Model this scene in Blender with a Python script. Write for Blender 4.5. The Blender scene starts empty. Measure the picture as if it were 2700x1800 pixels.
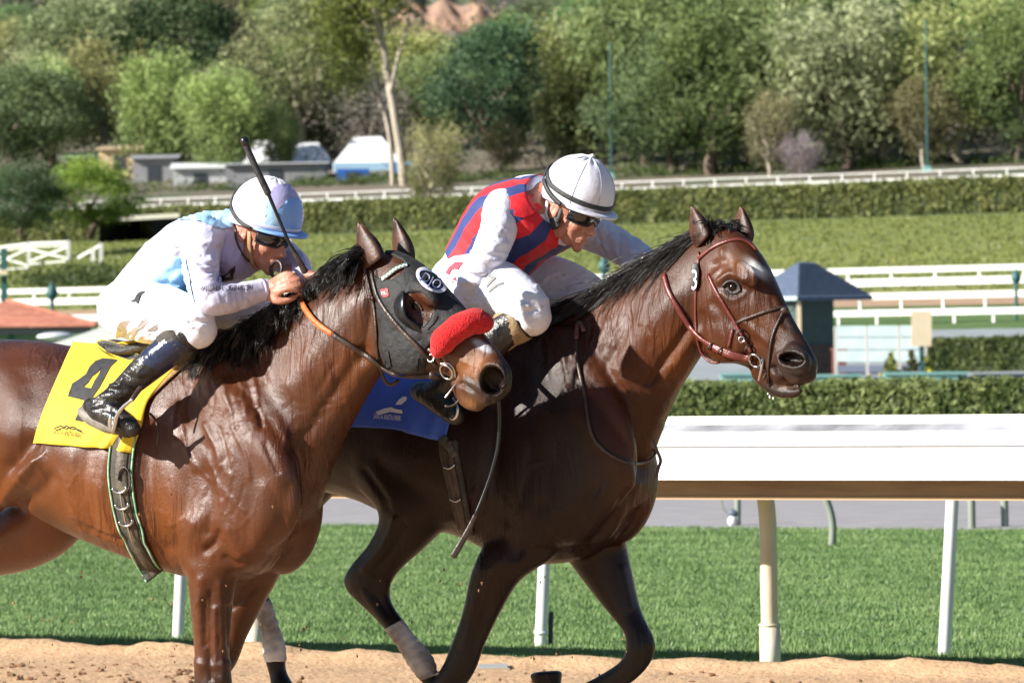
import bpy, bmesh, math, random
import numpy as np
from mathutils import Vector, Matrix
from mathutils.bvhtree import BVHTree
from mathutils.geometry import delaunay_2d_cdt

random.seed(7)
rng = np.random.default_rng(7)
SC = bpy.context.scene
COL = SC.collection
R = math.radians

# ------------------------------------------------------------------ camera
F = 15000.0                     # focal length in photograph pixels (2700 wide) = 200 mm
CU, CV = 1350.0, 900.0
CAM = np.array([0.0, 0.0, 1.6])
ROLL = 0.0175
PITCH = 20.0 / F
fwd = np.array([0.0, math.cos(PITCH), -math.sin(PITCH)])
_up0 = np.array([0.0, math.sin(PITCH), math.cos(PITCH)])
_rt0 = np.array([1.0, 0.0, 0.0])
rgt = math.cos(ROLL) * _rt0 - math.sin(ROLL) * _up0
upv = math.sin(ROLL) * _rt0 + math.cos(ROLL) * _up0
cam_data = bpy.data.cameras.new("camera")
cam = bpy.data.objects.new("camera", cam_data)
COL.objects.link(cam)
cam.matrix_world = Matrix(((rgt[0], upv[0], -fwd[0], CAM[0]),
                           (rgt[1], upv[1], -fwd[1], CAM[1]),
                           (rgt[2], upv[2], -fwd[2], CAM[2]),
                           (0, 0, 0, 1)))
cam_data.sensor_width = 36.0
cam_data.lens = 36.0 * F / 2700.0
cam_data.clip_start = 0.5
cam_data.clip_end = 4000.0
cam_data.dof.use_dof = True
cam_data.dof.focus_distance = 18.3
cam_data.dof.aperture_fstop = 13.0
SC.camera = cam

# ------------------------------------------------------------------ light
SUN_TRAVEL = Vector((0.84, 0.30, -0.47)).normalized()
world = bpy.data.worlds.new("World")
SC.world = world
world.use_nodes = True
wn = world.node_tree
bg = wn.nodes["Background"]
sky = wn.nodes.new("ShaderNodeTexSky")
sky.sky_type = 'NISHITA'
sky.sun_disc = False
sky.air_density = 1.0; sky.dust_density = 0.4; sky.ozone_density = 2.5
_to = -SUN_TRAVEL
sky.sun_elevation = math.asin(_to.z)
sky.sun_rotation = math.atan2(_to.x, _to.y)
wn.links.new(sky.outputs[0], bg.inputs[0])
bg.inputs[1].default_value = 0.05
sun_data = bpy.data.lights.new("sun", 'SUN')
sun_data.energy = 5.0
sun_data.angle = R(0.5)
sun_data.color = (1.0, 0.95, 0.87)
sun = bpy.data.objects.new("sun", sun_data)
COL.objects.link(sun)
sun.rotation_euler = SUN_TRAVEL.to_track_quat('-Z', 'Y').to_euler()
sun.location = (-20, -5, 20)
SC.view_settings.view_transform = 'Standard'
SC.view_settings.look = 'None'
SC.view_settings.exposure = 1.0
SC.view_settings.gamma = 1.0
SC.view_settings.use_curve_mapping = False

# ------------------------------------------------------------------ pixel <-> world
def ray(u, v):
    return fwd + rgt * ((u - CU) / F) - upv * ((v - CV) / F)

def at(u, v, y):
    d = ray(u, v)
    return CAM + d * (y / d[1])

def proj(P):
    Q = np.asarray(P) - CAM
    z = Q @ fwd
    return CU + F * (Q @ rgt) / z, CV - F * (Q @ upv) / z

class Plane:
    """vertical plane through a point, heading h, lateral axis L (pointing to the off side)"""
    def __init__(s, P0, yaw):
        s.P0 = np.array([P0[0], P0[1], 0.0]); s.yaw = R(yaw)
        s.h = np.array([math.cos(s.yaw), -math.sin(s.yaw), 0.0])
        s.L = np.array([math.sin(s.yaw), math.cos(s.yaw), 0.0])
    def S(s, u, v, off=0.0):
        d = ray(u, v)
        t = ((s.P0 - CAM) @ s.L + off) / (d @ s.L)
        return CAM + d * t

# ------------------------------------------------------------------ mesh building blocks
class MB:
    def __init__(s): s.v = []; s.f = []; s.n = 0
    def add(s, V, Fc):
        V = np.asarray(V, float)
        s.v.append(V); s.f += [tuple(int(i) + s.n for i in f) for f in Fc]; s.n += len(V)
        return s
    def V(s): return np.vstack(s.v)

def catmull(A, sub):
    A = np.asarray(A, float)
    if len(A) < 3 or sub < 2:
        return A if len(A) < 2 or sub < 2 else np.vstack([A[0] + (A[1] - A[0]) * t for t in np.linspace(0, 1, sub + 1)])
    P = np.vstack([2 * A[0] - A[1], A, 2 * A[-1] - A[-2]])
    out = []
    for i in range(1, len(P) - 2):
        p0, p1, p2, p3 = P[i - 1], P[i], P[i + 1], P[i + 2]
        for k in range(sub):
            t = k / sub
            out.append(.5 * ((2 * p1) + (-p0 + p2) * t + (2 * p0 - 5 * p1 + 4 * p2 - p3) * t * t + (-p0 + 3 * p1 - 3 * p2 + p3) * t ** 3))
    out.append(P[-2])
    return np.array(out)

def ring_faces(nr, n, cap=True):
    f = []
    for i in range(nr - 1):
        for j in range(n):
            a = i * n + j; b = i * n + (j + 1) % n
            f.append((a, b, b + n, a + n))
    if cap:
        f.append(tuple(range(n - 1, -1, -1)))
        f.append(tuple((nr - 1) * n + j for j in range(n)))
    return f

def loft(pl, secs, n=28, sub=5, caps=(0, 0), cap=True):
    rows = []
    for s in secs:
        s = list(s)
        rows.append(s + [0, 0, 2][len(s) - 5:] if len(s) < 8 else s)
    rows = catmull(rows, sub)
    th = np.linspace(0, 2 * math.pi, n, endpoint=False)
    rings = []
    for uA, vA, uB, vB, w, off, k, e in rows:
        cu, cv = (uA + uB) / 2, (vA + vB) / 2
        ex, ey = (uA - uB) / 2, (vA - vB) / 2
        half = math.hypot(ex, ey) + 1e-6
        C = pl.S(cu, cv, off)
        lat = abs(w) * abs(math.sin(pl.yaw)) * (F / C[1]) * abs(ex) / half
        f = math.sqrt(max(half * half - lat * lat, (.4 * half) ** 2)) / half
        A = pl.S(cu + ex * f, cv + ey * f, off); B = pl.S(cu - ex * f, cv - ey * f, off)
        C = (A + B) / 2; H = (A - B) / 2
        c = np.cos(th); q = np.sin(th)
        c2 = np.sign(c) * np.abs(c) ** (2 / e); q2 = np.sign(q) * np.abs(q) ** (2 / e)
        rings.append(C + np.outer(c2, H) + np.outer(q2 * w * (1 - k * c2), pl.L))
    if caps[1]:
        d = rings[-1].mean(0) - rings[-2].mean(0); d /= np.linalg.norm(d) + 1e-9
        base = rings[-1]; C = base.mean(0)
        for a in (30, 55, 75, 86):
            rings.append(C + d * caps[1] * math.sin(R(a)) + (base - C) * math.cos(R(a)))
    if caps[0]:
        d = rings[0].mean(0) - rings[1].mean(0); d /= np.linalg.norm(d) + 1e-9
        base = rings[0]; C = base.mean(0)
        for a in (30, 55, 75, 86):
            rings.insert(0, C + d * caps[0] * math.sin(R(a)) + (base - C) * math.cos(R(a)))
    return np.vstack(rings), ring_faces(len(rings), n, cap)

def tube(pts, rad, n=12, sub=1, flat=1.0, side=None, roundcap=True, cap=True):
    """round (or flattened: thickness = flat * radius across 'side') tube along 3D points"""
    pts = np.asarray(pts, float)
    rad = np.ones(len(pts)) * np.asarray(rad, float)
    A = catmull(np.column_stack([pts, rad]), sub) if sub > 1 else np.column_stack([pts, rad])
    P, r = A[:, :3], np.abs(A[:, 3])
    T = np.gradient(P, axis=0); T /= np.linalg.norm(T, axis=1)[:, None] + 1e-12
    ref = np.array([0.12, -0.9, 0.35]) if side is None else np.asarray(side, float)
    nrm = ref - T[0] * (ref @ T[0])
    if np.linalg.norm(nrm) < 1e-3: nrm = np.array([1.0, 0, .2]) - T[0] * T[0][0]
    nrm /= np.linalg.norm(nrm)
    th = np.linspace(0, 2 * math.pi, n, endpoint=False)
    rings = []
    for i in range(len(P)):
        if side is not None:
            m = ref - T[i] * (ref @ T[i])
            if np.linalg.norm(m) > .15: nrm = m
        nrm = nrm - T[i] * (nrm @ T[i]); nrm /= np.linalg.norm(nrm) + 1e-12
        b = np.cross(T[i], nrm)
        rings.append(P[i] + r[i] * (np.outer(np.cos(th) * flat, nrm) + np.outer(np.sin(th), b)))
    if roundcap:
        for end in (0, -1):
            base = rings[end]; C = P[end]; d = T[end] * (1 if end else -1) * r[end] * min(1, flat + .2)
            new = [C + d * math.sin(R(a)) + (base - C) * math.cos(R(a)) for a in (35, 65, 84)]
            rings = rings + new if end else new[::-1] + rings
    return np.vstack(rings), ring_faces(len(rings), n, cap)

def ellipsoid(C, Rm, abc, nu=20, nv=14):
    V = []
    for i in range(nv + 1):
        p = math.pi * (i + .02) / (nv + .04)
        for j in range(nu):
            t = 2 * math.pi * j / nu
            V.append((math.sin(p) * math.cos(t), math.sin(p) * math.sin(t), math.cos(p)))
    V = np.array(V) * np.asarray(abc)
    return V @ np.asarray(Rm).T + np.asarray(C), ring_faces(nv + 1, nu)

def box(C, size, Rm=None):
    s = np.array(size) / 2
    V = np.array([(x, y, z) for x in (-1, 1) for y in (-1, 1) for z in (-1, 1)], float) * s
    if Rm is not None: V = V @ np.asarray(Rm).T
    return V + np.asarray(C), [(0, 1, 3, 2), (4, 6, 7, 5), (0, 4, 5, 1), (2, 3, 7, 6), (0, 2, 6, 4), (1, 5, 7, 3)]

def bar(A, B, w, h, up=(0, 0, 1)):
    """rectangular bar from A to B, w across, h along 'up'"""
    A = np.asarray(A, float); B = np.asarray(B, float)
    t = (B - A) / np.linalg.norm(B - A); up = np.asarray(up, float)
    s = np.cross(t, up); s /= np.linalg.norm(s); q = np.cross(s, t)
    V = [p + s * a * w / 2 + q * b * h / 2 for p in (A, B) for a, b in ((-1, -1), (1, -1), (1, 1), (-1, 1))]
    return np.array(V), [(3, 2, 1, 0), (4, 5, 6, 7), (0, 1, 5, 4), (1, 2, 6, 5), (2, 3, 7, 6), (3, 0, 4, 7)]

def vnormals(V, Fq):
    Fq = np.asarray(Fq)
    n = np.cross(V[Fq[:, 2]] - V[Fq[:, 0]], V[Fq[:, -1]] - V[Fq[:, 1]])
    N = np.zeros_like(V)
    for k in range(Fq.shape[1]): np.add.at(N, Fq[:, k], n)
    return N / (np.linalg.norm(N, axis=1)[:, None] + 1e-12)

def edges_of(Fq):
    Fq = np.asarray(Fq); m = Fq.shape[1]
    E = np.vstack([Fq[:, [k, (k + 1) % m]] for k in range(m)])
    return np.unique(np.sort(E, axis=1), axis=0)

def lap(V, E, it, lam=.5, mu=None, mask=None):
    nv = len(V)
    deg = np.bincount(E.ravel(), minlength=nv).astype(float)[:, None] + 1e-9
    for i in range(it):
        for l in ((lam,) if mu is None else (lam, mu)):
            S = np.empty_like(V)
            for c in range(3):
                S[:, c] = np.bincount(E[:, 0], V[E[:, 1], c], nv) + np.bincount(E[:, 1], V[E[:, 0], c], nv)
            D = (S / deg - V) * l
            V = V + (D if mask is None else D * mask[:, None])
    return V

def remesh(mb, voxel, it=6, mu=None):
    me = bpy.data.meshes.new("tmp"); me.from_pydata(mb.V().tolist(), [], mb.f); me.update()
    bm = bmesh.new(); bm.from_mesh(me); bmesh.ops.recalc_face_normals(bm, faces=bm.faces); bm.to_mesh(me); bm.free()
    o = bpy.data.objects.new("tmp", me); COL.objects.link(o)
    m = o.modifiers.new("r", 'REMESH'); m.mode = 'VOXEL'; m.voxel_size = voxel
    dg = bpy.context.evaluated_depsgraph_get()
    e = o.evaluated_get(dg); m2 = e.to_mesh()
    V = np.empty(len(m2.vertices) * 3); m2.vertices.foreach_get("co", V); V = V.reshape(-1, 3)
    L = np.empty(len(m2.loops), int); m2.loops.foreach_get("vertex_index", L); Fq = L.reshape(-1, 4)
    e.to_mesh_clear(); bpy.data.objects.remove(o); bpy.data.meshes.remove(me)
    E = edges_of(Fq)
    V = lap(V, E, it, .5, mu)
    return V, Fq

# ------------------------------------------------------------------ objects
def link(o, parent=None):
    COL.objects.link(o)
    if parent is not None: o.parent = parent
    return o

def mk(name, V, Fc, mat, parent=None, smooth=True, col=None, recalc=False, attrs=None):
    me = bpy.data.meshes.new(name)
    me.from_pydata(np.asarray(V).tolist(), [], [tuple(int(i) for i in f) for f in Fc])
    if recalc:
        bm = bmesh.new(); bm.from_mesh(me); bmesh.ops.recalc_face_normals(bm, faces=bm.faces); bm.to_mesh(me); bm.free()
    if smooth: me.polygons.foreach_set("use_smooth", [True] * len(me.polygons))
    if col is not None:
        a = me.color_attributes.new("Col", 'FLOAT_COLOR', 'POINT')
        c = np.ones((len(V), 4)); c[:, :3] = col
        a.data.foreach_set("color", c.ravel())
    if attrs:
        for k, val in attrs.items():
            a = me.attributes.new(k, 'FLOAT', 'POINT'); a.data.foreach_set("value", np.asarray(val, float))
    me.update()
    for m in (mat if isinstance(mat, (list, tuple)) else [mat]): me.materials.append(m)
    o = bpy.data.objects.new(name, me)
    return link(o, parent)

def mkb(name, mb, mat, parent=None, smooth=True, recalc=True):
    return mk(name, mb.V(), mb.f, mat, parent, smooth, None, recalc)

def tag(o, label=None, cat=None, group=None, kind=None):
    if label: o["label"] = label
    if cat: o["category"] = cat
    if group: o["group"] = group
    if kind: o["kind"] = kind
    return o

def thing(name, loc, label, cat, group=None):
    o = bpy.data.objects.new(name, None); o.empty_display_size = .1
    o.location = loc; COL.objects.link(o)
    return tag(o, label, cat, group)

def child(parent, name, V, Fc, mat, **k):
    """a part given in world coordinates, stored relative to its thing's (or part's) own origin"""
    off = np.zeros(3); p = parent
    while p is not None:
        off = off + np.array(p.location); p = p.parent
    return mk(name, np.asarray(V) - off, Fc, mat, parent, **k)

def copy_tree(o, parent=None):
    c = o.copy(); COL.objects.link(c); c.parent = parent
    for ch in list(o.children): copy_tree(ch, c)
    return c

# ------------------------------------------------------------------ surface helpers
def bvh_of(V, Fc): return BVHTree.FromPolygons([tuple(x) for x in V], [tuple(int(i) for i in f) for f in Fc])

def hit(b, u, v):
    d = Vector(ray(u, v)).normalized()
    best = None
    for t in (b if isinstance(b, (list, tuple)) else [b]):
        p, n, i, dist = t.ray_cast(Vector(CAM), d)
        if p is not None and (best is None or dist < best[2]):
            if n.dot(d) > 0: n = -n
            best = (np.array(p), np.array(n), dist)
    return best

def px_line(b, pts, step=9.0, lift=0.004, sub=8, default=None):
    """smooth pixel polyline laid on a surface -> 3D points, normals"""
    A = catmull(np.array(pts, float), sub) if len(pts) > 2 else np.array([np.array(pts[0]) + (np.array(pts[1]) - np.array(pts[0])) * t for t in np.linspace(0, 1, 12)], float)
    L = np.concatenate([[0], np.cumsum(np.hypot(*np.diff(A, axis=0).T))])
    m = max(3, int(L[-1] / step) + 1)
    q = np.linspace(0, L[-1], m)
    U = np.interp(q, L, A[:, 0]); W = np.interp(q, L, A[:, 1])
    hs = [hit(b, u, v) if b is not None else None for u, v in zip(U, W)]
    ok = np.array([h is not None for h in hs])
    ys = np.array([h[0][1] if h else np.nan for h in hs])
    if ok.any(): ys = np.interp(np.arange(m), np.arange(m)[ok], ys[ok])
    else: ys = np.full(m, default)
    P = np.array([at(u, v, y) for u, v, y in zip(U, W, ys)])
    N = np.array([h[1] if h else -ray(u, v) for h, u, v in zip(hs, U, W)])
    for _ in range(3):
        N[1:-1] = (N[:-2] + N[1:-1] + N[2:]) / 3
        P[1:-1] = P[1:-1] * .6 + (P[:-2] + P[2:]) * .2
    N /= np.linalg.norm(N, axis=1)[:, None]
    return P + N * lift, N

def ribbon(P, N, width, thick):
    m = len(P)
    T = np.gradient(P, axis=0); T /= np.linalg.norm(T, axis=1)[:, None] + 1e-12
    Sd = np.cross(T, N); Sd /= np.linalg.norm(Sd, axis=1)[:, None] + 1e-12
    w = (np.ones(m) * np.asarray(width))[:, None] / 2
    prof = [(-1, 0), (-.82, 1), (0, 1.25), (.82, 1), (1, 0), (0, -.6)]
    rings = [P + Sd * w * a + N * thick * b for a, b in prof]
    V = np.stack(rings, 1).reshape(-1, 3)
    return V, ring_faces(m, len(prof))

def strap(b, pts, width, thick=.004, lift=.004, default=None, step=9.0):
    P, N = px_line(b, pts, step, lift, default=default)
    return ribbon(P, N, width, thick)

def inside(poly, X, Y):
    c = np.zeros(len(X), bool); n = len(poly)
    for i in range(n):
        x1, y1 = poly[i]; x2, y2 = poly[(i + 1) % n]
        if y1 == y2: continue
        k = ((y1 > Y) != (y2 > Y)) & (X < (x2 - x1) * (Y - y1) / (y2 - y1) + x1)
        c ^= k
    return c

def fill_polys(polys, grid=9.0):
    """even-odd filled pixel polygons -> points, triangles"""
    pts, eds = [], []
    for p in polys:
        p = np.array(p, float); q = []
        for i in range(len(p)):
            a, c = p[i], p[(i + 1) % len(p)]
            k = max(1, int(np.hypot(*(c - a)) / grid))
            q += [a + (c - a) * t / k for t in range(k)]
        s = len(pts); pts += [tuple(x) for x in q]
        eds += [(s + i, s + (i + 1) % len(q)) for i in range(len(q))]
    A = np.array(pts)
    gx = np.arange(A[:, 0].min() + grid / 2, A[:, 0].max(), grid); gy = np.arange(A[:, 1].min() + grid / 2, A[:, 1].max(), grid)
    G = np.array([(x + (grid / 2 if j % 2 else 0), y) for j, y in enumerate(gy) for x in gx])
    if len(G):
        ins = np.zeros(len(G), bool)
        for p in polys: ins ^= inside(p, G[:, 0], G[:, 1])
        G = G[ins]
        if len(G):
            d = np.min(np.hypot(G[:, None, 0] - A[None, :, 0], G[:, None, 1] - A[None, :, 1]), axis=1)
            pts += [tuple(g) for g in G[d > grid * .35]]
    r = delaunay_2d_cdt([Vector(p) for p in pts], eds, [], 0, 1e-4)
    P = np.array([tuple(v) for v in r[0]]); T = np.array([tuple(f) for f in r[2]])
    c = P[T].mean(1)
    ins = np.zeros(len(c), bool)
    for p in polys: ins ^= inside(p, c[:, 0], c[:, 1])
    return P, T[ins]

def lay(b, P, T, lift):
    """lay a flat pixel mesh on surfaces b"""
    V = np.zeros((len(P), 3)); ok = np.zeros(len(P), bool)
    for i, (u, v) in enumerate(P):
        h = hit(b, u, v)
        if h: V[i] = h[0] + h[1] * lift; ok[i] = True
    T = np.array([t for t in T if ok[list(t)].all()])
    if len(T) == 0: return np.zeros((0, 3)), []
    ids = np.unique(T); mp = -np.ones(len(P), int); mp[ids] = np.arange(len(ids))
    return V[ids], mp[T]

def decal(name, polys, b, mat, parent, lift=.002, grid=9.0, hold=None):
    P, T = fill_polys(polys, grid)
    V, Fc = lay(b, P, T, lift)
    if not len(V): return None
    return child(parent, name, V, orient(V, Fc), mat)

def orient(V, Fc):
    out = []
    for f in Fc:
        n = np.cross(V[f[1]] - V[f[0]], V[f[2]] - V[f[0]])
        out.append(tuple(f) if n @ (V[f[0]] - CAM) < 0 else tuple(f[::-1]))
    return out

def text_px(txt, origin, ex, ey):
    """glyph outlines as pixel mesh: text x axis -> ex px per unit, y axis -> ey"""
    cu = bpy.data.curves.new("t", 'FONT'); cu.body = txt; cu.resolution_u = 3
    o = bpy.data.objects.new("t", cu); COL.objects.link(o)
    dg = bpy.context.evaluated_depsgraph_get()
    me = bpy.data.meshes.new_from_object(o.evaluated_get(dg))
    V = np.array([v.co[:2] for v in me.vertices])
    me.calc_loop_triangles()
    T = np.array([tuple(t.vertices) for t in me.loop_triangles])
    bpy.data.objects.remove(o); bpy.data.curves.remove(cu); bpy.data.meshes.remove(me)
    wd = V[:, 0].max()
    return np.asarray(origin) + np.outer(V[:, 0], ex) + np.outer(V[:, 1], ey), T, wd

def text_fit(txt, p0, p1, height):
    """text running from pixel p0 to p1 with cap height in pixels"""
    V, T, wd = text_px(txt, (0, 0), (1, 0), (0, 1))
    d = (np.array(p1) - np.array(p0)) / wd
    n = np.array([d[1], -d[0]]); n = n / np.linalg.norm(n) * height / .7
    return np.asarray(p0) + np.outer(V[:, 0], d) + np.outer(V[:, 1], n), T

def drape(b, rows, nx, ny, lift, hold=.35):
    """grid patch between pixel polylines (rows), laid on a surface"""
    rows = [catmull(np.array(r, float), 6) for r in rows]
    rs = []
    for r in rows:
        L = np.concatenate([[0], np.cumsum(np.hypot(*np.diff(r, axis=0).T))]); q = np.linspace(0, L[-1], nx)
        rs.append(np.column_stack([np.interp(q, L, r[:, 0]), np.interp(q, L, r[:, 1])]))
    A = np.array(rs)
    G = np.stack([catmull(A[:, j], 8) for j in range(nx)], 1)
    idx = np.linspace(0, len(G) - 1, ny)
    lo = np.floor(idx).astype(int); hi = np.minimum(lo + 1, len(G) - 1); fr = (idx - lo)[:, None, None]
    G = G[lo] * (1 - fr) + G[hi] * fr
    P = G.reshape(-1, 2)
    hs = [hit(b, u, v) for u, v in P]
    ok = np.array([h is not None for h in hs])
    Y = np.array([h[0][1] if h else 0 for h in hs]).reshape(ny, nx); K = ok.reshape(ny, nx)
    for _ in range(60):                       # carry depth over the edge of the body
        if K.all(): break
        for i in range(ny):
            for j in range(nx):
                if not K[i, j]:
                    q = [(a, c) for a, c in ((i - 1, j), (i + 1, j), (i, j - 1), (i, j + 1)) if 0 <= a < ny and 0 <= c < nx and K[a, c]]
                    if q: Y[i, j] = np.mean([Y[a, c] for a, c in q]); K[i, j] = True
    for _ in range(4):
        Z = Y.copy(); Z[1:-1, 1:-1] = (Y[:-2, 1:-1] + Y[2:, 1:-1] + Y[1:-1, :-2] + Y[1:-1, 2:]) / 4
        Y = np.minimum(Y, Z)
    V = np.array([at(u, v, y) for (u, v), y in zip(P, Y.ravel())])
    Fc = [(i * nx + j, i * nx + j + 1, (i + 1) * nx + j + 1, (i + 1) * nx + j) for i in range(ny - 1) for j in range(nx - 1)]
    N = vnormals(V, np.array(Fc))
    s = np.sign(-(N @ fwd)); s[s == 0] = 1
    return V + N * s[:, None] * lift, Fc, G

def thicken(V, Fc, t, nx, ny):
    """closed slab from a grid patch"""
    N = vnormals(V, np.array(Fc)); s = np.sign(-(N @ fwd))[:, None]
    W = V - N * s * t; n = len(V)
    f = list(Fc) + [tuple(i + n for i in q[::-1]) for q in Fc]
    rim = [j for j in range(nx)] + [i * nx + nx - 1 for i in range(1, ny)] + [(ny - 1) * nx + j for j in range(nx - 2, -1, -1)] + [i * nx for i in range(ny - 2, 0, -1)]
    for a, c in zip(rim, rim[1:] + rim[:1]): f.append((a, a + n, c + n, c))
    return np.vstack([V, W]), f

def sculpt(V, N, strokes, front=True):
    """strokes: (pixel polyline, width px, amount m) pushed along the normal on the side facing the camera"""
    u, v = proj(V)
    face = -(N @ fwd)
    wgt = np.clip((face + .15) / .35, 0, 1) if front else np.ones(len(V))
    D = np.zeros(len(V))
    for pts, w, a in strokes:
        A = catmull(np.array(pts, float), 5) if len(pts) > 2 else np.array(pts, float)
        best = np.full(len(V), 1e9)
        near = (u > A[:, 0].min() - 3 * w) & (u < A[:, 0].max() + 3 * w) & (v > A[:, 1].min() - 3 * w) & (v < A[:, 1].max() + 3 * w)
        idx = np.where(near)[0]
        if len(idx) == 0: continue
        U, W = u[idx], v[idx]; bb = np.full(len(idx), 1e18)
        if len(A) == 1: bb = (U - A[0, 0]) ** 2 + (W - A[0, 1]) ** 2
        for p, q in zip(A[:-1], A[1:]):
            d = q - p; t = np.clip(((U - p[0]) * d[0] + (W - p[1]) * d[1]) / (d @ d + 1e-9), 0, 1)
            bb = np.minimum(bb, (U - p[0] - t * d[0]) ** 2 + (W - p[1] - t * d[1]) ** 2)
        D[idx] += a * np.exp(-bb / (w * w))
    return V + N * (D * wgt)[:, None]

def frame(fw, up):
    """columns: forward, left, up"""
    f = np.array(fw, float); f /= np.linalg.norm(f)
    u = np.array(up, float); u -= f * (u @ f); u /= np.linalg.norm(u)
    return np.column_stack([f, np.cross(u, f), u])

def noise3(P, seed=0, oct=3):
    """cheap smooth value noise from sums of sines"""
    g = np.random.default_rng(seed); out = np.zeros(len(P)); a = 1.0; fq = 1.0
    for o in range(oct):
        for k in range(4):
            d = g.normal(size=3); d /= np.linalg.norm(d)
            out += a * np.sin(P @ d * fq * 6.283 + g.uniform(0, 6.28)) / 4
        a *= .5; fq *= 2.1
    return out

# ------------------------------------------------------------------ materials
def nodes(name):
    m = bpy.data.materials.new(name); m.use_nodes = True
    nt = m.node_tree; return m, nt, nt.nodes["Principled BSDF"]

def mat(name, c, rough=.6, c2=None, scale=20.0, bump=0.0, bscale=None, metal=0.0, spec=.5, sheen=0.0, detail=4.0, coat=0.0, stretch=None, vcol=False, emit=None, trans=0.0, blo=.35, bhi=.65, bdist=.01):
    m, nt, b = nodes(name)
    N = nt.nodes.new; Lk = nt.links.new
    b.inputs["Roughness"].default_value = rough; b.inputs["Metallic"].default_value = metal
    b.inputs["Specular IOR Level"].default_value = spec
    b.inputs["Sheen Weight"].default_value = sheen; b.inputs["Coat Weight"].default_value = coat
    b.inputs["Coat Roughness"].default_value = .2
    if trans:
        b.inputs["Subsurface Weight"].default_value = trans; b.inputs["Subsurface Radius"].default_value = (.01, .004, .002)
    tc = N("ShaderNodeTexCoord"); src = tc.outputs["Object"]
    if stretch:
        mp = N("ShaderNodeMapping"); mp.inputs["Scale"].default_value = stretch; Lk(src, mp.inputs[0]); src = mp.outputs[0]
    base = None
    if vcol:
        a = N("ShaderNodeVertexColor"); a.layer_name = "Col"; base = a.outputs[0]
    if c2 is not None:
        t = N("ShaderNodeTexNoise"); t.inputs["Scale"].default_value = scale; t.inputs["Detail"].default_value = detail
        Lk(src, t.inputs["Vector"])
        r = N("ShaderNodeMapRange"); r.inputs[1].default_value = blo; r.inputs[2].default_value = bhi; Lk(t.outputs[0], r.inputs[0])
        x = N("ShaderNodeMix"); x.data_type = 'RGBA'; Lk(r.outputs[0], x.inputs["Factor"])
        if vcol:
            x.blend_type = 'MULTIPLY'; Lk(base, x.inputs["A"]); x.inputs["B"].default_value = (*c2, 1)
        else:
            x.inputs["A"].default_value = (*c, 1); x.inputs["B"].default_value = (*c2, 1)
        base = x.outputs["Result"]
    if base is not None: Lk(base, b.inputs["Base Color"])
    else: b.inputs["Base Color"].default_value = (*c, 1)
    if bump:
        t = N("ShaderNodeTexNoise"); t.inputs["Scale"].default_value = bscale or scale; t.inputs["Detail"].default_value = 5
        Lk(src, t.inputs["Vector"])
        bp = N("ShaderNodeBump"); bp.inputs["Strength"].default_value = bump; bp.inputs["Distance"].default_value = bdist
        Lk(t.outputs[0], bp.inputs["Height"]); Lk(bp.outputs[0], b.inputs["Normal"])
    if emit: b.inputs["Emission Color"].default_value = (*emit, 1); b.inputs["Emission Strength"].default_value = 1
    return m
# ================================================================== SETTING
TY = .727                                   # the course runs 36 degrees across the view
RD = np.array([math.cos(R(36)), -math.sin(R(36)), 0.0]); RN = np.array([math.sin(R(36)), math.cos(R(36)), 0.0])
_D = np.array([-80, 27.9, 28.6, 47, 53, 66, 100, 140, 165, 190, 205, 225, 240, 270, 300, 330, 365, 400, 470, 550, 700, 900, 1500.])
_Z = np.array([0, 0, -.12, -.12, -.03, 0, 0, .1, .45, 1.7, 2.25, 3.05, 3.95, 5.5, 7.1, 8.5, 10.1, 12.3, 18.5, 26.0, 42.7, 66, 130.])
def gz(x, y): return np.interp(y + TY * x, _D, _Z)
_ys = np.concatenate([np.arange(20, 120, .05), np.arange(120, 1400, .25)])
def ghit(u, v):
    """where the sight line through a pixel meets the terrain"""
    d = ray(u, v); P = CAM + np.outer(_ys / d[1], d)
    k = np.where(P[:, 2] <= gz(P[:, 0], P[:, 1]))[0]
    return P[k[0]] if len(k) else P[-1]
def Qd(d, u, z=None, dz=0.0):
    """point on the line at course distance d, seen in pixel column u"""
    k = (u - CU) / F; y = d / (1 + TY * k); x = k * y
    return np.array([x, y, (float(gz(x, y)) if z is None else z) + dz])
def at_d(d, u, v):
    p = Qd(d, u); q = at(u, v, p[1]); return q

def strip(name, d0, d1, m, a0, a1, nd, na, dz=0.0, disp=None):
    dd = np.unique(np.concatenate([np.linspace(d0, d1, nd), _D[(_D > d0) & (_D < d1)]])); aa = np.linspace(a0, a1, na); nd = len(dd)
    V = []
    for d in dd:
        for a in aa:
            s = d * math.cos(R(36)); p = RN * s + RD * a
            V.append((p[0], p[1], float(np.interp(d, _D, _Z)) + dz))
    V = np.array(V)
    if disp is not None: V[:, 2] += disp(V, np.repeat(dd, na))
    Fc = [(i * na + j, i * na + j + 1, (i + 1) * na + j + 1, (i + 1) * na + j) for i in range(nd - 1) for j in range(na - 1)]
    return tag(mk(name, V, Fc, m, recalc=False), kind="structure")

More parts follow.
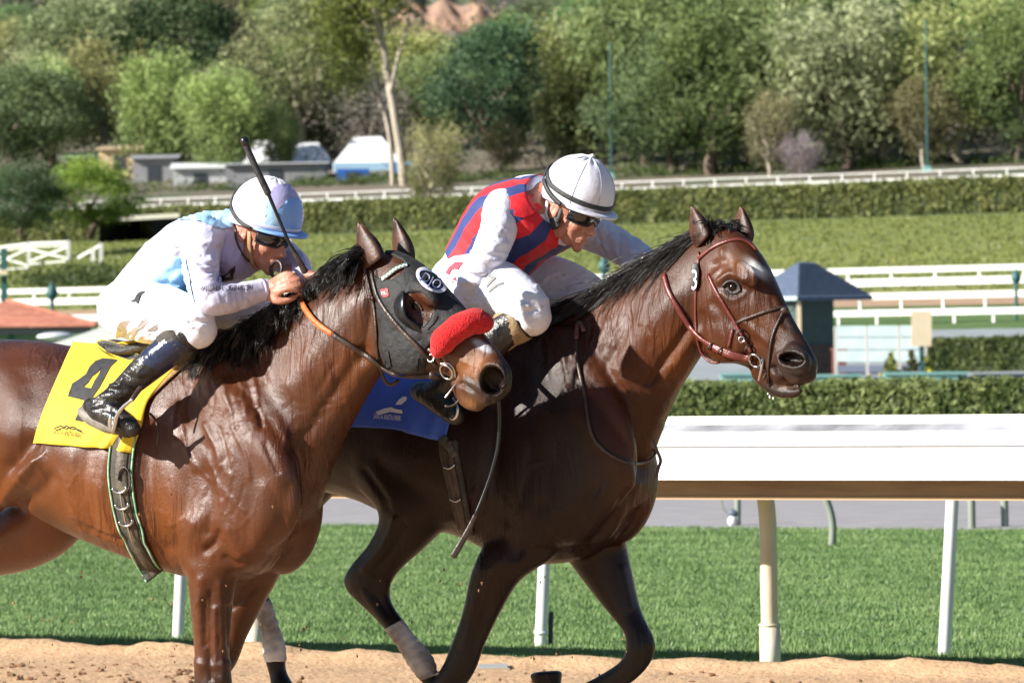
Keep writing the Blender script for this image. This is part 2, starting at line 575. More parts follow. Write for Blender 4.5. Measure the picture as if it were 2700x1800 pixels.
def mkfast(name, V, Fa, m, parent=None, col=None, kind=None, smooth=False):
    V = np.asarray(V, np.float32); Fa = np.asarray(Fa, np.int32); k = Fa.shape[1]
    me = bpy.data.meshes.new(name)
    me.vertices.add(len(V)); me.vertices.foreach_set("co", V.ravel())
    me.loops.add(Fa.size); me.loops.foreach_set("vertex_index", Fa.ravel())
    me.polygons.add(len(Fa)); me.polygons.foreach_set("loop_start", np.arange(0, Fa.size, k, dtype=np.int32))
    if smooth: me.polygons.foreach_set("use_smooth", np.ones(len(Fa), bool))
    me.update(calc_edges=True)
    if col is not None:
        a = me.color_attributes.new("Col", 'FLOAT_COLOR', 'POINT'); c = np.ones((len(V), 4), np.float32); c[:, :3] = col; a.data.foreach_set("color", c.ravel())
    me.materials.append(m)
    o = bpy.data.objects.new(name, me); link(o, parent)
    if kind: o["kind"] = kind
    return o

DIRT = mat("track_dirt", (.53, .345, .195), .95, c2=(.42, .255, .135), scale=7, bump=.8, bscale=30, detail=8, blo=.35, bhi=.75, bdist=.02)
DIRTDARK = mat("damp_clod", (.30, .17, .09), .95, c2=(.20, .105, .055), scale=20, bump=.6, bscale=60)
TURFBASE = mat("turf_soil", (.09, .17, .036), .95, c2=(.14, .225, .055), scale=1.2, bump=.4, detail=8)
ROADM = mat("gravel_road", (.34, .33, .34), .95, c2=(.25, .24, .25), scale=3, bump=.4, bscale=40, stretch=(1, 3, 1))
LAWN = mat("infield_grass", (.10, .17, .035), .95, c2=(.055, .115, .022), scale=.55, bump=.6, bscale=4, detail=8)
BANK = mat("bank_grass", (.20, .225, .045), .95, c2=(.135, .175, .035), scale=.12, bump=.6, bscale=4, detail=8)
ROUGH = mat("rough_grass", (.135, .185, .045), .95, c2=(.09, .12, .04), scale=.35, bump=.6, bscale=3, detail=8)
HILLM = mat("dry_hillside", (.17, .135, .105), .98, c2=(.09, .10, .06), scale=.12, bump=.8, bscale=1.2, detail=10, blo=.4, bhi=.62)
APRON = mat("pale_apron", (.30, .33, .35), .9, c2=(.24, .27, .28), scale=1.2)
TRAINDIRT = mat("training_dirt", (.36, .22, .13), .95, c2=(.44, .30, .19), scale=.8)
WHITEPAINT = mat("rail_white", (.72, .71, .69), .5, c2=(.50, .46, .41), scale=5, blo=.58, bhi=.9, detail=10, bump=.15, bscale=8)
WHITEFAR = mat("far_rail_white", (.74, .74, .72), .6, c2=(.62, .62, .60), scale=2)

def dirt_disp(V, d):
    n = noise3(V[:, :3] * np.array([1.2, 1.2, 0]), 3, 4) * .012 + noise3(V * np.array([6, 6, 0]), 4, 2) * .007
    return n + .055 * np.exp(-((d - 27.55) / .22) ** 2) * (1 + .5 * noise3(V * np.array([2.2, 2.2, 0]), 8, 2)) - .03 * smoothstep0(d, 27.7, 27.95)
def smoothstep0(x, a, b):
    t = np.clip((x - a) / (b - a), 0, 1); return t * t * (3 - 2 * t)
AR = lambda d: -d * math.sin(R(36))          # course coordinate under the camera axis
strip("dirt_track", 22.0, 28.0, DIRT, AR(27) - 8, AR(27) + 8, 110, 300, 0, dirt_disp)
strip("dirt_track", -60, 22.0, DIRT, -160, 120, 24, 40)
strip("turf_course", 28.0, 49.5, TURFBASE, -160, 120, 16, 60)
strip("service_road", 49.5, 62, ROADM, -160, 120, 8, 60)
strip("infield_lawn", 62, 142, LAWN, -260, 160, 16, 60)
strip("paved_apron", 142, 186, APRON, -360, 200, 12, 60)
strip("infield_lawn", 186, 207, LAWN, -420, 220, 10, 60)
strip("training_track", 207, 221, TRAINDIRT, -420, 220, 8, 60)
strip("grass_bank", 221, 301, BANK, -520, 260, 30, 60)
strip("rough_meadow", 301, 372, ROUGH, -620, 320, 20, 60, 0, lambda V, d: .25 * noise3(V * .06, 3, 3) * ((d > 310) & (d < 360)))
strip("hillside", 372, 1500, HILLM, -1500, 900, 120, 160, 0, lambda V, d: (1.6 * noise3(V * .012, 5, 4) + .5 * noise3(V * .06, 6, 3)) * smoothstep0(d, 380, 440))

# ---------------------------------------------------------------- turf: blades
def blades(name, n, ymin, ymax, dmin, dmax, h, w, m, umin=-120, umax=2820, seed=1, c0=(.06, .155, .036), c1=(.13, .24, .085), nb=5):
    g = np.random.default_rng(seed)
    y = np.sqrt(g.uniform(ymin ** 2, ymax ** 2, n)); u = g.uniform(umin, umax, n); x = (u - CU) / F * y
    d = y + TY * x; k = (d > dmin) & (d < dmax); x, y = x[k], y[k]; n = len(x)
    z = gz(x, y)
    P = np.repeat(np.column_stack([x, y, z]), nb, 0); N_ = len(P)
    P[:, :2] += g.normal(0, .022, (N_, 2))
    ang = g.uniform(0, 6.283, N_); lean = g.uniform(.1, .75, N_); hh = h * g.uniform(.5, 1.25, N_) * (1 + .25 * np.repeat(noise3(np.column_stack([x, y, z]) * .35, 2, 2), nb)); ww = w * g.uniform(.6, 1.3, N_)
    dr = np.column_stack([np.cos(ang), np.sin(ang), np.zeros(N_)]); sd = np.column_stack([-np.sin(ang), np.cos(ang), np.zeros(N_)])
    a = P + sd * ww[:, None] / 2; b = P - sd * ww[:, None] / 2; t = P + dr * (hh * lean)[:, None]; t[:, 2] += hh
    V = np.stack([a, b, t], 1).reshape(-1, 3); T = np.arange(len(V)).reshape(-1, 3)
    f = np.clip(g.normal(.42, .26, N_) + .5 * np.repeat(noise3(np.column_stack([x, y, z]) * .8, 5, 3), nb), 0, 1)[:, None]
    c = np.array(c0) * (1 - f) + np.array(c1) * f
    c[g.uniform(size=N_) < .018] = (.42, .46, .34)
    return tag(mkfast(name, V, T, m, col=np.repeat(c, 3, 0)), "short green turf grass beside the dirt track", "grass", kind="stuff")
GRASSM = mat("grass_blade", (.1, .2, .05), .75, vcol=True)
blades("turf_grass", 125000, 26.0, 54, 28.25, 49.7, .026, .0065, GRASSM, c0=(.095, .18, .050), c1=(.22, .315, .115))
blades("bank_grass_tufts", 26000, 200, 330, 222, 300, .10, .10, GRASSM, seed=4, c0=(.135, .175, .03), c1=(.24, .255, .055), nb=4)
blades("lawn_tufts", 9000, 58, 150, 64, 141, .10, .03, GRASSM, seed=6, c0=(.06, .13, .025), c1=(.12, .19, .05), nb=4)
blades("meadow_tufts", 14000, 290, 400, 311, 371, .5, .16, GRASSM, seed=5, c0=(.055, .09, .022), c1=(.14, .15, .05), nb=4)
# dark clods kicked up on the track
g = np.random.default_rng(3); mbc = MB()
for i in range(2600):
    u = g.uniform(-60, 2760); v = g.uniform(1722, 1830)
    if g.uniform() > (.8 if u < 620 and v > 1755 else .10): continue
    p = ghit(u, v); r = .003 + .011 * g.uniform() ** 2.5 * (1.5 if u < 620 else 1)
    e, f_ = ellipsoid(p + np.array([0, 0, r * .3]), np.eye(3), (r * g.uniform(.8, 1.6), r, r * .7), 6, 4)
    mbc.add(e + g.normal(0, r * .22, e.shape), f_)
tag(mkb("dirt_clods", mbc, DIRTDARK, smooth=False), "loose dark clods scattered on the tan dirt track", "clods", kind="stuff")

# ---------------------------------------------------------------- near rail
def rail_pt(d, a, dn, z):
    """d course distance, a along the course, dn metres towards the track"""
    return RN * (d * math.cos(R(36)) - dn) + RD * a + np.array([0, 0, z])
RAILD = 28.55; A0, A1 = AR(28.5) - 9, AR(28.5) + 8
def a_of(u, d):
    p = Qd(d, u); return float(p @ RD)
rail = thing("running_rail", tuple(rail_pt(RAILD, AR(28.5), 0, 0)), "white sloped rail cover over a brown board beside the dirt track", "rail")
def extrude(prof, a0, a1, n=60, wob=0.0, d=RAILD):
    V = []; aa = np.linspace(a0, a1, n); g = np.random.default_rng(int(abs(prof[0][0]) * 1000) + len(prof))
    for a in aa:
        for dn, z in prof: V.append(rail_pt(d, a, dn, z + wob * math.sin(a * 1.7 + dn * 30) + wob * g.normal() * .4))
    return np.array(V), ring_faces(n, len(prof), True)
child(rail, "cover_lip", *extrude([(.20, 1.032), (.225, .876), (.215, .876), (.19, 1.028)], A0, A1, 40), WHITEPAINT, smooth=False)
child(rail, "cover_slope", *extrude([(.05, 1.106), (.20, 1.0385), (.19, 1.030), (.04, 1.095)], A0, A1, 40), WHITEPAINT, smooth=False)
child(rail, "weathered_strip", *extrude([(-.02, 1.139), (.052, 1.104), (.045, 1.09), (-.03, 1.12)], A0, A1, 260, .002), mat("weathered_grey", (.13, .135, .15), .8, c2=(.40, .41, .45), scale=3, detail=9, blo=.36, bhi=.64), smooth=False)
child(rail, "cover_crown", *extrude([(-.12, 1.17), (-.02, 1.180), (-.015, 1.1385), (-.12, 1.13)], A0, A1, 40), WHITEPAINT, smooth=False)
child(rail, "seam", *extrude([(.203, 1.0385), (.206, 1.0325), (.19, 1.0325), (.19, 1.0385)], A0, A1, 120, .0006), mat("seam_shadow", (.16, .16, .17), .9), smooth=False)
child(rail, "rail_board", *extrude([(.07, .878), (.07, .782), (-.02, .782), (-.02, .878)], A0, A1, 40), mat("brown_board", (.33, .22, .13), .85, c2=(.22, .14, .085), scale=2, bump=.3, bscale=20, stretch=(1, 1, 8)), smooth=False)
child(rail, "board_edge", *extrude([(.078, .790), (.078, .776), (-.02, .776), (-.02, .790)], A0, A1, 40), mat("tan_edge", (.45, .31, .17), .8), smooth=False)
POSTM = mat("dusty_post", (.62, .46, .30), .6, c2=(.75, .68, .58), scale=3, stretch=(1, 1, .5), bump=.2, bscale=30)
def gooseneck(u, first):
    a = a_of(u, RAILD + .6)
    o = thing("rail_post", tuple(rail_pt(RAILD, a, -.5, 0)), "dusty curved gooseneck rail post half hidden behind the near horse's forelegs" if first else "dusty curved gooseneck rail post standing clear in front of the open turf", "post", "gooseneck posts of the white rail")
    pts = [rail_pt(RAILD, a, dn, z) for dn, z in ((-.5, -.2), (-.5, .1), (-.5, .36), (-.5, .58), (-.495, .68), (-.475, .78), (-.42, .87), (-.32, .93), (-.18, .96))]
    child(o, "pole", *tube(pts, .043, n=18, sub=5), POSTM)
    child(o, "sleeve", *tube([rail_pt(RAILD, a, -.5, -.2), rail_pt(RAILD, a, -.5, .13)], [.052, .052], n=18, roundcap=False), POSTM)
    child(o, "cap_strap", *tube([rail_pt(RAILD, a, -.5, .128), rail_pt(RAILD, a, -.5, .14)], .055, n=18, roundcap=False), POSTM)
for i, u in enumerate((650, 2012)): gooseneck(u, i == 0)
WHITEPOLE = mat("white_pole", (.80, .80, .80), .4, c2=(.70, .70, .71), scale=6)
for i, (ut, ub, vb) in enumerate(((487, 468, 1712), (1444, 1424, 1733), (2513, 2488, 1760))):
    dd = RAILD + 2.9
    B_ = at_d(dd, ub, vb); T_ = at_d(dd, ut, 1290)
    o = thing("stake", tuple(B_), ["slim white stake beside the dark wrapped hind leg", "slim white stake with a grey ring, between the far horse's legs", "tall slim white stake standing alone on the turf"][i], "stake", "white stakes along the turf edge")
    child(o, "pole", *tube([B_ + (B_ - T_) * .25, B_, T_], .034, n=16), WHITEPOLE)
    if i == 1:
        C = B_ + (T_ - B_) * .14
        child(o, "ring", *tube([C, C + (T_ - B_) * .02], .041, n=16, roundcap=False), WHITEPOLE)
        child(o, "conduit", *tube([B_ + np.array([.05, .03, -.1]), B_ + (T_ - B_) * .26 + np.array([.05, .03, 0])], .014, n=10), mat("dark_conduit", (.05, .055, .07), .6))
# small things beyond the turf, seen under the rail
GREYPOLE = mat("grey_green_pole", (.22, .25, .21), .7)
o = thing("bent_pole", tuple(ghit(2192, 1440)), "bent grey pole standing in the turf, seen under the rail", "pole")
y_ = ghit(2192, 1440)[1]
child(o, "pole", *tube([at(u, v, y_) for u, v in ((2193, 1445), (2196, 1390), (2190, 1350), (2178, 1315), (2170, 1290))], .030, n=12, sub=4), GREYPOLE)
o = thing("sprinkler", tuple(ghit(1935, 1385)), "grey sprinkler riser with a white base at the turf's far edge", "sprinkler")
y_ = ghit(1935, 1385)[1]
child(o, "riser", *tube([at(1945, 1392, y_), at(1945, 1300, y_)], .028, n=12), GREYPOLE)
child(o, "valve", *ellipsoid(at(1934, 1352, y_), np.eye(3), (.05, .04, .035)), mat("blue_grey_valve", (.10, .13, .17), .5))
child(o, "base", *ellipsoid(at(1932, 1373, y_), np.eye(3), (.045, .045, .05)), WHITEPAINT)
child(o, "hose", *tube([at(1930, 1352, y_), at(1910, 1345, y_), at(1900, 1310, y_)], .006, n=6, sub=4), GREYPOLE)
for (u, v, lab) in ((2563, 1392, "thin grey marker post on the gravel road edge, right of the white stake"), (2650, 1388, "pale grey marker post on the gravel road, farthest from the white stake")):
    p = ghit(u, v); o = thing("marker_post", tuple(p), lab, "post")
    child(o, "pole", *tube([p + np.array([0, 0, -.1]), at(u - 2, 1300, p[1])], .032, n=10), GREYPOLE)
    child(o, "cap", *ellipsoid(at(u - 2, 1300, p[1]), np.eye(3), (.036, .036, .02)), GREYPOLE)
# metal drain grate in the berm
p = ghit(1300, 1764)
o = thing("drain_cover", tuple(p), "flat grey metal drain cover set in the dirt edge", "drain cover")
child(o, "plate", *bar(p + np.array([-.07, 0, .0]), p + np.array([.07, 0, .0]), .10, .05), mat("galvanised", (.45, .49, .52), .4, metal=.3), smooth=False)
child(o, "frame", *bar(p + np.array([-.08, -.06, -.015]), p + np.array([.08, -.06, -.015]), .03, .05), mat("tan_frame", (.42, .33, .22), .7), smooth=False)

# ---------------------------------------------------------------- hedges
LEAFM = mat("leaf", (.06, .1, .03), .6, vcol=True, spec=.3)
def translucent(m, k):
    nt = m.node_tree; b = nt.nodes["Principled BSDF"]; out = nt.nodes["Material Output"]
    t = nt.nodes.new("ShaderNodeBsdfTranslucent"); a = nt.nodes.new("ShaderNodeVertexColor"); a.layer_name = "Col"; nt.links.new(a.outputs[0], t.inputs[0])
    x = nt.nodes.new("ShaderNodeMixShader"); x.inputs[0].default_value = k
    nt.links.new(b.outputs[0], x.inputs[1]); nt.links.new(t.outputs[0], x.inputs[2]); nt.links.new(x.outputs[0], out.inputs[0])
translucent(LEAFM, .36)
def tinted(m):
    """each tree's own colour multiplies its leaf colours"""
    nt = m.node_tree; oi = nt.nodes.new("ShaderNodeObjectInfo")
    for n in [x for x in nt.nodes if x.type == 'VERTEX_COLOR']:
        x = nt.nodes.new("ShaderNodeMix"); x.data_type = 'RGBA'; x.blend_type = 'MULTIPLY'; x.inputs["Factor"].default_value = 1
        tg = [l.to_socket for l in n.outputs[0].links]
        for l in list(n.outputs[0].links): nt.links.remove(l)
        nt.links.new(n.outputs[0], x.inputs["A"]); nt.links.new(oi.outputs["Color"], x.inputs["B"])
        for t in tg: nt.links.new(x.outputs["Result"], t)
tinted(LEAFM)
HEDGECORE = mat("hedge_core", (.020, .032, .012), .95, c2=(.035, .05, .018), scale=2)
def leaves(C, size, cols, seed, flat=0.0, aspect=1.0, n4=True):
    """a quad leaf at each centre"""
    g = np.random.default_rng(seed); n = len(C)
    a = g.normal(size=(n, 3)); a[:, 2] *= (1 - flat); a /= np.linalg.norm(a, axis=1)[:, None]
    b = np.cross(a, g.normal(size=(n, 3))); b /= np.linalg.norm(b, axis=1)[:, None]
    s = (size * g.uniform(.6, 1.4, n))[:, None]
    V = np.stack([C - a * s * aspect, C + b * s * .55, C + a * s * aspect, C - b * s * .55], 1).reshape(-1, 3)
    return V, np.arange(n * 4).reshape(-1, 4), np.repeat(cols, 4, 0)
def hedge(name, d, u0, u1, ztop_of, thick, leaf, per, label, c0, c1, seed, zbase=None):
    A, B_ = Qd(d, u0), Qd(d, u1)
    o = thing(name, tuple((A + B_) / 2 * np.array([1, 1, 0]) + np.array([0, 0, min(A[2], B_[2])])), label, "hedge")
    n = max(4, int(np.linalg.norm(B_ - A) / 1.0)); prof = []
    for i in range(n + 1):
        t = i / n; p = A + (B_ - A) * t; zt = ztop_of(t); zb = p[2] - .2
        nn = RN * thick
        prof.append([p + np.array([0, 0, zb - p[2]]), p * np.array([1, 1, 0]) + np.array([0, 0, zt - .06]), p * np.array([1, 1, 0]) + nn + np.array([0, 0, zt - .06]), p + nn + np.array([0, 0, zb - p[2]])])
    V = np.array(prof).reshape(-1, 3); child(o, "core", V, ring_faces(n + 1, 4), HEDGECORE, smooth=False, recalc=True)
    g = np.random.default_rng(seed); Ln = np.linalg.norm((B_ - A)[:2]); H = ztop_of(.5) - (A[2] + B_[2]) / 2
    m1 = int(Ln * H * per); m2 = int(Ln * thick * per * .8)
    t = g.uniform(size=m1 + m2); P = A + np.outer(t, B_ - A); zt = np.array([ztop_of(q) for q in t])
    f = g.uniform(size=m1 + m2) ** .85; P[:m1, 2] = P[:m1, 2] + (zt[:m1] - P[:m1, 2]) * f[:m1]
    P[:m1] -= RN * (np.abs(g.normal(0, leaf * .6, m1)) + leaf * .7 * (noise3(P[:m1] * .8, 4, 3)))[:, None]
    P[m1:] += RN * (g.uniform(-.05, 1, m2) * thick)[:, None]; P[m1:, 2] = zt[m1:] + g.normal(0, leaf * .5, m2) + leaf * .6 * noise3(P[m1:] * .5, 3, 2)
    q = np.clip(.45 + .35 * noise3(P * .7, 2, 3) + g.normal(0, .22, m1 + m2), 0, 1)[:, None]
    V, Fa, C = leaves(P, leaf, np.array(c0) * (1 - q) + np.array(c1) * q, seed)
    mkfast("leaves", V - np.array(o.location), Fa, LEAFM, o, C, kind="stuff")
    return o
hedge("hedge", 62.5, 1500, 2860, lambda t: 1.0, 1.0, .045, 1500, "clipped green hedge running just behind the white rail", (.10, .145, .045), (.30, .34, .13), 1)
hedge("hedge", 303, -200, 2900, lambda t: 8.92 - .0 * t, 1.6, .13, 130, "long clipped hedge along the top of the grass bank", (.12, .15, .05), (.31, .32, .12), 2)
hedge("hedge", 160, 2436, 2860, lambda t: 1.24, 1.0, .07, 420, "low dark hedge behind the cream sign", (.06, .09, .028), (.18, .21, .07), 3)

# ---------------------------------------------------------------- far rails
def bar_rail(name, d, u0, u1, bars, step, zpost, label, m, pw=.09):
    A, B_ = Qd(d, u0), Qd(d, u1)
    o = thing(name, tuple((A + B_) / 2), label, "rail")
    for z0, z1, th in bars:
        a = A * np.array([1, 1, 0]) + np.array([0, 0, A[2] + (z0 + z1) / 2]); b = B_ * np.array([1, 1, 0]) + np.array([0, 0, B_[2] + (z0 + z1) / 2])
        child(o, "bar", *bar(a, b, th, z1 - z0), m, smooth=False)
    n = int(np.linalg.norm(B_ - A) / step)
    for i in range(n + 1):
        p = A + (B_ - A) * (i + .35) / (n + 1)
        child(o, "post", *bar(p + np.array([0, 0, -.2]) + RN * .02, p + np.array([0, 0, zpost]) + RN * .02, pw, pw * .8, up=RN), m, smooth=False)
    return o
bar_rail("far_rail", 365, -150, 2900, [(.42, .58, .06), (.93, .99, .06)], 2.4, .95, "long white double rail below the wooded hillside", WHITEFAR)
bar_rail("far_rail", 358, 800, 2150, [(.30, .55, .1)], 5.5, .4, "low pale rail in the meadow under the long double rail", mat("dull_rail", (.42, .43, .36), .8), .08)
bar_rail("track_rail", 226, -300, 2900, [(.05, .33, .2), (.55, .76, .12)], 2.0, .6, "white two-bar rail at the foot of the grass bank", WHITEFAR)
bar_rail("track_rail", 204, 1500, 2900, [(.34, .56, .14)], 1.7, .36, "white single-bar rail in front of the training track", WHITEFAR)
bar_rail("track_rail", 190, 1500, 2900, [(.26, .46, .14)], 1.5, .3, "white low rail nearest the blue-roofed hut", WHITEFAR)
bar_rail("track_rail", 200, -300, 700, [(.3, .52, .14)], 1.7, .3, "white low rail behind the red tiled roof", WHITEFAR)
# ================================================================== SCENERY: buildings, signs, trees
TEAL = mat("teal_paint", (.028, .105, .105), .55, c2=(.035, .125, .12), scale=4)
CREAM = mat("cream_paint", (.80, .66, .46), .7, c2=(.74, .60, .41), scale=3)
def yaw_frame(deg): return np.array([[math.cos(R(deg)), -math.sin(R(deg)), 0], [math.sin(R(deg)), math.cos(R(deg)), 0], [0, 0, 1]])
def px_m(y): return F / y

# hut with a blue hipped roof
p0 = ghit(2110, 992); y0 = p0[1]; s = 1 / px_m(y0)
hut = thing("hut", tuple(p0), "dark green hut with a blue shingled hip roof and cream corner post", "hut")
E1 = np.array([math.cos(R(18)), math.sin(R(18)), 0]); E2 = np.array([-math.sin(R(18)) - .55, math.cos(R(18)), 0]); E2 /= np.linalg.norm(E2)
a1 = (2203 - 2110) * s / E1[0]; a2 = (2110 - 2050) * s / abs(E2[0]); ze = (992 - 786) * s
HW = mat("hut_wall", (.045, .080, .072), .6, c2=(.035, .062, .057), scale=3); HW2 = mat("hut_boards", (.085, .055, .045), .8, c2=(.06, .04, .035), scale=3)
c = [p0, p0 + E1 * a1, p0 + E1 * a1 + E2 * a2, p0 + E2 * a2]; up = np.array([0, 0, 1.0])
child(hut, "wall", np.array([q + up * .0 for q in c] + [q + up * ze for q in c]), ring_faces(2, 4), HW, smooth=False, recalc=True)
for t in np.linspace(.04, .80, 5):   # lower board courses on the right wall
    child(hut, "board", *bar(p0 + E1 * .03 - E2 * .02 + up * (t * ze * .45), p0 + E1 * (a1 - .03) - E2 * .02 + up * (t * ze * .45), .03, ze * .075), HW2, smooth=False)
child(hut, "window_frame", *bar(p0 + E2 * (a2 * .2) - E1 * .02 + up * ze * .88, p0 + E2 * (a2 * .8) - E1 * .02 + up * ze * .88, .03, .12), HW, smooth=False)
child(hut, "corner_post", *bar(p0 - E1 * .02 - E2 * .02, p0 - E1 * .02 - E2 * .02 + up * ze, .10, .10, up=(0, 1, 0)), CREAM, smooth=False)
apex = at(2106, 690, y0 + .7)
ov = .62
eR = [p0 - E1 * .30 - E2 * .35, p0 + E1 * (a1 + .85) - E2 * .35, p0 + E1 * (a1 + .85) + E2 * (a2 + .5), p0 - E1 * .30 + E2 * (a2 + .95)]
eR = [np.array([q[0], q[1], p0[2] + ze + .03]) for q in eR]
ridge2 = apex + E1 * .45 - up * .02
ROOFB = mat("blue_shingle", (.075, .105, .165), .7, c2=(.045, .07, .13), scale=6, bump=.4, bscale=12, stretch=(1, 1, 6))
Vr = np.array(eR + [apex, ridge2] + [q - up * .10 for q in eR])
roof = child(hut, "roof", Vr, [(0, 1, 5, 4), (3, 0, 4), (2, 3, 4, 5), (1, 2, 5), (6, 7, 1, 0), (7, 8, 2, 1), (8, 9, 3, 2), (9, 6, 0, 3), (9, 8, 7, 6)], ROOFB, smooth=False, recalc=True)
for k in range(1, 10):
    t = k / 10
    A_ = eR[0] * (1 - t) + apex * t; B_ = eR[1] * (1 - t) + ridge2 * t
    child(roof, "shingle_course", *bar(A_ + np.array([0, -.012, .012]), B_ + np.array([0, -.012, .012]), .05, .022), ROOFB, smooth=False)
child(hut, "fascia", *bar(eR[3] - up * .03 - E1 * .01, eR[0] - up * .03 - E1 * .01, .04, .10), mat("pale_fascia", (.42, .55, .52), .6), smooth=False)
q = ghit(2213, 992); o = thing("bollard", tuple(q), "squat red brick pillar beside the hut", "pillar")
child(o, "shaft", *bar(q, at(2213, 925, q[1]), .36, .36, up=(0, 1, 0)), mat("red_brick", (.24, .075, .06), .85, c2=(.18, .05, .045), scale=8), smooth=False)
child(o, "cap", *bar(at(2213, 925, q[1]), at(2213, 918, q[1]), .42, .42, up=(0, 1, 0)), mat("brick_cap", (.28, .10, .08), .85), smooth=False)
# panel fence right of the hut
pf = Qd(152, 2330); o = thing("panel_fence", tuple(pf), "pale blue-grey panel fence with cream posts beside the hut", "fence")
PANEL = mat("grey_panel", (.30, .39, .40), .6, c2=(.25, .33, .34), scale=2)
us = [2205, 2288, 2372, 2440]
for i in range(3):
    A_, B_ = at_d(152, us[i] + 3, 955), at_d(152, us[i + 1] - 3, 955); hgt = .62
    for k in range(3): child(o, "panel", *bar(A_ + up * (.02 + k * .32 + .14), B_ + up * (.02 + k * .32 + .14), .04, .27), PANEL, smooth=False)
for u in us:
    A_ = at_d(152, u, 965); child(o, "post", *bar(A_ - up * .3, A_ + up * 1.02, .09, .09, up=(0, 1, 0)), mat("cream_post", (.58, .56, .50), .7) if u == us[0] else bpy.data.materials["cream_post"], smooth=False)
child(o, "kickboard", *bar(at_d(152, 2205, 972), at_d(152, 2440, 972), .05, .18), mat("navy_board", (.06, .08, .13), .7), smooth=False)
# cream sign
q = ghit(2432, 1010); o = thing("sign", tuple(q), "blank cream notice board on a teal post", "sign")
child(o, "post", *bar(q, at(2430, 900, q[1]), .12, .08, up=(0, 1, 0)), TEAL, smooth=False)
A_ = at(2403, 866, q[1] - .06); B_ = at(2456, 866, q[1] - .06)
child(o, "board", *bar(A_, B_, .05, 93 / px_m(q[1])), CREAM, smooth=False)
# turquoise planters, red kerb, dark bench
PLANT = mat("turquoise_wall", (.25, .46, .42), .7, c2=(.21, .40, .37), scale=3)
for (u0, u1, v0, v1, lab) in ((1900, 2060, 986, 1014, "low turquoise planter wall behind the dark bay's jaw"), (2110, 2270, 990, 1012, "low turquoise planter wall in front of the blue-roofed hut"), (2330, 2548, 984, 1014, "low turquoise planter wall around the flowers by the sign")):
    yb = ghit((u0 + u1) / 2, v1)[1]
    A_, B_ = at(u0, v1, yb), at(u1, v1 - (u1 - u0) * .0 - 2, yb); hg = (v1 - v0) / px_m(yb)
    o = thing("planter", tuple((A_ + B_) / 2), lab, "planter")
    child(o, "wall", *bar(A_ + up * (hg / 2 - .1), B_ + up * (hg / 2 - .1), .5, hg + .2), PLANT, smooth=False)
    child(o, "soil", *bar(A_ + up * (hg + .005), B_ + up * (hg + .005), .4, .02), DIRTDARK, smooth=False)
    child(o, "coping", *bar(A_ + up * hg - np.array([.02, .27, 0]), B_ + up * hg - np.array([-.02, .27, 0]), .08, .06), PLANT, smooth=False)
yb = ghit(2230, 985)[1]
o = thing("kerb", tuple(at(2230, 985, yb)), "low red kerb in front of the hut", "kerb")
child(o, "slab", *bar(at(2140, 980, yb), at(2335, 978, yb), .4, .12), bpy.data.materials["red_brick"], smooth=False)
child(o, "end_block", *bar(at(2335, 978, yb), at(2345, 978, yb), .5, .16), bpy.data.materials["red_brick"], smooth=False)
yb = ghit(2640, 1012)[1]; o = thing("bench", tuple(at(2640, 1012, yb)), "low dark bench beside the turquoise planter", "bench")
child(o, "seat", *bar(at(2565, 998, yb), at(2760, 996, yb), .4, .07), mat("dark_bench", (.03, .04, .07), .5), smooth=False)
child(o, "backrest", *bar(at(2565, 990, yb + .22), at(2760, 988, yb + .22), .05, .07), bpy.data.materials["dark_bench"], smooth=False)
for u in (2575, 2660, 2745): child(o, "leg", *bar(at(u, 1016, yb), at(u, 990, yb), .07, .3, up=(0, 1, 0)), bpy.data.materials["dark_bench"], smooth=False)

# ---------------------------------------------------------------- left: tiled pavilion, tent, cart
ya = 112.0; k = 1 / px_m(ya); zg = 0.0
pav = thing("pavilion", tuple(at(60, 1060, ya) * np.array([1, 1, 0])), "low pavilion with a terracotta tiled roof", "pavilion")
TILE = mat("terracotta_tile", (.42, .17, .11), .8, c2=(.33, .12, .08), scale=5, bump=.3, bscale=10)
e0, e1 = at(-320, 866, ya), at(252, 860, ya); r0, r1 = at(-320, 790, ya + 1.6), at(20, 800, ya + 1.6)
nt = 64; rows_ = []
for i in range(9):
    t = i / 8; row = []
    A_ = e0 * (1 - t) + r0 * t; B_ = e1 * (1 - t) + r1 * t
    for j in range(nt * 4 + 1):
        q = A_ + (B_ - A_) * j / (nt * 4); row.append(q + up * (.022 * math.cos(j / 4 * 6.283) + (.015 if i % 2 else 0)))
    rows_.append(row)
n_ = nt * 4 + 1
rf_ = child(pav, "roof", np.array(rows_).reshape(-1, 3), [(i * n_ + j, i * n_ + j + 1, (i + 1) * n_ + j + 1, (i + 1) * n_ + j) for i in range(8) for j in range(n_ - 1)], TILE, smooth=True)
child(rf_, "hip_tiles", *tube([e1 + up * .03, (e1 + r1) / 2 + up * .05, r1 + up * .05], .05, n=8), TILE)
child(rf_, "back_slope", np.array([e1, r1, r0, e0 + np.array([0, 3.2, 0]), e1 + np.array([0, 3.2, 0])]), [(0, 4, 1), (1, 4, 3, 2)], TILE, smooth=False, recalc=True)
child(pav, "fascia", *bar(e0 - up * .09 + np.array([0, .05, 0]), e1 - up * .07 + np.array([-.1, .05, 0]), .06, .13), mat("dark_fascia", (.02, .025, .03), .7), smooth=False)
child(pav, "wall", *bar(at(-320, 930, ya + .6), at(190, 930, ya + .6), .2, .9), mat("pale_teal_wall", (.30, .46, .42), .7), smooth=False)
for u in (-100, 30, 170): child(pav, "post", *bar(at(u, 880, ya + .2), at(u, 880, ya + .2) * np.array([1, 1, 0]), .12, .12, up=(0, 1, 0)), TEAL, smooth=False)
yc = 108.0
o = thing("golf_cart", tuple(at(146, 905, yc) * np.array([1, 1, 0])), "white domed golf cart roof under the pavilion eave", "cart")
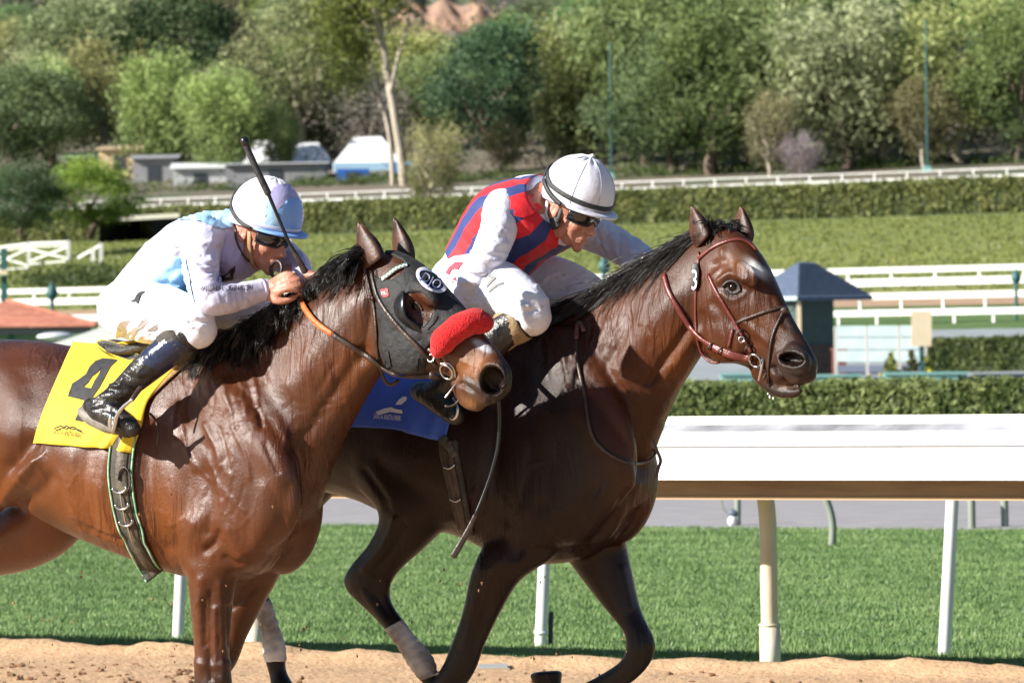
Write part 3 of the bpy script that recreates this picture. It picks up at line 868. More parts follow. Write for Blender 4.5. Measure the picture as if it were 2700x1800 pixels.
child(o, "canopy", *ellipsoid(at(146, 887, yc), np.eye(3), (.36, .55, .085)), mat("cart_white", (.72, .72, .78), .35))
for dx in (-.26, .26): child(o, "strut", *bar(at(146, 887, yc) + np.array([dx, 0, 0]), at(146, 887, yc) * np.array([1, 1, 0]) + np.array([dx, 0, .5]), .04, .04, up=(0, 1, 0)), bpy.data.materials["dark_fascia"], smooth=False)
child(o, "body", *bar(at(105, 1000, yc) * np.array([1, 1, 0]) + up * .4, at(187, 1000, yc) * np.array([1, 1, 0]) + up * .4, 1.2, .6), bpy.data.materials["cart_white"], smooth=False)
yt = 96.0
o = thing("tent", tuple(at(320, 950, yt) * np.array([1, 1, 0])), "white pitched tent roof behind the pale jockey's seat", "tent")
tA, tB, tC = at(120, 912, yt), at(360, 832, yt), at(640, 912, yt)
bk = np.array([0, 3.0, 0])
child(o, "roof", np.array([tA, tB, tC, tA + bk, tB + bk, tC + bk]), [(0, 1, 4, 3), (1, 2, 5, 4), (0, 2, 1), (3, 4, 5)], mat("tent_white", (.82, .82, .82), .7), smooth=False, recalc=True)
for q in (tA, tC): child(o, "pole", *bar(q, q * np.array([1, 1, 0]), .07, .07, up=(0, 1, 0)), bpy.data.materials["tent_white"], smooth=False)

# crossbuck fence on the bank
fd = 263.0
fx = thing("crossbuck_fence", tuple(Qd(fd, 120)), "white crossbuck fence on the grass bank below the trees", "fence")
def fpt(u, v): return at_d(fd, u, v)
posts = [(-30, 652, 712), (76, 638, 696), (180, 634, 678), (266, 640, 690)]
for u, vt, vb in posts: child(fx, "post", *bar(fpt(u, vb + 8), fpt(u, vt), .19, .15, up=(0, 1, 0)), WHITEFAR, smooth=False)
for (ua, va, va2), (ub, vb, vb2) in zip(posts[:2], posts[1:3]):
    child(fx, "top_rail", *bar(fpt(ua, va + 4), fpt(ub, vb + 4), .06, .11), WHITEFAR, smooth=False)
    child(fx, "mid_rail", *bar(fpt(ua, va + 13), fpt(ub, vb + 13), .05, .07), WHITEFAR, smooth=False)
    child(fx, "brace", *bar(fpt(ua, va2 - 6), fpt(ub, vb + 16), .05, .09), WHITEFAR, smooth=False)
    child(fx, "brace", *bar(fpt(ua, va + 18) + np.array([0, -.08, 0]), fpt(ub, vb2 + 4) + np.array([0, -.08, 0]), .05, .09), WHITEFAR, smooth=False)
    child(fx, "bottom_rail", *bar(fpt(ua, va2), fpt(ub, vb2 + 10), .05, .07), WHITEFAR, smooth=False)
child(fx, "brace", *bar(fpt(205, 680), fpt(262, 648), .06, .12), WHITEFAR, smooth=False)
child(fx, "post", *bar(fpt(245, 690), fpt(245, 655), .2, .16, up=(0, 1, 0)), WHITEFAR, smooth=False)
# dark tunnel mouth in the hedge
tn = thing("tunnel", tuple(Qd(300, 400)), "black tunnel mouth at the end of the long hedge", "tunnel")
BLK = mat("tunnel_black", (.006, .007, .009), .9)
t0, t1 = at_d(299, 330, 648), at_d(299, 470, 640); hh_ = 66 / px_m(t0[1])
mv_, mf_ = bar(t0 + up * hh_ / 2, t1 + up * hh_ / 2, 5.0, hh_)
mv_ = mv_ + np.array([0, 2.5, 0]); fr_ = min(range(6), key=lambda i: mv_[list(mf_[i])].mean(0)[1])
child(tn, "mouth", mv_, [f for i, f in enumerate(mf_) if i != fr_], BLK, smooth=False)
child(tn, "lintel", *bar(t0 + up * (hh_ + .1) + np.array([-.2, -.9, 0]), t1 + up * (hh_ + .1) + np.array([.2, -.9, 0]), .2, .24), mat("concrete", (.36, .36, .30), .9), smooth=False)
# lamps and posts
def lamp(u, vtop, vbase, yv, lab, bulb=.16):
    b_ = at(u, vbase, yv); t_ = at(u, vtop, yv)
    o = thing("lamp_post", tuple(b_), lab, "lamp")
    child(o, "post", *tube([b_ - up * .3, t_], .055, n=10), TEAL)
    child(o, "lantern", *tube([t_ - up * bulb * 1.3, t_ - up * bulb * .9, t_, t_ + up * bulb * .9, t_ + up * bulb * 1.5], [bulb * .35, bulb * .8, bulb, bulb * .55, .02], n=14, sub=2), TEAL)
for u, vt, vb, yv, lab in ((137, 770, 812, 150, "teal lantern on a short post above the tiled roof"), (1593, 700, 790, 150, "teal lantern showing between the riders"), (2679, 730, 830, 180, "teal lantern post against the white track rails")): lamp(u, vt, vb, yv, lab)
o = thing("lamp_post", tuple(at(12, 815, 130)), "tall teal post with a cream board above the tiled roof", "lamp")
child(o, "post", *bar(at(12, 830, 130), at(10, 655, 130), .13, .13, up=(0, 1, 0)), TEAL, smooth=False)
child(o, "crossboard", *bar(at(-30, 719, 129.8), at(20, 718, 129.8), .08, .11), CREAM, smooth=False)
for u, vt, vb, lab in ((1608, 112, 470, "slim tall teal light pole before the wood, behind the white helmet"), (2441, 55, 452, "slim tall teal light pole rising from the far double rail")):
    q = ghit(u + 3, vb); yv = q[1] - 2
    o = thing("light_pole", tuple(at(u + 3, vb, yv)), lab, "light pole")
    child(o, "pole", *tube([at(u + 5, vb + 6, yv), at(u, vt, yv)], [.085, .06], n=10), TEAL)
    child(o, "base", *bar(at(u + 3, vb + 8, yv), at(u + 3, vb - 14, yv), .5, .5, up=(0, 1, 0)), mat("pale_teal", (.25, .50, .46), .6) if "pale_teal" not in bpy.data.materials else bpy.data.materials["pale_teal"], smooth=False)

# ---------------------------------------------------------------- barns at the foot of the hill
def block(name, u0, u1, v0, v1, dep, m, lab, cat, roofm=None, slope=0.0, yv=None, extra=None):
    yv = yv or ghit((u0 + u1) / 2, v1)[1]
    A_, B_ = at(u0, v1, yv), at(u1, v1 - (u1 - u0) * .0175, yv); h_ = (v1 - v0) / px_m(yv)
    o = thing(name, tuple((A_ + B_) / 2), lab, cat)
    child(o, "wall", *bar(A_ + up * (h_ / 2 - .4) + np.array([0, dep / 2, 0]), B_ + up * (h_ / 2 - .4) + np.array([0, dep / 2, 0]), dep, h_ + .8), m, smooth=False)
    if roofm:
        a, b = A_ + up * h_, B_ + up * h_; x = np.array([.3, 0, 0]); yb_ = np.array([0, dep, 0]); f_ = np.array([0, -.4, 0]); rz = up * (slope + .02)
        V = np.array([a - x + f_ + up * .02, b + x + f_ + up * .02, b + x + yb_ / 2 + rz, a - x + yb_ / 2 + rz, b + x + yb_ + up * .02, a - x + yb_ + up * .02])
        child(o, "roof", V, [(0, 1, 2, 3), (3, 2, 4, 5)], roofm, smooth=False)
    w_ = B_ - A_; L_ = np.linalg.norm(w_); n = max(1, int(L_ / 4))
    for i in range(n):
        c_ = A_ + w_ * (i + .5) / n + up * (h_ * .45) + np.array([0, -.03, 0])
        child(o, "window" if i % 2 else "door", *bar(c_ - w_ / L_ * .5, c_ + w_ / L_ * .5, .05, h_ * (.3 if i % 2 else .6)), mat("dark_opening", (.04, .045, .06), .5) if "dark_opening" not in bpy.data.materials else bpy.data.materials["dark_opening"], smooth=False)
    return o
TAN = mat("tan_stucco", (.86, .66, .40), .8, c2=(.80, .60, .36), scale=1); GREENROOF = mat("green_roof", (.36, .52, .26), .7); GREYW = mat("grey_wall", (.30, .30, .32), .85, c2=(.23, .23, .25), scale=.6); GREYL = mat("light_grey_wall", (.46, .48, .49), .85)
block("barn", 172, 268, 418, 452, 8, GREENROOF, "pale green stable roof left of the tan barn", "barn", GREENROOF, .6)
block("barn", 262, 368, 396, 462, 9, TAN, "tan stucco barn below the round pepper tree", "barn", mat("tan_roof", (.55, .42, .27), .8), .5)
block("barn", 352, 462, 420, 492, 7, GREYW, "dark grey shed beside the tan barn", "barn", GREYW, .4)
block("barn", 458, 600, 446, 496, 6, GREYL, "light grey low shed under the leaning pepper tree", "barn", mat("white_roof", (.72, .74, .76), .6), .5)
block("barn", 596, 858, 436, 492, 6, GREYW, "long grey block wall behind the white helmet cap", "wall", GREYL, .2)
TENTW = mat("tent_canvas", (.80, .81, .83), .7)
for (u0, u1, vt, vb, lab) in ((640, 745, 372, 432, "white canvas tent top left of the big marquee"), (745, 880, 378, 432, "white canvas tent top behind the pale helmet"), (880, 1060, 362, 430, "large white marquee beside the pale eucalyptus trunks")):
    yv = ghit((u0 + u1) / 2, 475)[1] + 8
    A_, B_ = at(u0, vb, yv), at(u1, vb - 2, yv); ap = at((u0 + u1) / 2, vt, yv + 3); bk = np.array([0, 6.0, 0])
    o = thing("marquee", tuple((A_ + B_) / 2), lab, "tent")
    child(o, "roof", np.array([A_, B_, B_ + bk, A_ + bk, at(u0 + (u1 - u0) * .3, vt, yv + 3), at(u0 + (u1 - u0) * .7, vt - 2, yv + 3)]), [(0, 1, 5, 4), (1, 2, 5), (2, 3, 4, 5), (3, 0, 4)], TENTW, smooth=False, recalc=True)
    child(o, "wall", *bar(A_ - up * 1.3, B_ - up * 1.3, .2, 2.6), mat("pale_blue_canvas", (.35, .55, .72), .7) if "pale_blue_canvas" not in bpy.data.materials else bpy.data.materials["pale_blue_canvas"], smooth=False)
    for q in (A_, B_): child(o, "pole", *bar(q, q - up * 3.2, .15, .15, up=(0, 1, 0)), TENTW, smooth=False)
block("container", 888, 972, 446, 478, 3, mat("blue_container", (.02, .12, .45), .6), "bright blue container below the white marquee", "container", None)
block("container", 1040, 1096, 426, 466, 3, mat("sky_blue_container", (.12, .30, .55), .6), "sky blue container behind the eucalyptus trunks", "container", None)

# ---------------------------------------------------------------- trees
BARK = mat("bark", (.16, .12, .09), .9, c2=(.10, .075, .055), scale=6, bump=.5, bscale=14, stretch=(1, 1, .25))
PALEBARK = mat("pale_bark", (.50, .44, .36), .85, c2=(.34, .29, .23), scale=3, bump=.4, bscale=10, stretch=(1, 1, .3))
def crown_mesh(name, seed, shape, n_cl, per, leaf, spread, weep=0.0, c0=(.03, .055, .018), c1=(.11, .16, .045), hollow=.45, top=1.0):
    """unit-height crown: clumps of leaves on a lumpy volume; shape = (rx, rz, zc)"""
    g = np.random.default_rng(seed); rx, rz, zc = shape; C = []; Q = []
    for i in range(n_cl):
        v = g.normal(size=3); v /= np.linalg.norm(v); r = g.uniform(hollow, 1.0) ** .6
        p = np.array([v[0] * rx * r, v[1] * rx * r, zc + v[2] * rz * r])
        p[:2] *= 1 + .25 * math.sin(p[2] * 9 + seed)
        sc = spread * g.uniform(.6, 1.35)
        L = g.normal(0, 1, (per, 3)) * np.array([sc, sc, sc * (.75 + weep)])
        if weep: L[:, 2] -= np.abs(L[:, 0] + L[:, 1]) * weep
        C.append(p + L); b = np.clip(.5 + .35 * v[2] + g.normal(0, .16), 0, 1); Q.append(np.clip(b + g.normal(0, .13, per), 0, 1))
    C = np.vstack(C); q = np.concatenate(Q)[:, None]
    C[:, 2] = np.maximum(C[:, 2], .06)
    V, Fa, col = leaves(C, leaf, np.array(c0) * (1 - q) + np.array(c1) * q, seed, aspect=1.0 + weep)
    o = mkfast(name, V, Fa, LEAFM, None, col); me = o.data; bpy.data.objects.remove(o); return me
def trunk_mesh(seed, r, top, fork, m, lean=.04):
    g = np.random.default_rng(seed); mbt = MB(); x = 0; y = 0; pts = []
    for i in range(6):
        pts.append((x, y, -.03 + top * i / 5)); x += g.normal(0, lean); y += g.normal(0, lean)
    mbt.add(*tube(pts, np.linspace(r, r * .4, 6), n=8, sub=3))
    for k in range(fork):
        i = g.integers(2, 5); a = g.uniform(0, 6.28); s = np.array(pts[i])
        mbt.add(*tube([s, s + np.array([math.cos(a) * .09, math.sin(a) * .09, .10]), s + np.array([math.cos(a) * .16, math.sin(a) * .16, .24])], [r * .55, r * .4, r * .15], n=6, sub=3))
    me = bpy.data.meshes.new("trunk"); me.from_pydata(mbt.V().tolist(), [], mbt.f); me.polygons.foreach_set("use_smooth", [True] * len(me.polygons)); me.materials.append(m); return me
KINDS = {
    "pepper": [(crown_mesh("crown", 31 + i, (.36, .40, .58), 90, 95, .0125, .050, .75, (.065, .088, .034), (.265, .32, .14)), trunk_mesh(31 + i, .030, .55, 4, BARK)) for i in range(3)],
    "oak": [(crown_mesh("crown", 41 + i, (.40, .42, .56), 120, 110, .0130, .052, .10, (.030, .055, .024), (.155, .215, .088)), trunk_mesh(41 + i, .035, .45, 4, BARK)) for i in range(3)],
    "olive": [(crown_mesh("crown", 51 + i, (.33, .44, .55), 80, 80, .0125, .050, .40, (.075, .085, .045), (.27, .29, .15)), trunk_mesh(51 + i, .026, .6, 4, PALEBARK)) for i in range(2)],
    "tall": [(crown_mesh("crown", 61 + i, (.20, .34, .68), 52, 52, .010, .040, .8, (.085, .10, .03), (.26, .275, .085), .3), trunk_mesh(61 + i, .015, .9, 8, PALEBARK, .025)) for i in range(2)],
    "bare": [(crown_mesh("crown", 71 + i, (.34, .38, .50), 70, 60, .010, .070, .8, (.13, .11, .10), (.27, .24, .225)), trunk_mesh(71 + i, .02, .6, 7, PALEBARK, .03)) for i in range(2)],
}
_tc = {}; _ext = {}
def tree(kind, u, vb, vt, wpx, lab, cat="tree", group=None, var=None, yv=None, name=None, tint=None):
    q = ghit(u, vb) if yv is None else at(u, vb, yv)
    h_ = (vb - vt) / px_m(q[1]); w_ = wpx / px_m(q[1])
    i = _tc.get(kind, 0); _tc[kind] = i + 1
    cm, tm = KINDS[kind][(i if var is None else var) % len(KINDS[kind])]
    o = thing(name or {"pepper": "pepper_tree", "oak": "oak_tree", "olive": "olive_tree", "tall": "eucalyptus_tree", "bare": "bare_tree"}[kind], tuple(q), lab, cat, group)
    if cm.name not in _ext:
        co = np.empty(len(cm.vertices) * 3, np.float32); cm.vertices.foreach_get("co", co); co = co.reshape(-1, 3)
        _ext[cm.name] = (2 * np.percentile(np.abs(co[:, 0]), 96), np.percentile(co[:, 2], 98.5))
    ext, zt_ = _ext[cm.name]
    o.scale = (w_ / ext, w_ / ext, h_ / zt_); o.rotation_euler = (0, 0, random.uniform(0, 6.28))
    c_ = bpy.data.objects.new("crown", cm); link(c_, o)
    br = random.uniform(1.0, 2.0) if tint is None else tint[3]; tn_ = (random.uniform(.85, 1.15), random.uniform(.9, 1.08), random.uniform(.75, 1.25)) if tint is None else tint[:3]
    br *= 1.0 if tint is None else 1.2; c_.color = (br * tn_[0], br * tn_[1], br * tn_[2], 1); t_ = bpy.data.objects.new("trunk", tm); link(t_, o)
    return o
tree("pepper", 418, 470, 150, 185, "bright green round-topped pepper tree above the tan barn", var=0, tint=(1, 1.05, .85, 1.45))
tree("pepper", 600, 482, 190, 215, "bright green pepper tree leaning over the light grey shed", var=1, tint=(1, 1.05, .85, 1.4))
tree("pepper", 738, 470, 285, 100, "green pepper tree in front of the white tents", var=2, tint=(1, 1.0, .9, 1.2))
tree("oak", 60, 470, 180, 330, "broad dark green tree at the hill's foot left of the barns")
tree("oak", 238, 618, 428, 250, "small yellow-green bushy tree above the crossbuck fence", yv=300, var=1, tint=(1.5, 1.5, .7, 1.3))
tree("oak", 60, 622, 440, 190, "small dark bushy tree beside the yellow-green one above the fence", yv=296, var=2)
def eucalyptus(trunks, crown_px, var, lab, tint):
    (ub, vb, _) = trunks[0][0]; q = ghit(ub, vb); yv = q[1]
    o = thing("eucalyptus_tree", tuple(at(ub, vb, yv)), lab, "tree")
    for t in trunks: child(o, "trunk", *tube([at(u, v, yv + (0 if k == 0 else .15 * k)) for k, (u, v, r) in enumerate(t)], [r / px_m(yv) for u, v, r in t], n=10, sub=4), PALEBARK)
    cm = KINDS["tall"][var][0]; c_ = bpy.data.objects.new("crown", cm); link(c_, o)
    u0, u1, v0, v1 = crown_px; co = np.empty(len(cm.vertices) * 3, np.float32); cm.vertices.foreach_get("co", co); co = co.reshape(-1, 3)
    ex = 2 * np.percentile(np.abs(co[:, 0]), 96); z0, z1 = np.percentile(co[:, 2], 2), np.percentile(co[:, 2], 98); s_ = (v1 - v0) / px_m(yv) / (z1 - z0)
    c_.scale = ((u1 - u0) / px_m(yv) / ex,) * 2 + (s_,); c_.location = Vector(at((u0 + u1) / 2, v1, yv)) - o.location - Vector((0, 0, z0 * s_))
    c_.color = (*[x * tint[3] for x in tint[:3]], 1)
eucalyptus([[(1066, 492, 12), (1056, 400, 11.5), (1040, 300, 11), (1024, 210, 10), (1008, 110, 9), (985, 20, 7.5), (968, -60, 6)], [(1030, 240, 6), (1050, 150, 4.5), (1075, 60, 3.5), (1085, -40, 2.5)], [(1012, 130, 4), (960, 60, 3), (920, 10, 2)]], (830, 1100, -120, 130), 0, "tall eucalyptus with pale forked trunk and thin yellow-green crown", (.95, 1.0, .8, 1.25))
eucalyptus([[(1036, 492, 7), (1032, 410, 6.5), (1022, 330, 6), (1000, 250, 5.5), (975, 160, 4.5), (945, 80, 3.5)], [(1010, 285, 3.5), (960, 220, 2.5)]], (850, 985, 20, 250), 1, "second eucalyptus with a slimmer trunk leaning across the pale forked one", (.9, 1.0, .8, 1.05))
tree("oak", 1330, 430, 70, 330, "big blue-green conifer-like tree rising behind the striped vest", var=0, tint=(.8, 1.0, 1.2, .8))
tree("olive", 1140, 560, 335, 150, "small twin-trunked tree standing in front of the double rail", var=0, yv=352)
tree("olive", 1330, 462, 320, 110, "small pale-trunked tree just behind the striped back", var=1)
tree("pepper", 1500, 440, 230, 150, "feathery tree with a straight pale trunk left of the light pole", var=1)
tree("pepper", 1560, 440, 40, 250, "feathery green tree against the grey slope, left of the light pole", var=0)
tree("oak", 1760, 460, 110, 330, "dense dark green tree right of the light pole", var=1)
tree("oak", 1880, 462, 20, 330, "tallest dense green tree in the middle of the wood", var=2)
tree("pepper", 2040, 455, 60, 330, "willowy green tree with hanging sprays, above the bay's ears", var=1, tint=(1, 1, .95, 1.0))
tree("pepper", 2230, 450, 10, 330, "willowy tree with a wide hanging crown in front of the wood", var=0)
tree("olive", 2030, 468, 250, 130, "small yellow-green tree with a leaning pale trunk", var=0)
tree("bare", 2110, 470, 350, 110, "grey leafless shrub cluster beside the small leaning tree", var=0)
tree("olive", 2330, 440, 150, 220, "grey-green tree left of the second light pole", var=1)
tree("olive", 2540, 432, -20, 330, "tall brownish-olive tree at the wood's right end", var=0)
tree("oak", 2680, 430, 30, 260, "dark tree behind the brownish-olive one at the wood's end", var=0)
tree("bare", 2660, 428, 260, 150, "bare grey forked tree at the wood's right end", var=1)
tree("olive", 2440, 445, 210, 160, "thin grey-green tree behind the second light pole", var=1)
tree("pepper", 1700, 440, -70, 300, "very tall willowy tree topping the wood beside the dense dark one", var=2, tint=(.95, 1, .9, 1.0))
tree("pepper", 2130, 420, -60, 300, "very tall hanging-crowned tree topping the wood above the leaning small tree", var=2, tint=(1, 1, .9, 1.1))
tree("oak", 2400, 400, -50, 320, "very tall dark tree topping the wood behind the second light pole", var=1, tint=(.95, 1, .95, .9))
tree("olive", 780, 430, 0, 330, "tall grey-green tree on the slope behind the white tents", var=1, tint=(1, 1, .9, 1.1))
tree("oak", 480, 400, -20, 330, "tall dark tree on the slope behind the bright pepper trees", var=0, tint=(.9, 1, 1, .7))
tree("pepper", 250, 420, -10, 280, "tall drooping grey-green tree behind the broad dark one", var=1, tint=(1, .98, 1.1, .95))
# the wood up the hillside
lab_k = {"oak": "dark green tree in the wood up the hillside", "pepper": "willowy green tree in the wood up the hillside", "olive": "grey-green tree in the wood up the hillside", "bare": "bare greyish tree in the wood up the hillside", "tall": "thin yellow-green tree in the wood up the hillside"}
g = np.random.default_rng(17)
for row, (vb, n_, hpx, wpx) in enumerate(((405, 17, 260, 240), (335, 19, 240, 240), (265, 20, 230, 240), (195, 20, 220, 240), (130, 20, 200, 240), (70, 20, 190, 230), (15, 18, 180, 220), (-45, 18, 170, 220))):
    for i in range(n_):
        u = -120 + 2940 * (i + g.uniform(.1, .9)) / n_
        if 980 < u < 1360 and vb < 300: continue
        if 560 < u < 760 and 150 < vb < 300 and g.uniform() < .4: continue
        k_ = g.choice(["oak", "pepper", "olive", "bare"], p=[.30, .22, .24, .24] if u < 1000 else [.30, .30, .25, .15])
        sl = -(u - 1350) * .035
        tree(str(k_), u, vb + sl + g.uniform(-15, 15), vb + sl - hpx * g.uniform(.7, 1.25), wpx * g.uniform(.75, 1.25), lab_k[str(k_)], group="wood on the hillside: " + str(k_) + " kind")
# low brush on the slope and along the foot of the wood
def brush(name, n, ulo, uhi, vlo, vhi, size, leaf, per, c0, c1, seed, lab):
    g = np.random.default_rng(seed); C = []; Q = []
    for i in range(n):
        u, v = g.uniform(ulo, uhi), g.uniform(vlo, vhi)
        p = ghit(u, v - (u - 1350) * .035); s_ = size * g.uniform(.5, 1.5); b = g.uniform(.1, .9)
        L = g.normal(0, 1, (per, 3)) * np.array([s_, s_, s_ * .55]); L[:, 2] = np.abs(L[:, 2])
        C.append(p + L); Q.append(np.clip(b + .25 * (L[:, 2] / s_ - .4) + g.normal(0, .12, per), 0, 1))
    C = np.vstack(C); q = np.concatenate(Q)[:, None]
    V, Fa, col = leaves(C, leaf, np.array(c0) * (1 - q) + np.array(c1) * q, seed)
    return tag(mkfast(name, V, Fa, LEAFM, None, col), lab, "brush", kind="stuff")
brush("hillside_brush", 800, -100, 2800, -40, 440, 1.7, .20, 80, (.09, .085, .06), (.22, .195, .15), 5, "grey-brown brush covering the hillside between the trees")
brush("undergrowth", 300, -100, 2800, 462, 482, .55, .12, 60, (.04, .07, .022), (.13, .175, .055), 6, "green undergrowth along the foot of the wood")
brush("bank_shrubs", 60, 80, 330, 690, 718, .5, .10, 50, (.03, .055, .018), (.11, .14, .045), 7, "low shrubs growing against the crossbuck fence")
# sandstone cut high on the slope
CUT = mat("sandstone", (.42, .25, .16), .95, c2=(.30, .19, .14), scale=.25, bump=.9, bscale=.8, detail=9)
yk = 640.0; nu, nv = 46, 26; V = []
for j in range(nv):
    for i in range(nu):
        u = 1010 + 330 * i / (nu - 1); top_ = 8 + 10 * math.sin(i * .5) + (26 if i < 8 else 0); v = top_ + (140 - top_) * j / (nv - 1)
        V.append(at(u, v, yk - 12 * (j / nv)))
V = np.array(V); V[:, 1] += 1.8 * noise3(V * .11, 3, 4)
o = thing("sandstone_cliff", tuple(V.mean(0)), "orange-brown sandstone cut high on the hillside", "cliff")
child(o, "face", V, [(j * nu + i, j * nu + i + 1, (j + 1) * nu + i + 1, (j + 1) * nu + i) for j in range(nv - 1) for i in range(nu - 1)], CUT)
topV = np.vstack([V[:nu], V[:nu] + np.array([0, 30, 4])]); child(o, "brow", topV, [(i, i + 1, nu + i + 1, nu + i) for i in range(nu - 1)], HILLM)
# flower bed plants by the sign
def plant(u, vb, vt, w, c0, c1, lab, seed, flower=None):
    q = ghit(u, vb); q = at(u, vb, q[1]); sc = 1 / px_m(q[1]); g = np.random.default_rng(seed)
    o = thing("flowering_plant", tuple(q), lab, "plant")
    n = 260; t = g.uniform(0, 1, n); P = q + np.column_stack([g.normal(0, w * sc * .3, n) * (1.1 - t), g.normal(0, w * sc * .3, n), t * (vb - vt) * sc])
    qq = np.clip(t + g.normal(0, .2, n), 0, 1)[:, None]
    V, Fa, C = leaves(P, .07, np.array(c0) * (1 - qq) + np.array(c1) * qq, seed); mkfast("leaves", V - np.array(o.location), Fa, LEAFM, o, C, kind="stuff")
    child(o, "stem", *tube([q - up * .05, q + up * (vb - vt) * sc * .8], .02, n=6), GREENROOF)
    if flower:
        for k in range(14):
            f_ = q + np.array([g.normal(0, w * sc * .3), -.1 + g.normal(0, .1), g.uniform(.02, .3)]); child(o, "flower", *ellipsoid(f_, np.eye(3), (.05, .05, .04), 8, 6), flower)
YF = mat("yellow_flower", (.75, .58, .04), .7); RF = mat("red_flower", (.40, .03, .03), .7)
plant(2350, 1012, 930, 60, (.06, .09, .015), (.22, .24, .05), "yellow-green leafy plant in the turquoise planter", 1, YF)
plant(2405, 1012, 925, 45, (.03, .05, .012), (.12, .12, .03), "dark upright plant with red flowers beside the sign post", 2, RF)
plant(2442, 1008, 940, 26, (.06, .08, .015), (.3, .3, .05), "small yellow-flowered plant under the cream sign", 3, YF)


# relief of muscles, veins and folds: (pixel polyline, width px, height m)
STROKES1 = [
    # triceps, girth groove, elbow
    ([(500, 1150), (470, 1260), (480, 1370)], 55, .022), ([(600, 1180), (610, 1280), (600, 1360)], 50, .012),
    ([(395, 1130), (392, 1250), (410, 1370), (440, 1440)], 26, -.016), ([(545, 1250), (560, 1340), (548, 1400)], 16, -.010),
    ([(575, 1405), (563, 1432), (545, 1448)], 11, -.016), ([(610, 1400), (628, 1445), (640, 1478)], 20, .010), ([(655, 1470), (625, 1485), (596, 1470)], 10, -.010),
    ([(520, 1380), (500, 1440), (497, 1500)], 26, .010), ([(470, 1420), (478, 1470), (492, 1520)], 12, -.007),
    # scapula and neck junction
    ([(560, 1000), (640, 1120), (720, 1240), (770, 1330)], 30, .010), ([(610, 980), (690, 1080), (770, 1190), (815, 1270)], 24, -.013),
    ([(520, 1000), (520, 1090), (545, 1180)], 18, -.006), ([(455, 1080), (480, 1150)], 20, .006),
    # wrinkles at the neck base
    ([(505, 1010), (497, 1060), (503, 1110)], 5, -.004), ([(525, 1000), (520, 1050)], 4, .003), ([(560, 1010), (566, 1050), (560, 1090)], 5, -.004),
    ([(588, 1000), (602, 1050), (616, 1090)], 6, .005), ([(600, 1030), (620, 1085), (628, 1130)], 5, -.004), ([(625, 985), (640, 1040), (650, 1090)], 5, .004),
    ([(645, 980), (660, 1030), (665, 1075)], 4, -.004), ([(662, 970), (676, 1030), (680, 1080)], 5, .004), ([(676, 1075), (684, 1100), (690, 1125)], 6, -.011),
    ([(690, 965), (700, 1010)], 5, -.003), ([(705, 960), (715, 1000)], 5, .003), ([(470, 1060), (462, 1130), (470, 1170)], 6, .005), ([(478, 1090), (500, 1165), (520, 1240)], 5, .005),
    ([(495, 1180), (540, 1250), (560, 1270)], 4, .004), ([(545, 1120), (575, 1180), (585, 1230)], 7, .006), ([(580, 1130), (600, 1180), (612, 1240)], 5, -.004), ([(620, 1130), (650, 1200), (660, 1260)], 6, .004),
    ([(700, 1170), (722, 1220), (735, 1245)], 5, -.006),
    # chest
    ([(700, 1290), (690, 1380), (660, 1460)], 26, .008), ([(760, 1290), (745, 1380), (720, 1460)], 22, -.010), ([(690, 1540), (650, 1570), (615, 1600)], 10, -.008), ([(760, 1440), (720, 1490), (670, 1540)], 9, -.007),
    # forearm tendons
    ([(530, 1530), (525, 1640), (530, 1760)], 13, .009), ([(555, 1560), (552, 1680), (556, 1790)], 7, -.007), ([(580, 1540), (584, 1660), (588, 1790)], 11, .008), ([(602, 1600), (603, 1700)], 7, -.008), ([(540, 1580), (541, 1700)], 5, -.008), ([(566, 1600), (568, 1740)], 5, .007), ([(520, 1745), (560, 1755), (605, 1748)], 9, .006),
    # neck
    ([(985, 950), (920, 1050), (850, 1170)], 24, .011), ([(955, 930), (900, 1010), (830, 1110), (780, 1180)], 18, -.010), ([(930, 800), (860, 900), (780, 1010)], 40, .010), ([(985, 800), (965, 880), (960, 950)], 16, -.010),
    ([(700, 920), (780, 870), (860, 800)], 22, .006), ([(880, 960), (840, 1030)], 8, -.004),
    # flank fold, stifle, ribs
    ([(95, 1215), (50, 1262), (14, 1312)], 18, .022), ([(75, 1170), (30, 1230)], 22, -.020), ([(120, 1190), (97, 1218), (74, 1242)], 3.5, .005), ([(130, 1260), (100, 1300), (50, 1330)], 20, -.016),
    ([(70, 1000), (95, 1080), (90, 1160)], 40, -.012), ([(20, 980), (40, 1060), (20, 1140)], 40, .010), ([(150, 1110), (180, 1200), (230, 1290)], 50, .006),
    ([(235, 1190), (222, 1290), (245, 1390)], 14, -.004), ([(280, 1200), (268, 1310), (290, 1410)], 14, .004), ([(195, 1190), (182, 1290), (200, 1370)], 13, .004), ([(160, 1250), (220, 1340), (300, 1400)], 10, .004),
    ([(200, 1370), (250, 1400), (320, 1420)], 5, -.004), ([(190, 1345), (240, 1385), (310, 1405)], 5, .004), ([(215, 1395), (270, 1418), (325, 1440)], 4, .004),
    # head
    ([(1085, 800), (1110, 815), (1118, 850)], 14, -.010), ([(1140, 900), (1190, 935), (1225, 955)], 9, .005), ([(1110, 900), (1160, 950), (1200, 985)], 14, -.006), ([(1265, 900), (1250, 940)], 12, -.005),
    ([(1214, 1012), (1240, 1028), (1268, 1050), (1298, 1064)], 4.5, -.014), ([(1220, 1000), (1250, 1016), (1285, 1044)], 7, .005), ([(1195, 975), (1215, 1010)], 7, -.006), ([(1255, 960), (1262, 1000), (1285, 1040)], 6, -.004), ([(1000, 850), (1000, 920), (1020, 970)], 9, -.007),
]
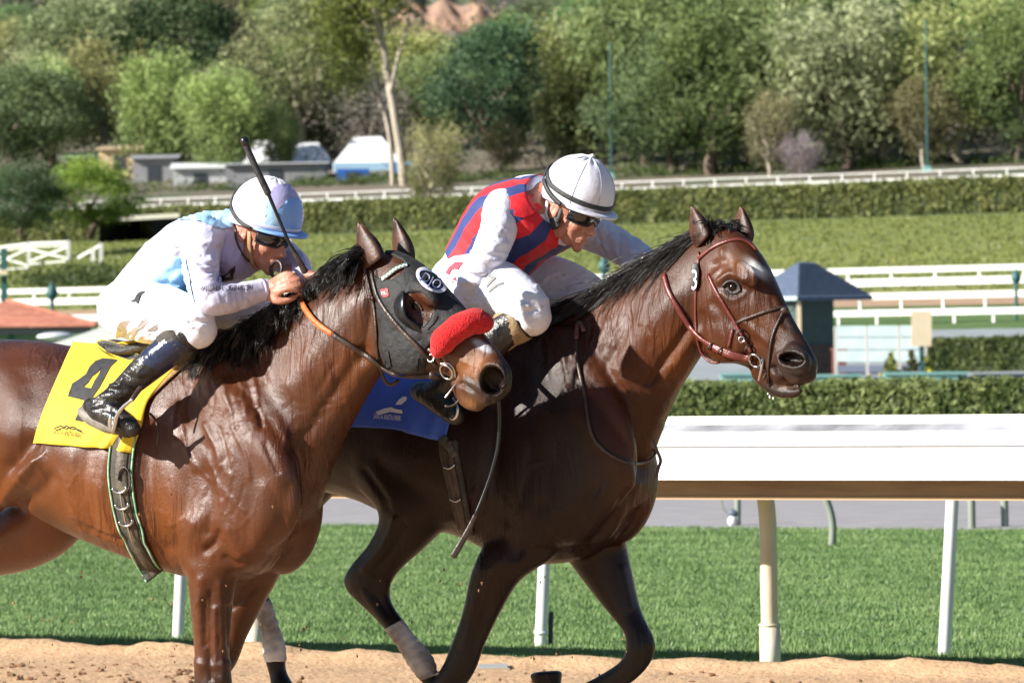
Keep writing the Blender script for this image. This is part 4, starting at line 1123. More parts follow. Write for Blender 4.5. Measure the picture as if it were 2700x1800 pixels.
STROKES2 = [
    # neck
    ([(1835, 880), (1790, 945), (1738, 1020)], 16, .012), ([(1810, 870), (1768, 930), (1710, 1010)], 13, -.012), ([(1845, 960), (1800, 1030), (1760, 1110)], 14, -.006), ([(1780, 780), (1720, 860), (1650, 960)], 40, .010),
    ([(1660, 830), (1640, 900), (1600, 960)], 12, -.005), ([(1700, 790), (1690, 850)], 8, .004), ([(1600, 850), (1580, 920)], 10, .005), ([(1560, 850), (1540, 930), (1530, 990)], 8, -.006),
    ([(1480, 900), (1490, 960), (1500, 1010)], 8, .006), ([(1445, 900), (1440, 960)], 9, -.006), ([(1600, 980), (1640, 1040)], 12, -.006), ([(1640, 1000), (1680, 1060)], 10, .005),
    # shoulder, chest in the shade
    ([(1420, 1100), (1390, 1220), (1390, 1340)], 55, .018), ([(1310, 1080), (1300, 1230), (1320, 1360)], 26, -.014), ([(1520, 1080), (1600, 1190), (1650, 1270)], 26, .009), ([(1560, 1040), (1640, 1150), (1690, 1230)], 20, -.010),
    ([(1570, 1290), (1520, 1370), (1460, 1430)], 12, -.007), ([(1600, 1290), (1560, 1380), (1500, 1450)], 14, .007), ([(1650, 1290), (1610, 1370), (1560, 1430)], 10, -.009), ([(1680, 1280), (1650, 1360), (1600, 1420)], 14, .006),
    ([(1530, 1470), (1600, 1430), (1650, 1380)], 6, .005), ([(1430, 1330), (1400, 1400), (1360, 1470)], 16, -.008), ([(1340, 1400), (1310, 1480), (1290, 1560)], 18, .008),
    # hind leg
    ([(1040, 1370), (1010, 1440), (960, 1500)], 9, .007), ([(1065, 1380), (1035, 1450), (985, 1510)], 9, -.007), ([(960, 1560), (1000, 1620), (1050, 1680)], 9, .005), ([(985, 1560), (1025, 1620)], 6, -.005), ([(960, 1240), (1010, 1310), (1020, 1340)], 10, -.008),
    ([(1270, 1500), (1250, 1600), (1225, 1700)], 10, .006), ([(1300, 1520), (1275, 1620), (1245, 1720)], 8, -.006), ([(1640, 1500), (1660, 1600)], 10, .006),
    # head
    ([(1931, 758)], 30, -.011), ([(1895, 742), (1925, 722), (1962, 738)], 9, .011), ([(1900, 772), (1930, 790), (1962, 775)], 7, .005), ([(1885, 700), (1905, 690)], 14, -.010), ([(1905, 660), (1900, 700), (1880, 730)], 7, .006),
    ([(1960, 850), (2000, 880), (2030, 905)], 9, .007), ([(1880, 800), (1935, 850), (1985, 905)], 12, -.005), ([(1850, 830), (1848, 890), (1870, 940)], 10, -.008), ([(2035, 790), (2055, 830), (2075, 860)], 10, -.005),
    ([(1990, 700), (2025, 760), (2055, 820)], 12, .005), ([(2060, 965), (2075, 990), (2105, 1002)], 7, .005), ([(2040, 985), (2050, 1015)], 6, .005),
    ([(2036, 966), (2058, 995), (2082, 1017), (2124, 1017)], 4.2, -.024), ([(2052, 935), (2068, 965), (2100, 985), (2135, 985)], 7, .005), ([(2040, 900), (2035, 940), (2045, 975)], 8, -.005), ([(1940, 960), (1985, 965)], 6, -.006), ([(1960, 900), (1990, 940)], 6, .004), ([(2118, 930), (2135, 950), (2130, 975)], 6, .005),
]

def veins(regions, seed):
    """wandering, branching veins: (u, v, spread u, spread v, heading degrees, length, count)"""
    g = np.random.default_rng(seed); out = []
    def grow(u, v, a, ln, lev):
        pts = [(u, v)]; n = max(3, int(ln / 14))
        for i in range(n):
            a += g.normal(0, .13); u += math.cos(a) * 14; v += math.sin(a) * 14; pts.append((u, v))
            if lev and g.uniform() < .16: grow(u, v, a + g.choice([-1, 1]) * g.uniform(.4, .9), ln * .5, lev - 1)
        out.append((pts, g.uniform(3.6, 5.2), g.uniform(.0008, .0020) * (1 if g.uniform() < .7 else -1)))
    for u, v, su, sv, h, ln, k in regions:
        for _ in range(k): grow(u + g.normal(0, su), v + g.normal(0, sv), R(h) + g.normal(0, .25), ln * g.uniform(.6, 1.3), 2)
    return out
VEINS1 = [(540, 1010, 60, 25, 80, 150, 8), (650, 1000, 60, 30, 70, 130, 6), (560, 1180, 60, 40, 75, 150, 5), (480, 1300, 40, 50, 85, 120, 4), (230, 1260, 70, 50, 60, 150, 7), (620, 1300, 50, 50, 95, 120, 5), (560, 1580, 25, 40, 90, 150, 5), (60, 1080, 40, 50, 100, 130, 5), (850, 1050, 50, 40, 115, 130, 5), (1180, 930, 30, 20, 40, 50, 5)]
VEINS2 = [(1640, 850, 70, 40, 110, 130, 11), (1500, 920, 50, 30, 80, 120, 7), (1740, 900, 40, 40, 110, 120, 6), (1990, 880, 25, 20, 50, 50, 3), (1480, 1150, 60, 60, 90, 150, 5), (1580, 1330, 40, 40, 110, 110, 5)]

def wrinkles(regions, seed):
    """short cloth creases: (u, v, spread u, spread v, heading, length, count, height)"""
    g = np.random.default_rng(seed); out = []
    for u, v, su, sv, h, ln, k, amp in regions:
        for _ in range(k):
            a = R(h) + g.normal(0, .3); c = (u + g.uniform(-su, su), v + g.uniform(-sv, sv)); l = ln * g.uniform(.5, 1.2) / 2; b = g.normal(0, .15) * l
            d = np.array([math.cos(a), math.sin(a)]); q = np.array([-d[1], d[0]])
            out.append(([tuple(np.array(c) - d * l), tuple(np.array(c) + q * b), tuple(np.array(c) + d * l)], g.uniform(3.5, 6.0), amp * g.uniform(.5, 1.2) * g.choice([-1, 1])))
    return out
# ================================================================== HORSES
YAW = 36.0
W1 = at(560, 890, 18.75)
PL1 = Plane(W1, YAW)
W2 = np.array([W1[0], W1[1], 0]) + .83 * PL1.h + .86 * PL1.L
PL2 = Plane(W2, YAW)

def coat_material(name, seed, rough=(.22, .40), spec=.34, wet=.42):
    m, nt, b = nodes(name)
    N = nt.nodes.new; Lk = nt.links.new
    def noise(scale, detail, vec, rgh=.5, dist=0.0):
        t = N("ShaderNodeTexNoise"); t.inputs["Scale"].default_value = scale; t.inputs["Detail"].default_value = detail; t.inputs["Roughness"].default_value = rgh; t.inputs["Distortion"].default_value = dist
        Lk(vec, t.inputs["Vector"]); return t.outputs[0]
    def rng_(src, a, b_, c, d):
        r = N("ShaderNodeMapRange"); r.inputs[1].default_value = a; r.inputs[2].default_value = b_; r.inputs[3].default_value = c; r.inputs[4].default_value = d; Lk(src, r.inputs[0]); return r.outputs[0]
    def mapping(scale, rot=(0, 0, 0)):
        mp = N("ShaderNodeMapping"); mp.inputs["Rotation"].default_value = rot; mp.inputs["Scale"].default_value = scale; Lk(tc.outputs["Object"], mp.inputs[0]); return mp.outputs[0]
    def mathn(op, a, b_):
        x = N("ShaderNodeMath"); x.operation = op
        for i, v in enumerate((a, b_)):
            if isinstance(v, float): x.inputs[i].default_value = v
            else: Lk(v, x.inputs[i])
        return x.outputs[0]
    def mul(A, B_):
        x = N("ShaderNodeMix"); x.data_type = 'RGBA'; x.blend_type = 'MULTIPLY'; x.inputs["Factor"].default_value = 1; Lk(A, x.inputs["A"]); Lk(B_, x.inputs["B"]); return x.outputs["Result"]
    tc = N("ShaderNodeTexCoord"); ob = tc.outputs["Object"]
    a = N("ShaderNodeVertexColor"); a.layer_name = "Col"
    c = mul(a.outputs[0], rng_(noise(3.5, 7, ob), .3, .7, .6, 1.3))
    hair = noise(1, 4, mapping((420, 420, 70), (0, R(25), 0)), .7)          # hair grain running down and back
    c = mul(c, rng_(hair, .25, .75, .72, 1.3))
    Lk(c, b.inputs["Base Color"])
    Lk(rng_(noise(11, 8, ob, .7), .3, .7, *rough), b.inputs["Roughness"])
    b.inputs["Specular IOR Level"].default_value = spec
    b.inputs["Sheen Weight"].default_value = .0; b.inputs["Sheen Roughness"].default_value = .4
    # fine ripples in the skin, in patches
    ripple = mathn('MULTIPLY', noise(1, 2, mapping((34, 15, 5.0), (0, R(-28), 0)), .5, .8), rng_(noise(2.1, 1, ob), .46, .62, 0.0, 1.0))
    h = ripple
    b1 = N("ShaderNodeBump"); b1.inputs["Strength"].default_value = .75; b1.inputs["Distance"].default_value = .017; Lk(h, b1.inputs["Height"])
    b2 = N("ShaderNodeBump"); b2.inputs["Strength"].default_value = .5; b2.inputs["Distance"].default_value = .0032; Lk(mathn('ADD', hair, mathn('MULTIPLY', noise(95, 4, ob, .7), .9)), b2.inputs["Height"]); Lk(b1.outputs[0], b2.inputs["Normal"])
    Lk(b2.outputs[0], b.inputs["Normal"])
    # sweat: patchy wet film that follows the ripples
    b3 = N("ShaderNodeBump"); b3.inputs["Strength"].default_value = .5; b3.inputs["Distance"].default_value = .004; Lk(noise(60, 5, ob, .7), b3.inputs["Height"]); Lk(b1.outputs[0], b3.inputs["Normal"])
    Lk(b3.outputs[0], b.inputs["Coat Normal"]); b.inputs["Coat Roughness"].default_value = .24
    Lk(rng_(noise(3.0, 5, ob), .40, .66, .0, wet), b.inputs["Coat Weight"])
    return m

COAT1 = coat_material("bay_coat", 1)
COAT2 = coat_material("dark_bay_coat", 2, (.23, .40), .22, .22)

def horse1_parts():
    mb = MB()
    P = PL1
    mb.add(*loft(P, [(-230, 960, -215, 1150, .10), (-180, 922, -170, 1270, .22), (-95, 900, -90, 1330, .27), (0, 893, 5, 1330, .28, 0, .1),
                     (100, 897, 100, 1350, .27, 0, .1), (200, 915, 200, 1405, .285, 0, .05), (300, 930, 300, 1448, .30, 0, .05), (400, 925, 395, 1485, .29, 0, .12),
                     (500, 905, 480, 1515, .255, 0, .22), (590, 910, 565, 1530, .225, 0, .25), (670, 960, 640, 1535, .215, 0, .1), (735, 1030, 705, 1500, .20),
                     (780, 1120, 750, 1440, .17), (805, 1200, 785, 1380, .12)], caps=(.03, .04)))
    # neck
    mb.add(*loft(P, [(500, 930, 700, 1470, .19, 0, .2), (590, 928, 790, 1390, .18, 0, .25), (665, 885, 845, 1270, .145, 0, .3), (745, 830, 885, 1180, .12, 0, .3),
                     (825, 770, 925, 1105, .105, 0, .25), (895, 722, 960, 1045, .095, 0, .2), (960, 685, 995, 990, .088, 0, .1), (1005, 672, 1030, 950, .08)], caps=(.02, .02)))
    # shoulder mass (near and off side)
    for s in (-1, 1):
        mb.add(*loft(P, [(500, 1000, 640, 950, .05, s * .10), (500, 1110, 715, 1050, .07, s * .135), (490, 1230, 780, 1170, .08, s * .155), (470, 1340, 800, 1290, .085, s * .155), (465, 1430, 780, 1390, .085, s * .15), (480, 1510, 700, 1480, .075, s * .14)], n=20, caps=(.04, .04)))
    # pectoral lobes
    for s, u in ((-1, 690), (1, 765)):
        C = P.S(u, 1370, s * .085); mb.add(*ellipsoid(C, frame(P.h + np.array([0, 0, -.3]), (0, 0, 1)), (.11, .10, .19)))
    # head
    mb.add(*loft(HP1, [(1000, 668, 985, 860, .065), (1035, 662, 1000, 915, .075), (1080, 680, 1018, 965, .092, 0, -.05), (1130, 718, 1058, 985, .098, 0, -.12), (1175, 765, 1105, 985, .085, 0, -.05),
                       (1212, 805, 1150, 985, .07), (1248, 845, 1182, 992, .06), (1285, 890, 1203, 1008, .054), (1320, 932, 1218, 1034, .058), (1345, 972, 1240, 1062, .056), (1346, 1010, 1272, 1070, .042)], sub=6, caps=(.02, .02)))
    # jowl discs
    for s in (-1, 1):
        mb.add(*ellipsoid(HP1.S(1062, 895, s * .062), frame(HP1.h * .8 + np.array([0, 0, -.6]), (0, 0, 1)), (.125, .034, .10)))
        mb.add(*ellipsoid(HP1.S(1118, 775, s * .075), frame(HP1.h * .8 + np.array([0, 0, -.6]), (0, 0, 1)), (.06, .018, .03)))   # brow
        mb.add(*ellipsoid(HP1.S(1305, 985, s * .045), frame(HP1.h * .8 + np.array([0, 0, -.5]), (0, 0, 1)), (.055, .025, .048)))   # nostril flare
    mb.add(*tube([HP1.S(1215, 1010), HP1.S(1235, 1048), HP1.S(1258, 1062)], [.035, .036, .03], sub=3))  # chin
    # left fore
    mb.add(*loft(P, [(490, 1380, 660, 1370, .06, -.11), (488, 1475, 645, 1465, .076, -.145), (497, 1550, 622, 1545, .07, -.15), (503, 1610, 614, 1610, .06, -.15), (509, 1670, 610, 1670, .052, -.15),
                     (514, 1725, 606, 1725, .048, -.15), (510, 1775, 612, 1775, .05, -.15), (513, 1820, 612, 1820, .05, -.15), (528, 1865, 594, 1865, .036, -.15), (538, 1920, 584, 1920, .028, -.15), (538, 2030, 584, 2030, .028, -.15),
                     (530, 2070, 592, 2070, .036, -.15), (545, 2105, 602, 2105, .03, -.15), (545, 2125, 622, 2125, .042, -.15), (532, 2160, 640, 2160, .058, -.15)], n=20, caps=(.03, .002)))
    # right fore, folding back
    q = lambda u, v: P.S(u, v, .13)
    mb.add(*tube([q(690, 1430), q(668, 1510), q(640, 1590), q(612, 1670), q(585, 1740), q(540, 1800), q(470, 1870), q(430, 1905)], [.11, .085, .066, .052, .05, .036, .03, .036], sub=5, n=16))
    mb.add(*tube([q(430, 1905), q(440, 1945), q(470, 1965), q(490, 1960)], [.034, .032, .045, .05], sub=4, n=14))
    # left hind: thigh, gaskin reaching back
    q = lambda u, v: P.S(u, v, -.14)
    mb.add(*tube([q(-90, 1060), q(-100, 1180), q(-60, 1275), q(-150, 1330), q(-270, 1420), q(-340, 1500), q(-400, 1640), q(-450, 1760), q(-470, 1840)], [.19, .19, .13, .12, .085, .058, .04, .04, .03], sub=5, n=18))
    mb.add(*tube([q(40, 1190), q(25, 1260), q(0, 1300)], [.06, .055, .045], sub=4))
    # right hind reaching back under the belly
    q = lambda u, v: P.S(u, v, .13)
    mb.add(*tube([q(160, 1280), q(140, 1360), q(60, 1415), q(-60, 1450), q(-190, 1490), q(-260, 1540), q(-330, 1660), q(-380, 1770), q(-400, 1850)], [.12, .12, .115, .10, .07, .055, .038, .04, .032], sub=5, n=18))
    # tail dock is out of sight behind the frame edge
    return mb

def horse2_parts():
    mb = MB()
    P = PL2
    mb.add(*loft(P, [(640, 930, 650, 1120, .1), (695, 892, 700, 1240, .22), (780, 868, 780, 1290, .27), (880, 860, 880, 1300, .285, 0, .1), (980, 868, 975, 1325, .275, 0, .1),
                     (1080, 872, 1065, 1368, .285, 0, .05), (1180, 868, 1165, 1396, .3, 0, .05), (1290, 850, 1265, 1430, .285, 0, .12), (1390, 830, 1365, 1485, .255, 0, .2), (1480, 815, 1445, 1488, .23, 0, .25),
                     (1550, 880, 1520, 1478, .215, 0, .1), (1610, 970, 1580, 1440, .2), (1655, 1080, 1630, 1395, .165), (1678, 1180, 1665, 1340, .115)], caps=(.03, .04)))
    mb.add(*loft(P, [(1400, 830, 1590, 1400, .19, 0, .2), (1480, 818, 1670, 1290, .175, 0, .25), (1560, 790, 1710, 1185, .145, 0, .3), (1640, 745, 1742, 1115, .12, 0, .3),
                     (1715, 697, 1775, 1045, .105, 0, .25), (1785, 655, 1806, 995, .095, 0, .2), (1845, 622, 1834, 950, .088, 0, .1), (1885, 605, 1855, 900, .08)], caps=(.02, .02)))
    for s in (-1, 1):
        mb.add(*loft(P, [(1390, 910, 1530, 870, .05, s * .10), (1400, 1020, 1600, 970, .07, s * .135), (1390, 1140, 1660, 1090, .08, s * .155), (1370, 1250, 1685, 1210, .085, s * .155), (1350, 1350, 1660, 1300, .085, s * .15), (1320, 1450, 1580, 1400, .075, s * .14)], n=20, caps=(.04, .04)))
    for s, u in ((-1, 1580), (1, 1650)):
        C = P.S(u, 1290, s * .085); mb.add(*ellipsoid(C, frame(P.h + np.array([0, 0, -.3]), (0, 0, 1)), (.11, .10, .19)))
    mb.add(*loft(HP2, [(1885, 602, 1835, 830, .065), (1918, 598, 1842, 885, .078), (1962, 622, 1858, 935, .096, 0, -.05), (1998, 668, 1893, 958, .1, 0, -.12), (2030, 722, 1932, 960, .086, 0, -.05),
                       (2056, 775, 1970, 970, .07), (2080, 824, 1996, 985, .06), (2106, 868, 2014, 1003, .054), (2134, 912, 2034, 1008, .056), (2152, 948, 2062, 1016, .054), (2150, 980, 2096, 1016, .040)], sub=6, caps=(.02, .02)))
    for s in (-1, 1):
        mb.add(*ellipsoid(HP2.S(1905, 868, s * .062), frame(HP2.h * .75 + np.array([0, 0, -.66]), (0, 0, 1)), (.125, .034, .10)))
        mb.add(*ellipsoid(HP2.S(1968, 722, s * .078), frame(HP2.h * .7 + np.array([0, 0, -.7]), (0, 0, 1)), (.06, .02, .03)))
        mb.add(*ellipsoid(HP2.S(2100, 946, s * .045), frame(HP2.h * .7 + np.array([0, 0, -.6]), (0, 0, 1)), (.058, .026, .045)))
    mb.add(*tube([HP2.S(2005, 980), HP2.S(2028, 1010), HP2.S(2056, 1031), HP2.S(2092, 1035), HP2.S(2108, 1031)], [.034, .029, .022, .018, .013], sub=4))
    mb.add(*loft(P, [(1320, 1380, 1500, 1420, .06, -.11), (1268, 1445, 1455, 1476, .075, -.14), (1246, 1491, 1410, 1505, .075, -.15), (1234, 1535, 1366, 1540, .067, -.15), (1219, 1606, 1326, 1606, .057, -.15), (1203, 1656, 1299, 1660, .05, -.15),
                     (1184, 1706, 1276, 1710, .047, -.15), (1170, 1742, 1264, 1748, .05, -.15), (1146, 1782, 1240, 1795, .05, -.15), (1118, 1820, 1192, 1850, .036, -.15), (1072, 1890, 1125, 1912, .028, -.15), (1010, 1990, 1062, 2008, .028, -.15),
                     (985, 2030, 1050, 2050, .036, -.15), (990, 2075, 1045, 2080, .03, -.15), (985, 2095, 1060, 2095, .042, -.15), (970, 2130, 1078, 2130, .056, -.15)], n=20, caps=(.03, .002)))
    mb.add(*loft(P, [(1450, 1420, 1640, 1350, .09, .13), (1497, 1480, 1652, 1425, .085, .13), (1530, 1526, 1664, 1485, .076, .13), (1575, 1583, 1680, 1558, .064, .13), (1616, 1633, 1698, 1622, .053, .13), (1644, 1668, 1722, 1668, .048, .13),
                     (1648, 1708, 1731, 1706, .05, .13), (1634, 1738, 1716, 1752, .045, .13), (1596, 1765, 1670, 1800, .034, .13), (1540, 1795, 1590, 1850, .029, .13), (1490, 1812, 1530, 1880, .034, .13)], n=20, caps=(.03, .02)))
    q = lambda u, v: P.S(u, v, .13)
    mb.add(*tube([q(1508, 1848), q(1475, 1838), q(1452, 1815), q(1442, 1785), q(1440, 1768)], [.034, .03, .042, .056, .062], sub=4, n=18, roundcap=False))
    # left hind driving under the body
    mb.add(*loft(P, [(840, 1010, 1120, 1060, .12, -.14), (860, 1140, 1190, 1190, .13, -.15), (930, 1260, 1215, 1320, .12, -.16), (1000, 1345, 1172, 1396, .1, -.16), (972, 1428, 1122, 1446, .075, -.16), (928, 1482, 1070, 1490, .06, -.16),
                     (904, 1524, 1036, 1532, .05, -.16), (914, 1558, 1030, 1570, .046, -.16), (948, 1592, 1040, 1598, .038, -.16), (988, 1632, 1060, 1626, .033, -.16), (1030, 1682, 1092, 1672, .031, -.16), (1058, 1722, 1132, 1716, .034, -.16),
                     (1078, 1756, 1152, 1752, .038, -.16), (1108, 1795, 1152, 1784, .031, -.16), (1128, 1830, 1182, 1812, .034, -.16), (1130, 1860, 1225, 1840, .05, -.16)], n=20, caps=(.03, .002)))
    q = lambda u, v: P.S(u, v, .13)
    mb.add(*tube([q(860, 1120), q(800, 1250), q(715, 1350), q(640, 1430), q(668, 1530), q(698, 1610), q(716, 1672), q(724, 1718), q(730, 1765), q(738, 1790), q(748, 1830)], [.15, .13, .09, .06, .039, .034, .035, .042, .034, .036, .055], sub=5, n=16, roundcap=False))
    return mb

HP1 = Plane(PL1.S(985, 780), 38.0)
HP2 = Plane(PL2.S(1860, 760), 43.0)

def ear(pl, base_l, base_r, tip, off, depth=.02, bend=0.0):
    """cupped ear: outline base_l-tip-base_r in pixels"""
    bl, br, tp = (np.array(x, float) for x in (base_l, base_r, tip))
    n, m = 14, 9
    Vs = []
    for i in range(n + 1):
        t = i / n
        mid = (bl + br) / 2 * (1 - t) + tp * t
        w = (br - bl) / 2 * (.72 + .12 * math.sin(math.pi * min(1, t * 1.35))) * (1 - t ** 2.2)
        mid = mid + bend * math.sin(math.pi * t) * np.array([1, 0])
        for j in range(m):
            a = math.pi * (j / (m - 1) - .5) * 1.35
            p = mid + w * math.sin(a) / math.sin(math.pi * .675)
            Q = pl.S(p[0], p[1], off)
            # cup opens forward / outward
            Vs.append(Q - fwd * (math.cos(a) * depth * (1 - t ** 2) * 1.5))
    V = np.array(Vs)
    Fc = [(i * m + j, i * m + j + 1, (i + 1) * m + j + 1, (i + 1) * m + j) for i in range(n) for j in range(m - 1)]
    N = vnormals(V, np.array(Fc)); s = np.sign(-(N @ fwd)).mean(); s = 1 if s >= 0 else -1
    return thicken(V, Fc, .005, m, n + 1)

def darkmix(u, v, base, dark, wgt):
    return base * (1 - wgt[:, None]) + dark * wgt[:, None]

def smoothstep(x, a, b):
    t = np.clip((x - a) / (b - a), 0, 1); return t * t * (3 - 2 * t)

# ---------------------------------------------------------------- near horse
H1 = thing("horse", tuple(np.array([W1[0], W1[1], 0])), "bay racehorse with yellow saddlecloth, black hood and red noseband roll, galloping", "horse")
V1, F1 = remesh(horse1_parts(), .0066, 4)
V1 = lap(V1, edges_of(F1), 24, .5, None, smoothstep(-(proj(V1)[0]), -1010, -930))
N1 = vnormals(V1, F1)
V1 = sculpt(V1, N1, STROKES1 + veins(VEINS1, 5))
V1 = lap(V1, edges_of(F1), 1, .4)
N1 = vnormals(V1, F1)

def nostril(V, N, pl, u, v, ru, rv, ang, depth, sides=(-1, 1)):
    """sink a nostril on the camera side; the rim is raised"""
    U, W = proj(V); face = -(N @ fwd)
    c, s = math.cos(R(ang)), math.sin(R(ang))
    x = ((U - u) * c + (W - v) * s) / ru; y = (-(U - u) * s + (W - v) * c) / rv
    q = np.sqrt(x * x + y * y)
    k = (face > -.1)
    D = np.where(q < 1.9, .006 * np.exp(-((q - 1.22) / .25) ** 2), 0) - np.where(q < 1.15, depth * np.clip(1 - (q / 1.08) ** 3, 0, 1), 0)
    return V + ((pl.L - .35 * pl.h) * -1 / 1.06)[None, :] * (D * k)[:, None], (q < 1.04) & k
V1, nz1 = nostril(V1, N1, HP1, 1299, 1003, 30, 37, -14, .06)
B1 = bvh_of(V1, F1)

def coat_colors(V, pl, hpl, base, tan, zones):
    U, W = proj(V)
    c = np.tile(np.array(base), (len(V), 1))
    n = noise3(V, 5, 3)
    c *= (1 + .12 * n)[:, None]
    for kind, wf, colr in zones: 
        w = np.clip(wf(U, W, V), 0, 1)[:, None]
        c = c * (1 - w) + np.array(colr) * w
    return np.clip(c, 0.004, 1)

BLACK = (.011, .009, .009)
def z1_legs(U, W, V): return smoothstep(-V[:, 2], -.62, -.40) * .9
def blob(U, W, cu, cv, ru, rv, ang=0.0, p=2):
    c, q = math.cos(R(ang)), math.sin(R(ang)); x = ((U - cu) * c + (W - cv) * q) / ru; y = (-(U - cu) * q + (W - cv) * c) / rv
    return np.exp(-(x * x + y * y) ** (p / 2))
def z1_muzzle(U, W, V): return np.maximum.reduce([blob(U, W, 1342, 985, 42, 55, 0, 4), blob(U, W, 1302, 1003, 46, 50, 0, 6), blob(U, W, 1318, 1048, 40, 26, 0, 4), .0 * U])
def z1_lip(U, W, V): return np.maximum(blob(U, W, 1262, 1046, 48, 21, 38, 4), blob(U, W, 1240, 1015, 14, 30, -35, 4)) * .85
def z1_blaze(U, W, V): return 1.0 * blob(U, W, 1272, 912, 30, 11, 32, 6)  # white blaze, greyed and blued to paint in the noseband roll's shade
def z1_tan(U, W, V): return .75 * smoothstep(W, 1120, 1330) * smoothstep(-U, -560, -430) + .5 * np.exp(-((U - 960) / 60) ** 2 - ((W - 960) / 90) ** 2)
def z1_nosetan(U, W, V): return .9 * np.exp(-((U - 1245) / 50) ** 2 - ((W - 965) / 42) ** 2)
def z1_chin(U, W, V): return .8 * np.exp(-((U - 1240) / 30) ** 2 - ((W - 1065) / 22) ** 2)
def z1_darktop(U, W, V): return .3 * smoothstep(-W, -1010, -900)  # coat darker towards the top
C1 = coat_colors(V1, PL1, HP1, (.078, .0232, .0078), None, [
    ("top", z1_darktop, (.05, .02, .012)), ("tan", z1_tan, (.150, .046, .0110)), ("nose", z1_nosetan, (.24, .095, .032)), ("lip", z1_lip, (.042, .036, .032)), ("muz", z1_muzzle, (.014, .012, .012)), ("chin", z1_chin, (.25, .12, .05)), ("blaze", z1_blaze, (.36, .37, .42)), ("legs", z1_legs, BLACK)])
C1[nz1] = (.012, .006, .005)
body1 = child(H1, "body", V1, F1, COAT1, col=C1)

# ---------------------------------------------------------------- far horse
H2 = thing("horse", (W2[0], W2[1], 0), "dark bay racehorse with red leather bridle, white star and blue saddlecloth, galloping", "horse")
V2, F2 = remesh(horse2_parts(), .0066, 4)
V2 = lap(V2, edges_of(F2), 24, .5, None, smoothstep(-(proj(V2)[0]), -1860, -1780))
N2 = vnormals(V2, F2)
V2 = sculpt(V2, N2, STROKES2 + veins(VEINS2, 6))
V2 = lap(V2, edges_of(F2), 1, .4)
N2 = vnormals(V2, F2)
V2, nz2 = nostril(V2, N2, HP2, 2088, 947, 31, 17, 8, .05)
B2 = bvh_of(V2, F2)
def z2_legs(U, W, V): return smoothstep(-V[:, 2], -.78, -.55) * .92
def z2_muzzle(U, W, V): return np.maximum.reduce([blob(U, W, 2112, 960, 82, 80, 0, 4), blob(U, W, 2095, 858, 34, 22, 55, 4), blob(U, W, 2060, 1025, 60, 30, 0, 4)]) * .9
def z2_tan(U, W, V): return .6 * np.exp(-((U - 1790) / 45) ** 2 - ((W - 950) / 90) ** 2) + .5 * np.exp(-((U - 2020) / 40) ** 2 - ((W - 850) / 40) ** 2) + .6 * np.exp(-((U - 1935) / 40) ** 2 - ((W - 690) / 30) ** 2)
def z2_chin(U, W, V): return .7 * np.exp(-((U - 2075) / 25) ** 2 - ((W - 1012) / 10) ** 2)
def z2_eye(U, W, V): return .7 * np.exp(-((U - 1931) / 38) ** 2 - ((W - 765) / 30) ** 2)
def z2_star(U, W, V): return 1.2 * np.exp(-(((U - 1995) * .8 + (W - 708) * .6) / 28) ** 2 - ((-(U - 1995) * .6 + (W - 708) * .8) / 14) ** 4)
def z2_torso_shade(U, W, V): return .9 * smoothstep(-(U - .35 * (W - 1000)), -1640, -1440)  # near-black torso: shade of the near horse painted into the coat
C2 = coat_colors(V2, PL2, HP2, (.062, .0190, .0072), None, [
    ("u", z2_torso_shade, (.0095, .0040, .0028)), ("tan", z2_tan, (.14, .047, .014)), ("muz", z2_muzzle, (.026, .021, .020)), ("eye", z2_eye, (.02, .013, .011)), ("chin", z2_chin, (.3, .16, .09)), ("star", z2_star, (.75, .73, .72)), ("legs", z2_legs, BLACK)])
C2[nz2] = (.012, .006, .005)
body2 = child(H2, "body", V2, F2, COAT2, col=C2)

EARM = mat("ear_hair", (.022, .010, .007), .5, c2=(.085, .032, .015), scale=16, bump=.2, bscale=90)
for Hh, pl, bl, br, tp, off, bd in ((H1, HP1, (962, 712), (1016, 672), (947, 588), -.055, -4), (H1, HP1, (1038, 668), (1094, 690), (1041, 576), .075, 6),
                                    (H2, HP2, (1836, 655), (1876, 612), (1825, 544), -.05, -4), (H2, HP2, (1935, 605), (1984, 640), (1955, 546), .08, 5)):
    ev, ef = ear(pl, bl, br, tp, off, bend=bd)
    child(Hh, "ear", ev, ef, EARM, recalc=True)

FOAM = mat("mouth_foam", (.75, .74, .72), .4)
for du, dv, r in ((2030, 1046, .0045), (2039, 1050, .004), (2025, 1038, .003)):
    child(H2, "foam", *ellipsoid(HP2.S(du, dv, -.03), np.eye(3), (r * .8, r * .8, r * 1.3), 10, 8), FOAM)
# specks of dirt thrown up by the hooves
g = np.random.default_rng(9); mbs = MB()
for i in range(110):
    u = g.normal(330, 330) if i < 80 else g.uniform(900, 1700); v = g.uniform(1240, 1760) if i < 80 else g.uniform(1480, 1780)
    r = g.uniform(.0014, .0042); e_, f_ = ellipsoid(at(u, v, g.uniform(17.6, 19.8)), np.eye(3), (r, r, r * 1.4), 5, 4); mbs.add(e_ + g.normal(0, r * .25, e_.shape), f_)
tag(mkb("dirt_specks", mbs, bpy.data.materials["dark_leather"] if "dark_leather" in bpy.data.materials else DIRTDARK, smooth=False), "specks of dirt thrown up around the galloping legs", "dirt", kind="stuff")
# ================================================================== TACK
def Zm(ox, oy, s): return lambda pts: [(ox + x / s, oy + y / s) for x, y in pts]
z4 = Zm(700, 500, 2.6133); z8 = Zm(1650, 500, 2.6133); z2 = Zm(0, 800, 2.6133); z3 = Zm(0, 1200, 2.6133); z5 = Zm(900, 1000, 2.6133); z1 = Zm(0, 350, 2.6133)
zh = Zm(940, 660, 6.5333); zc = Zm(80, 920, 5.2281); z7 = Zm(1100, 380, 3.0157); zt = Zm(1050, 850, 4.48)

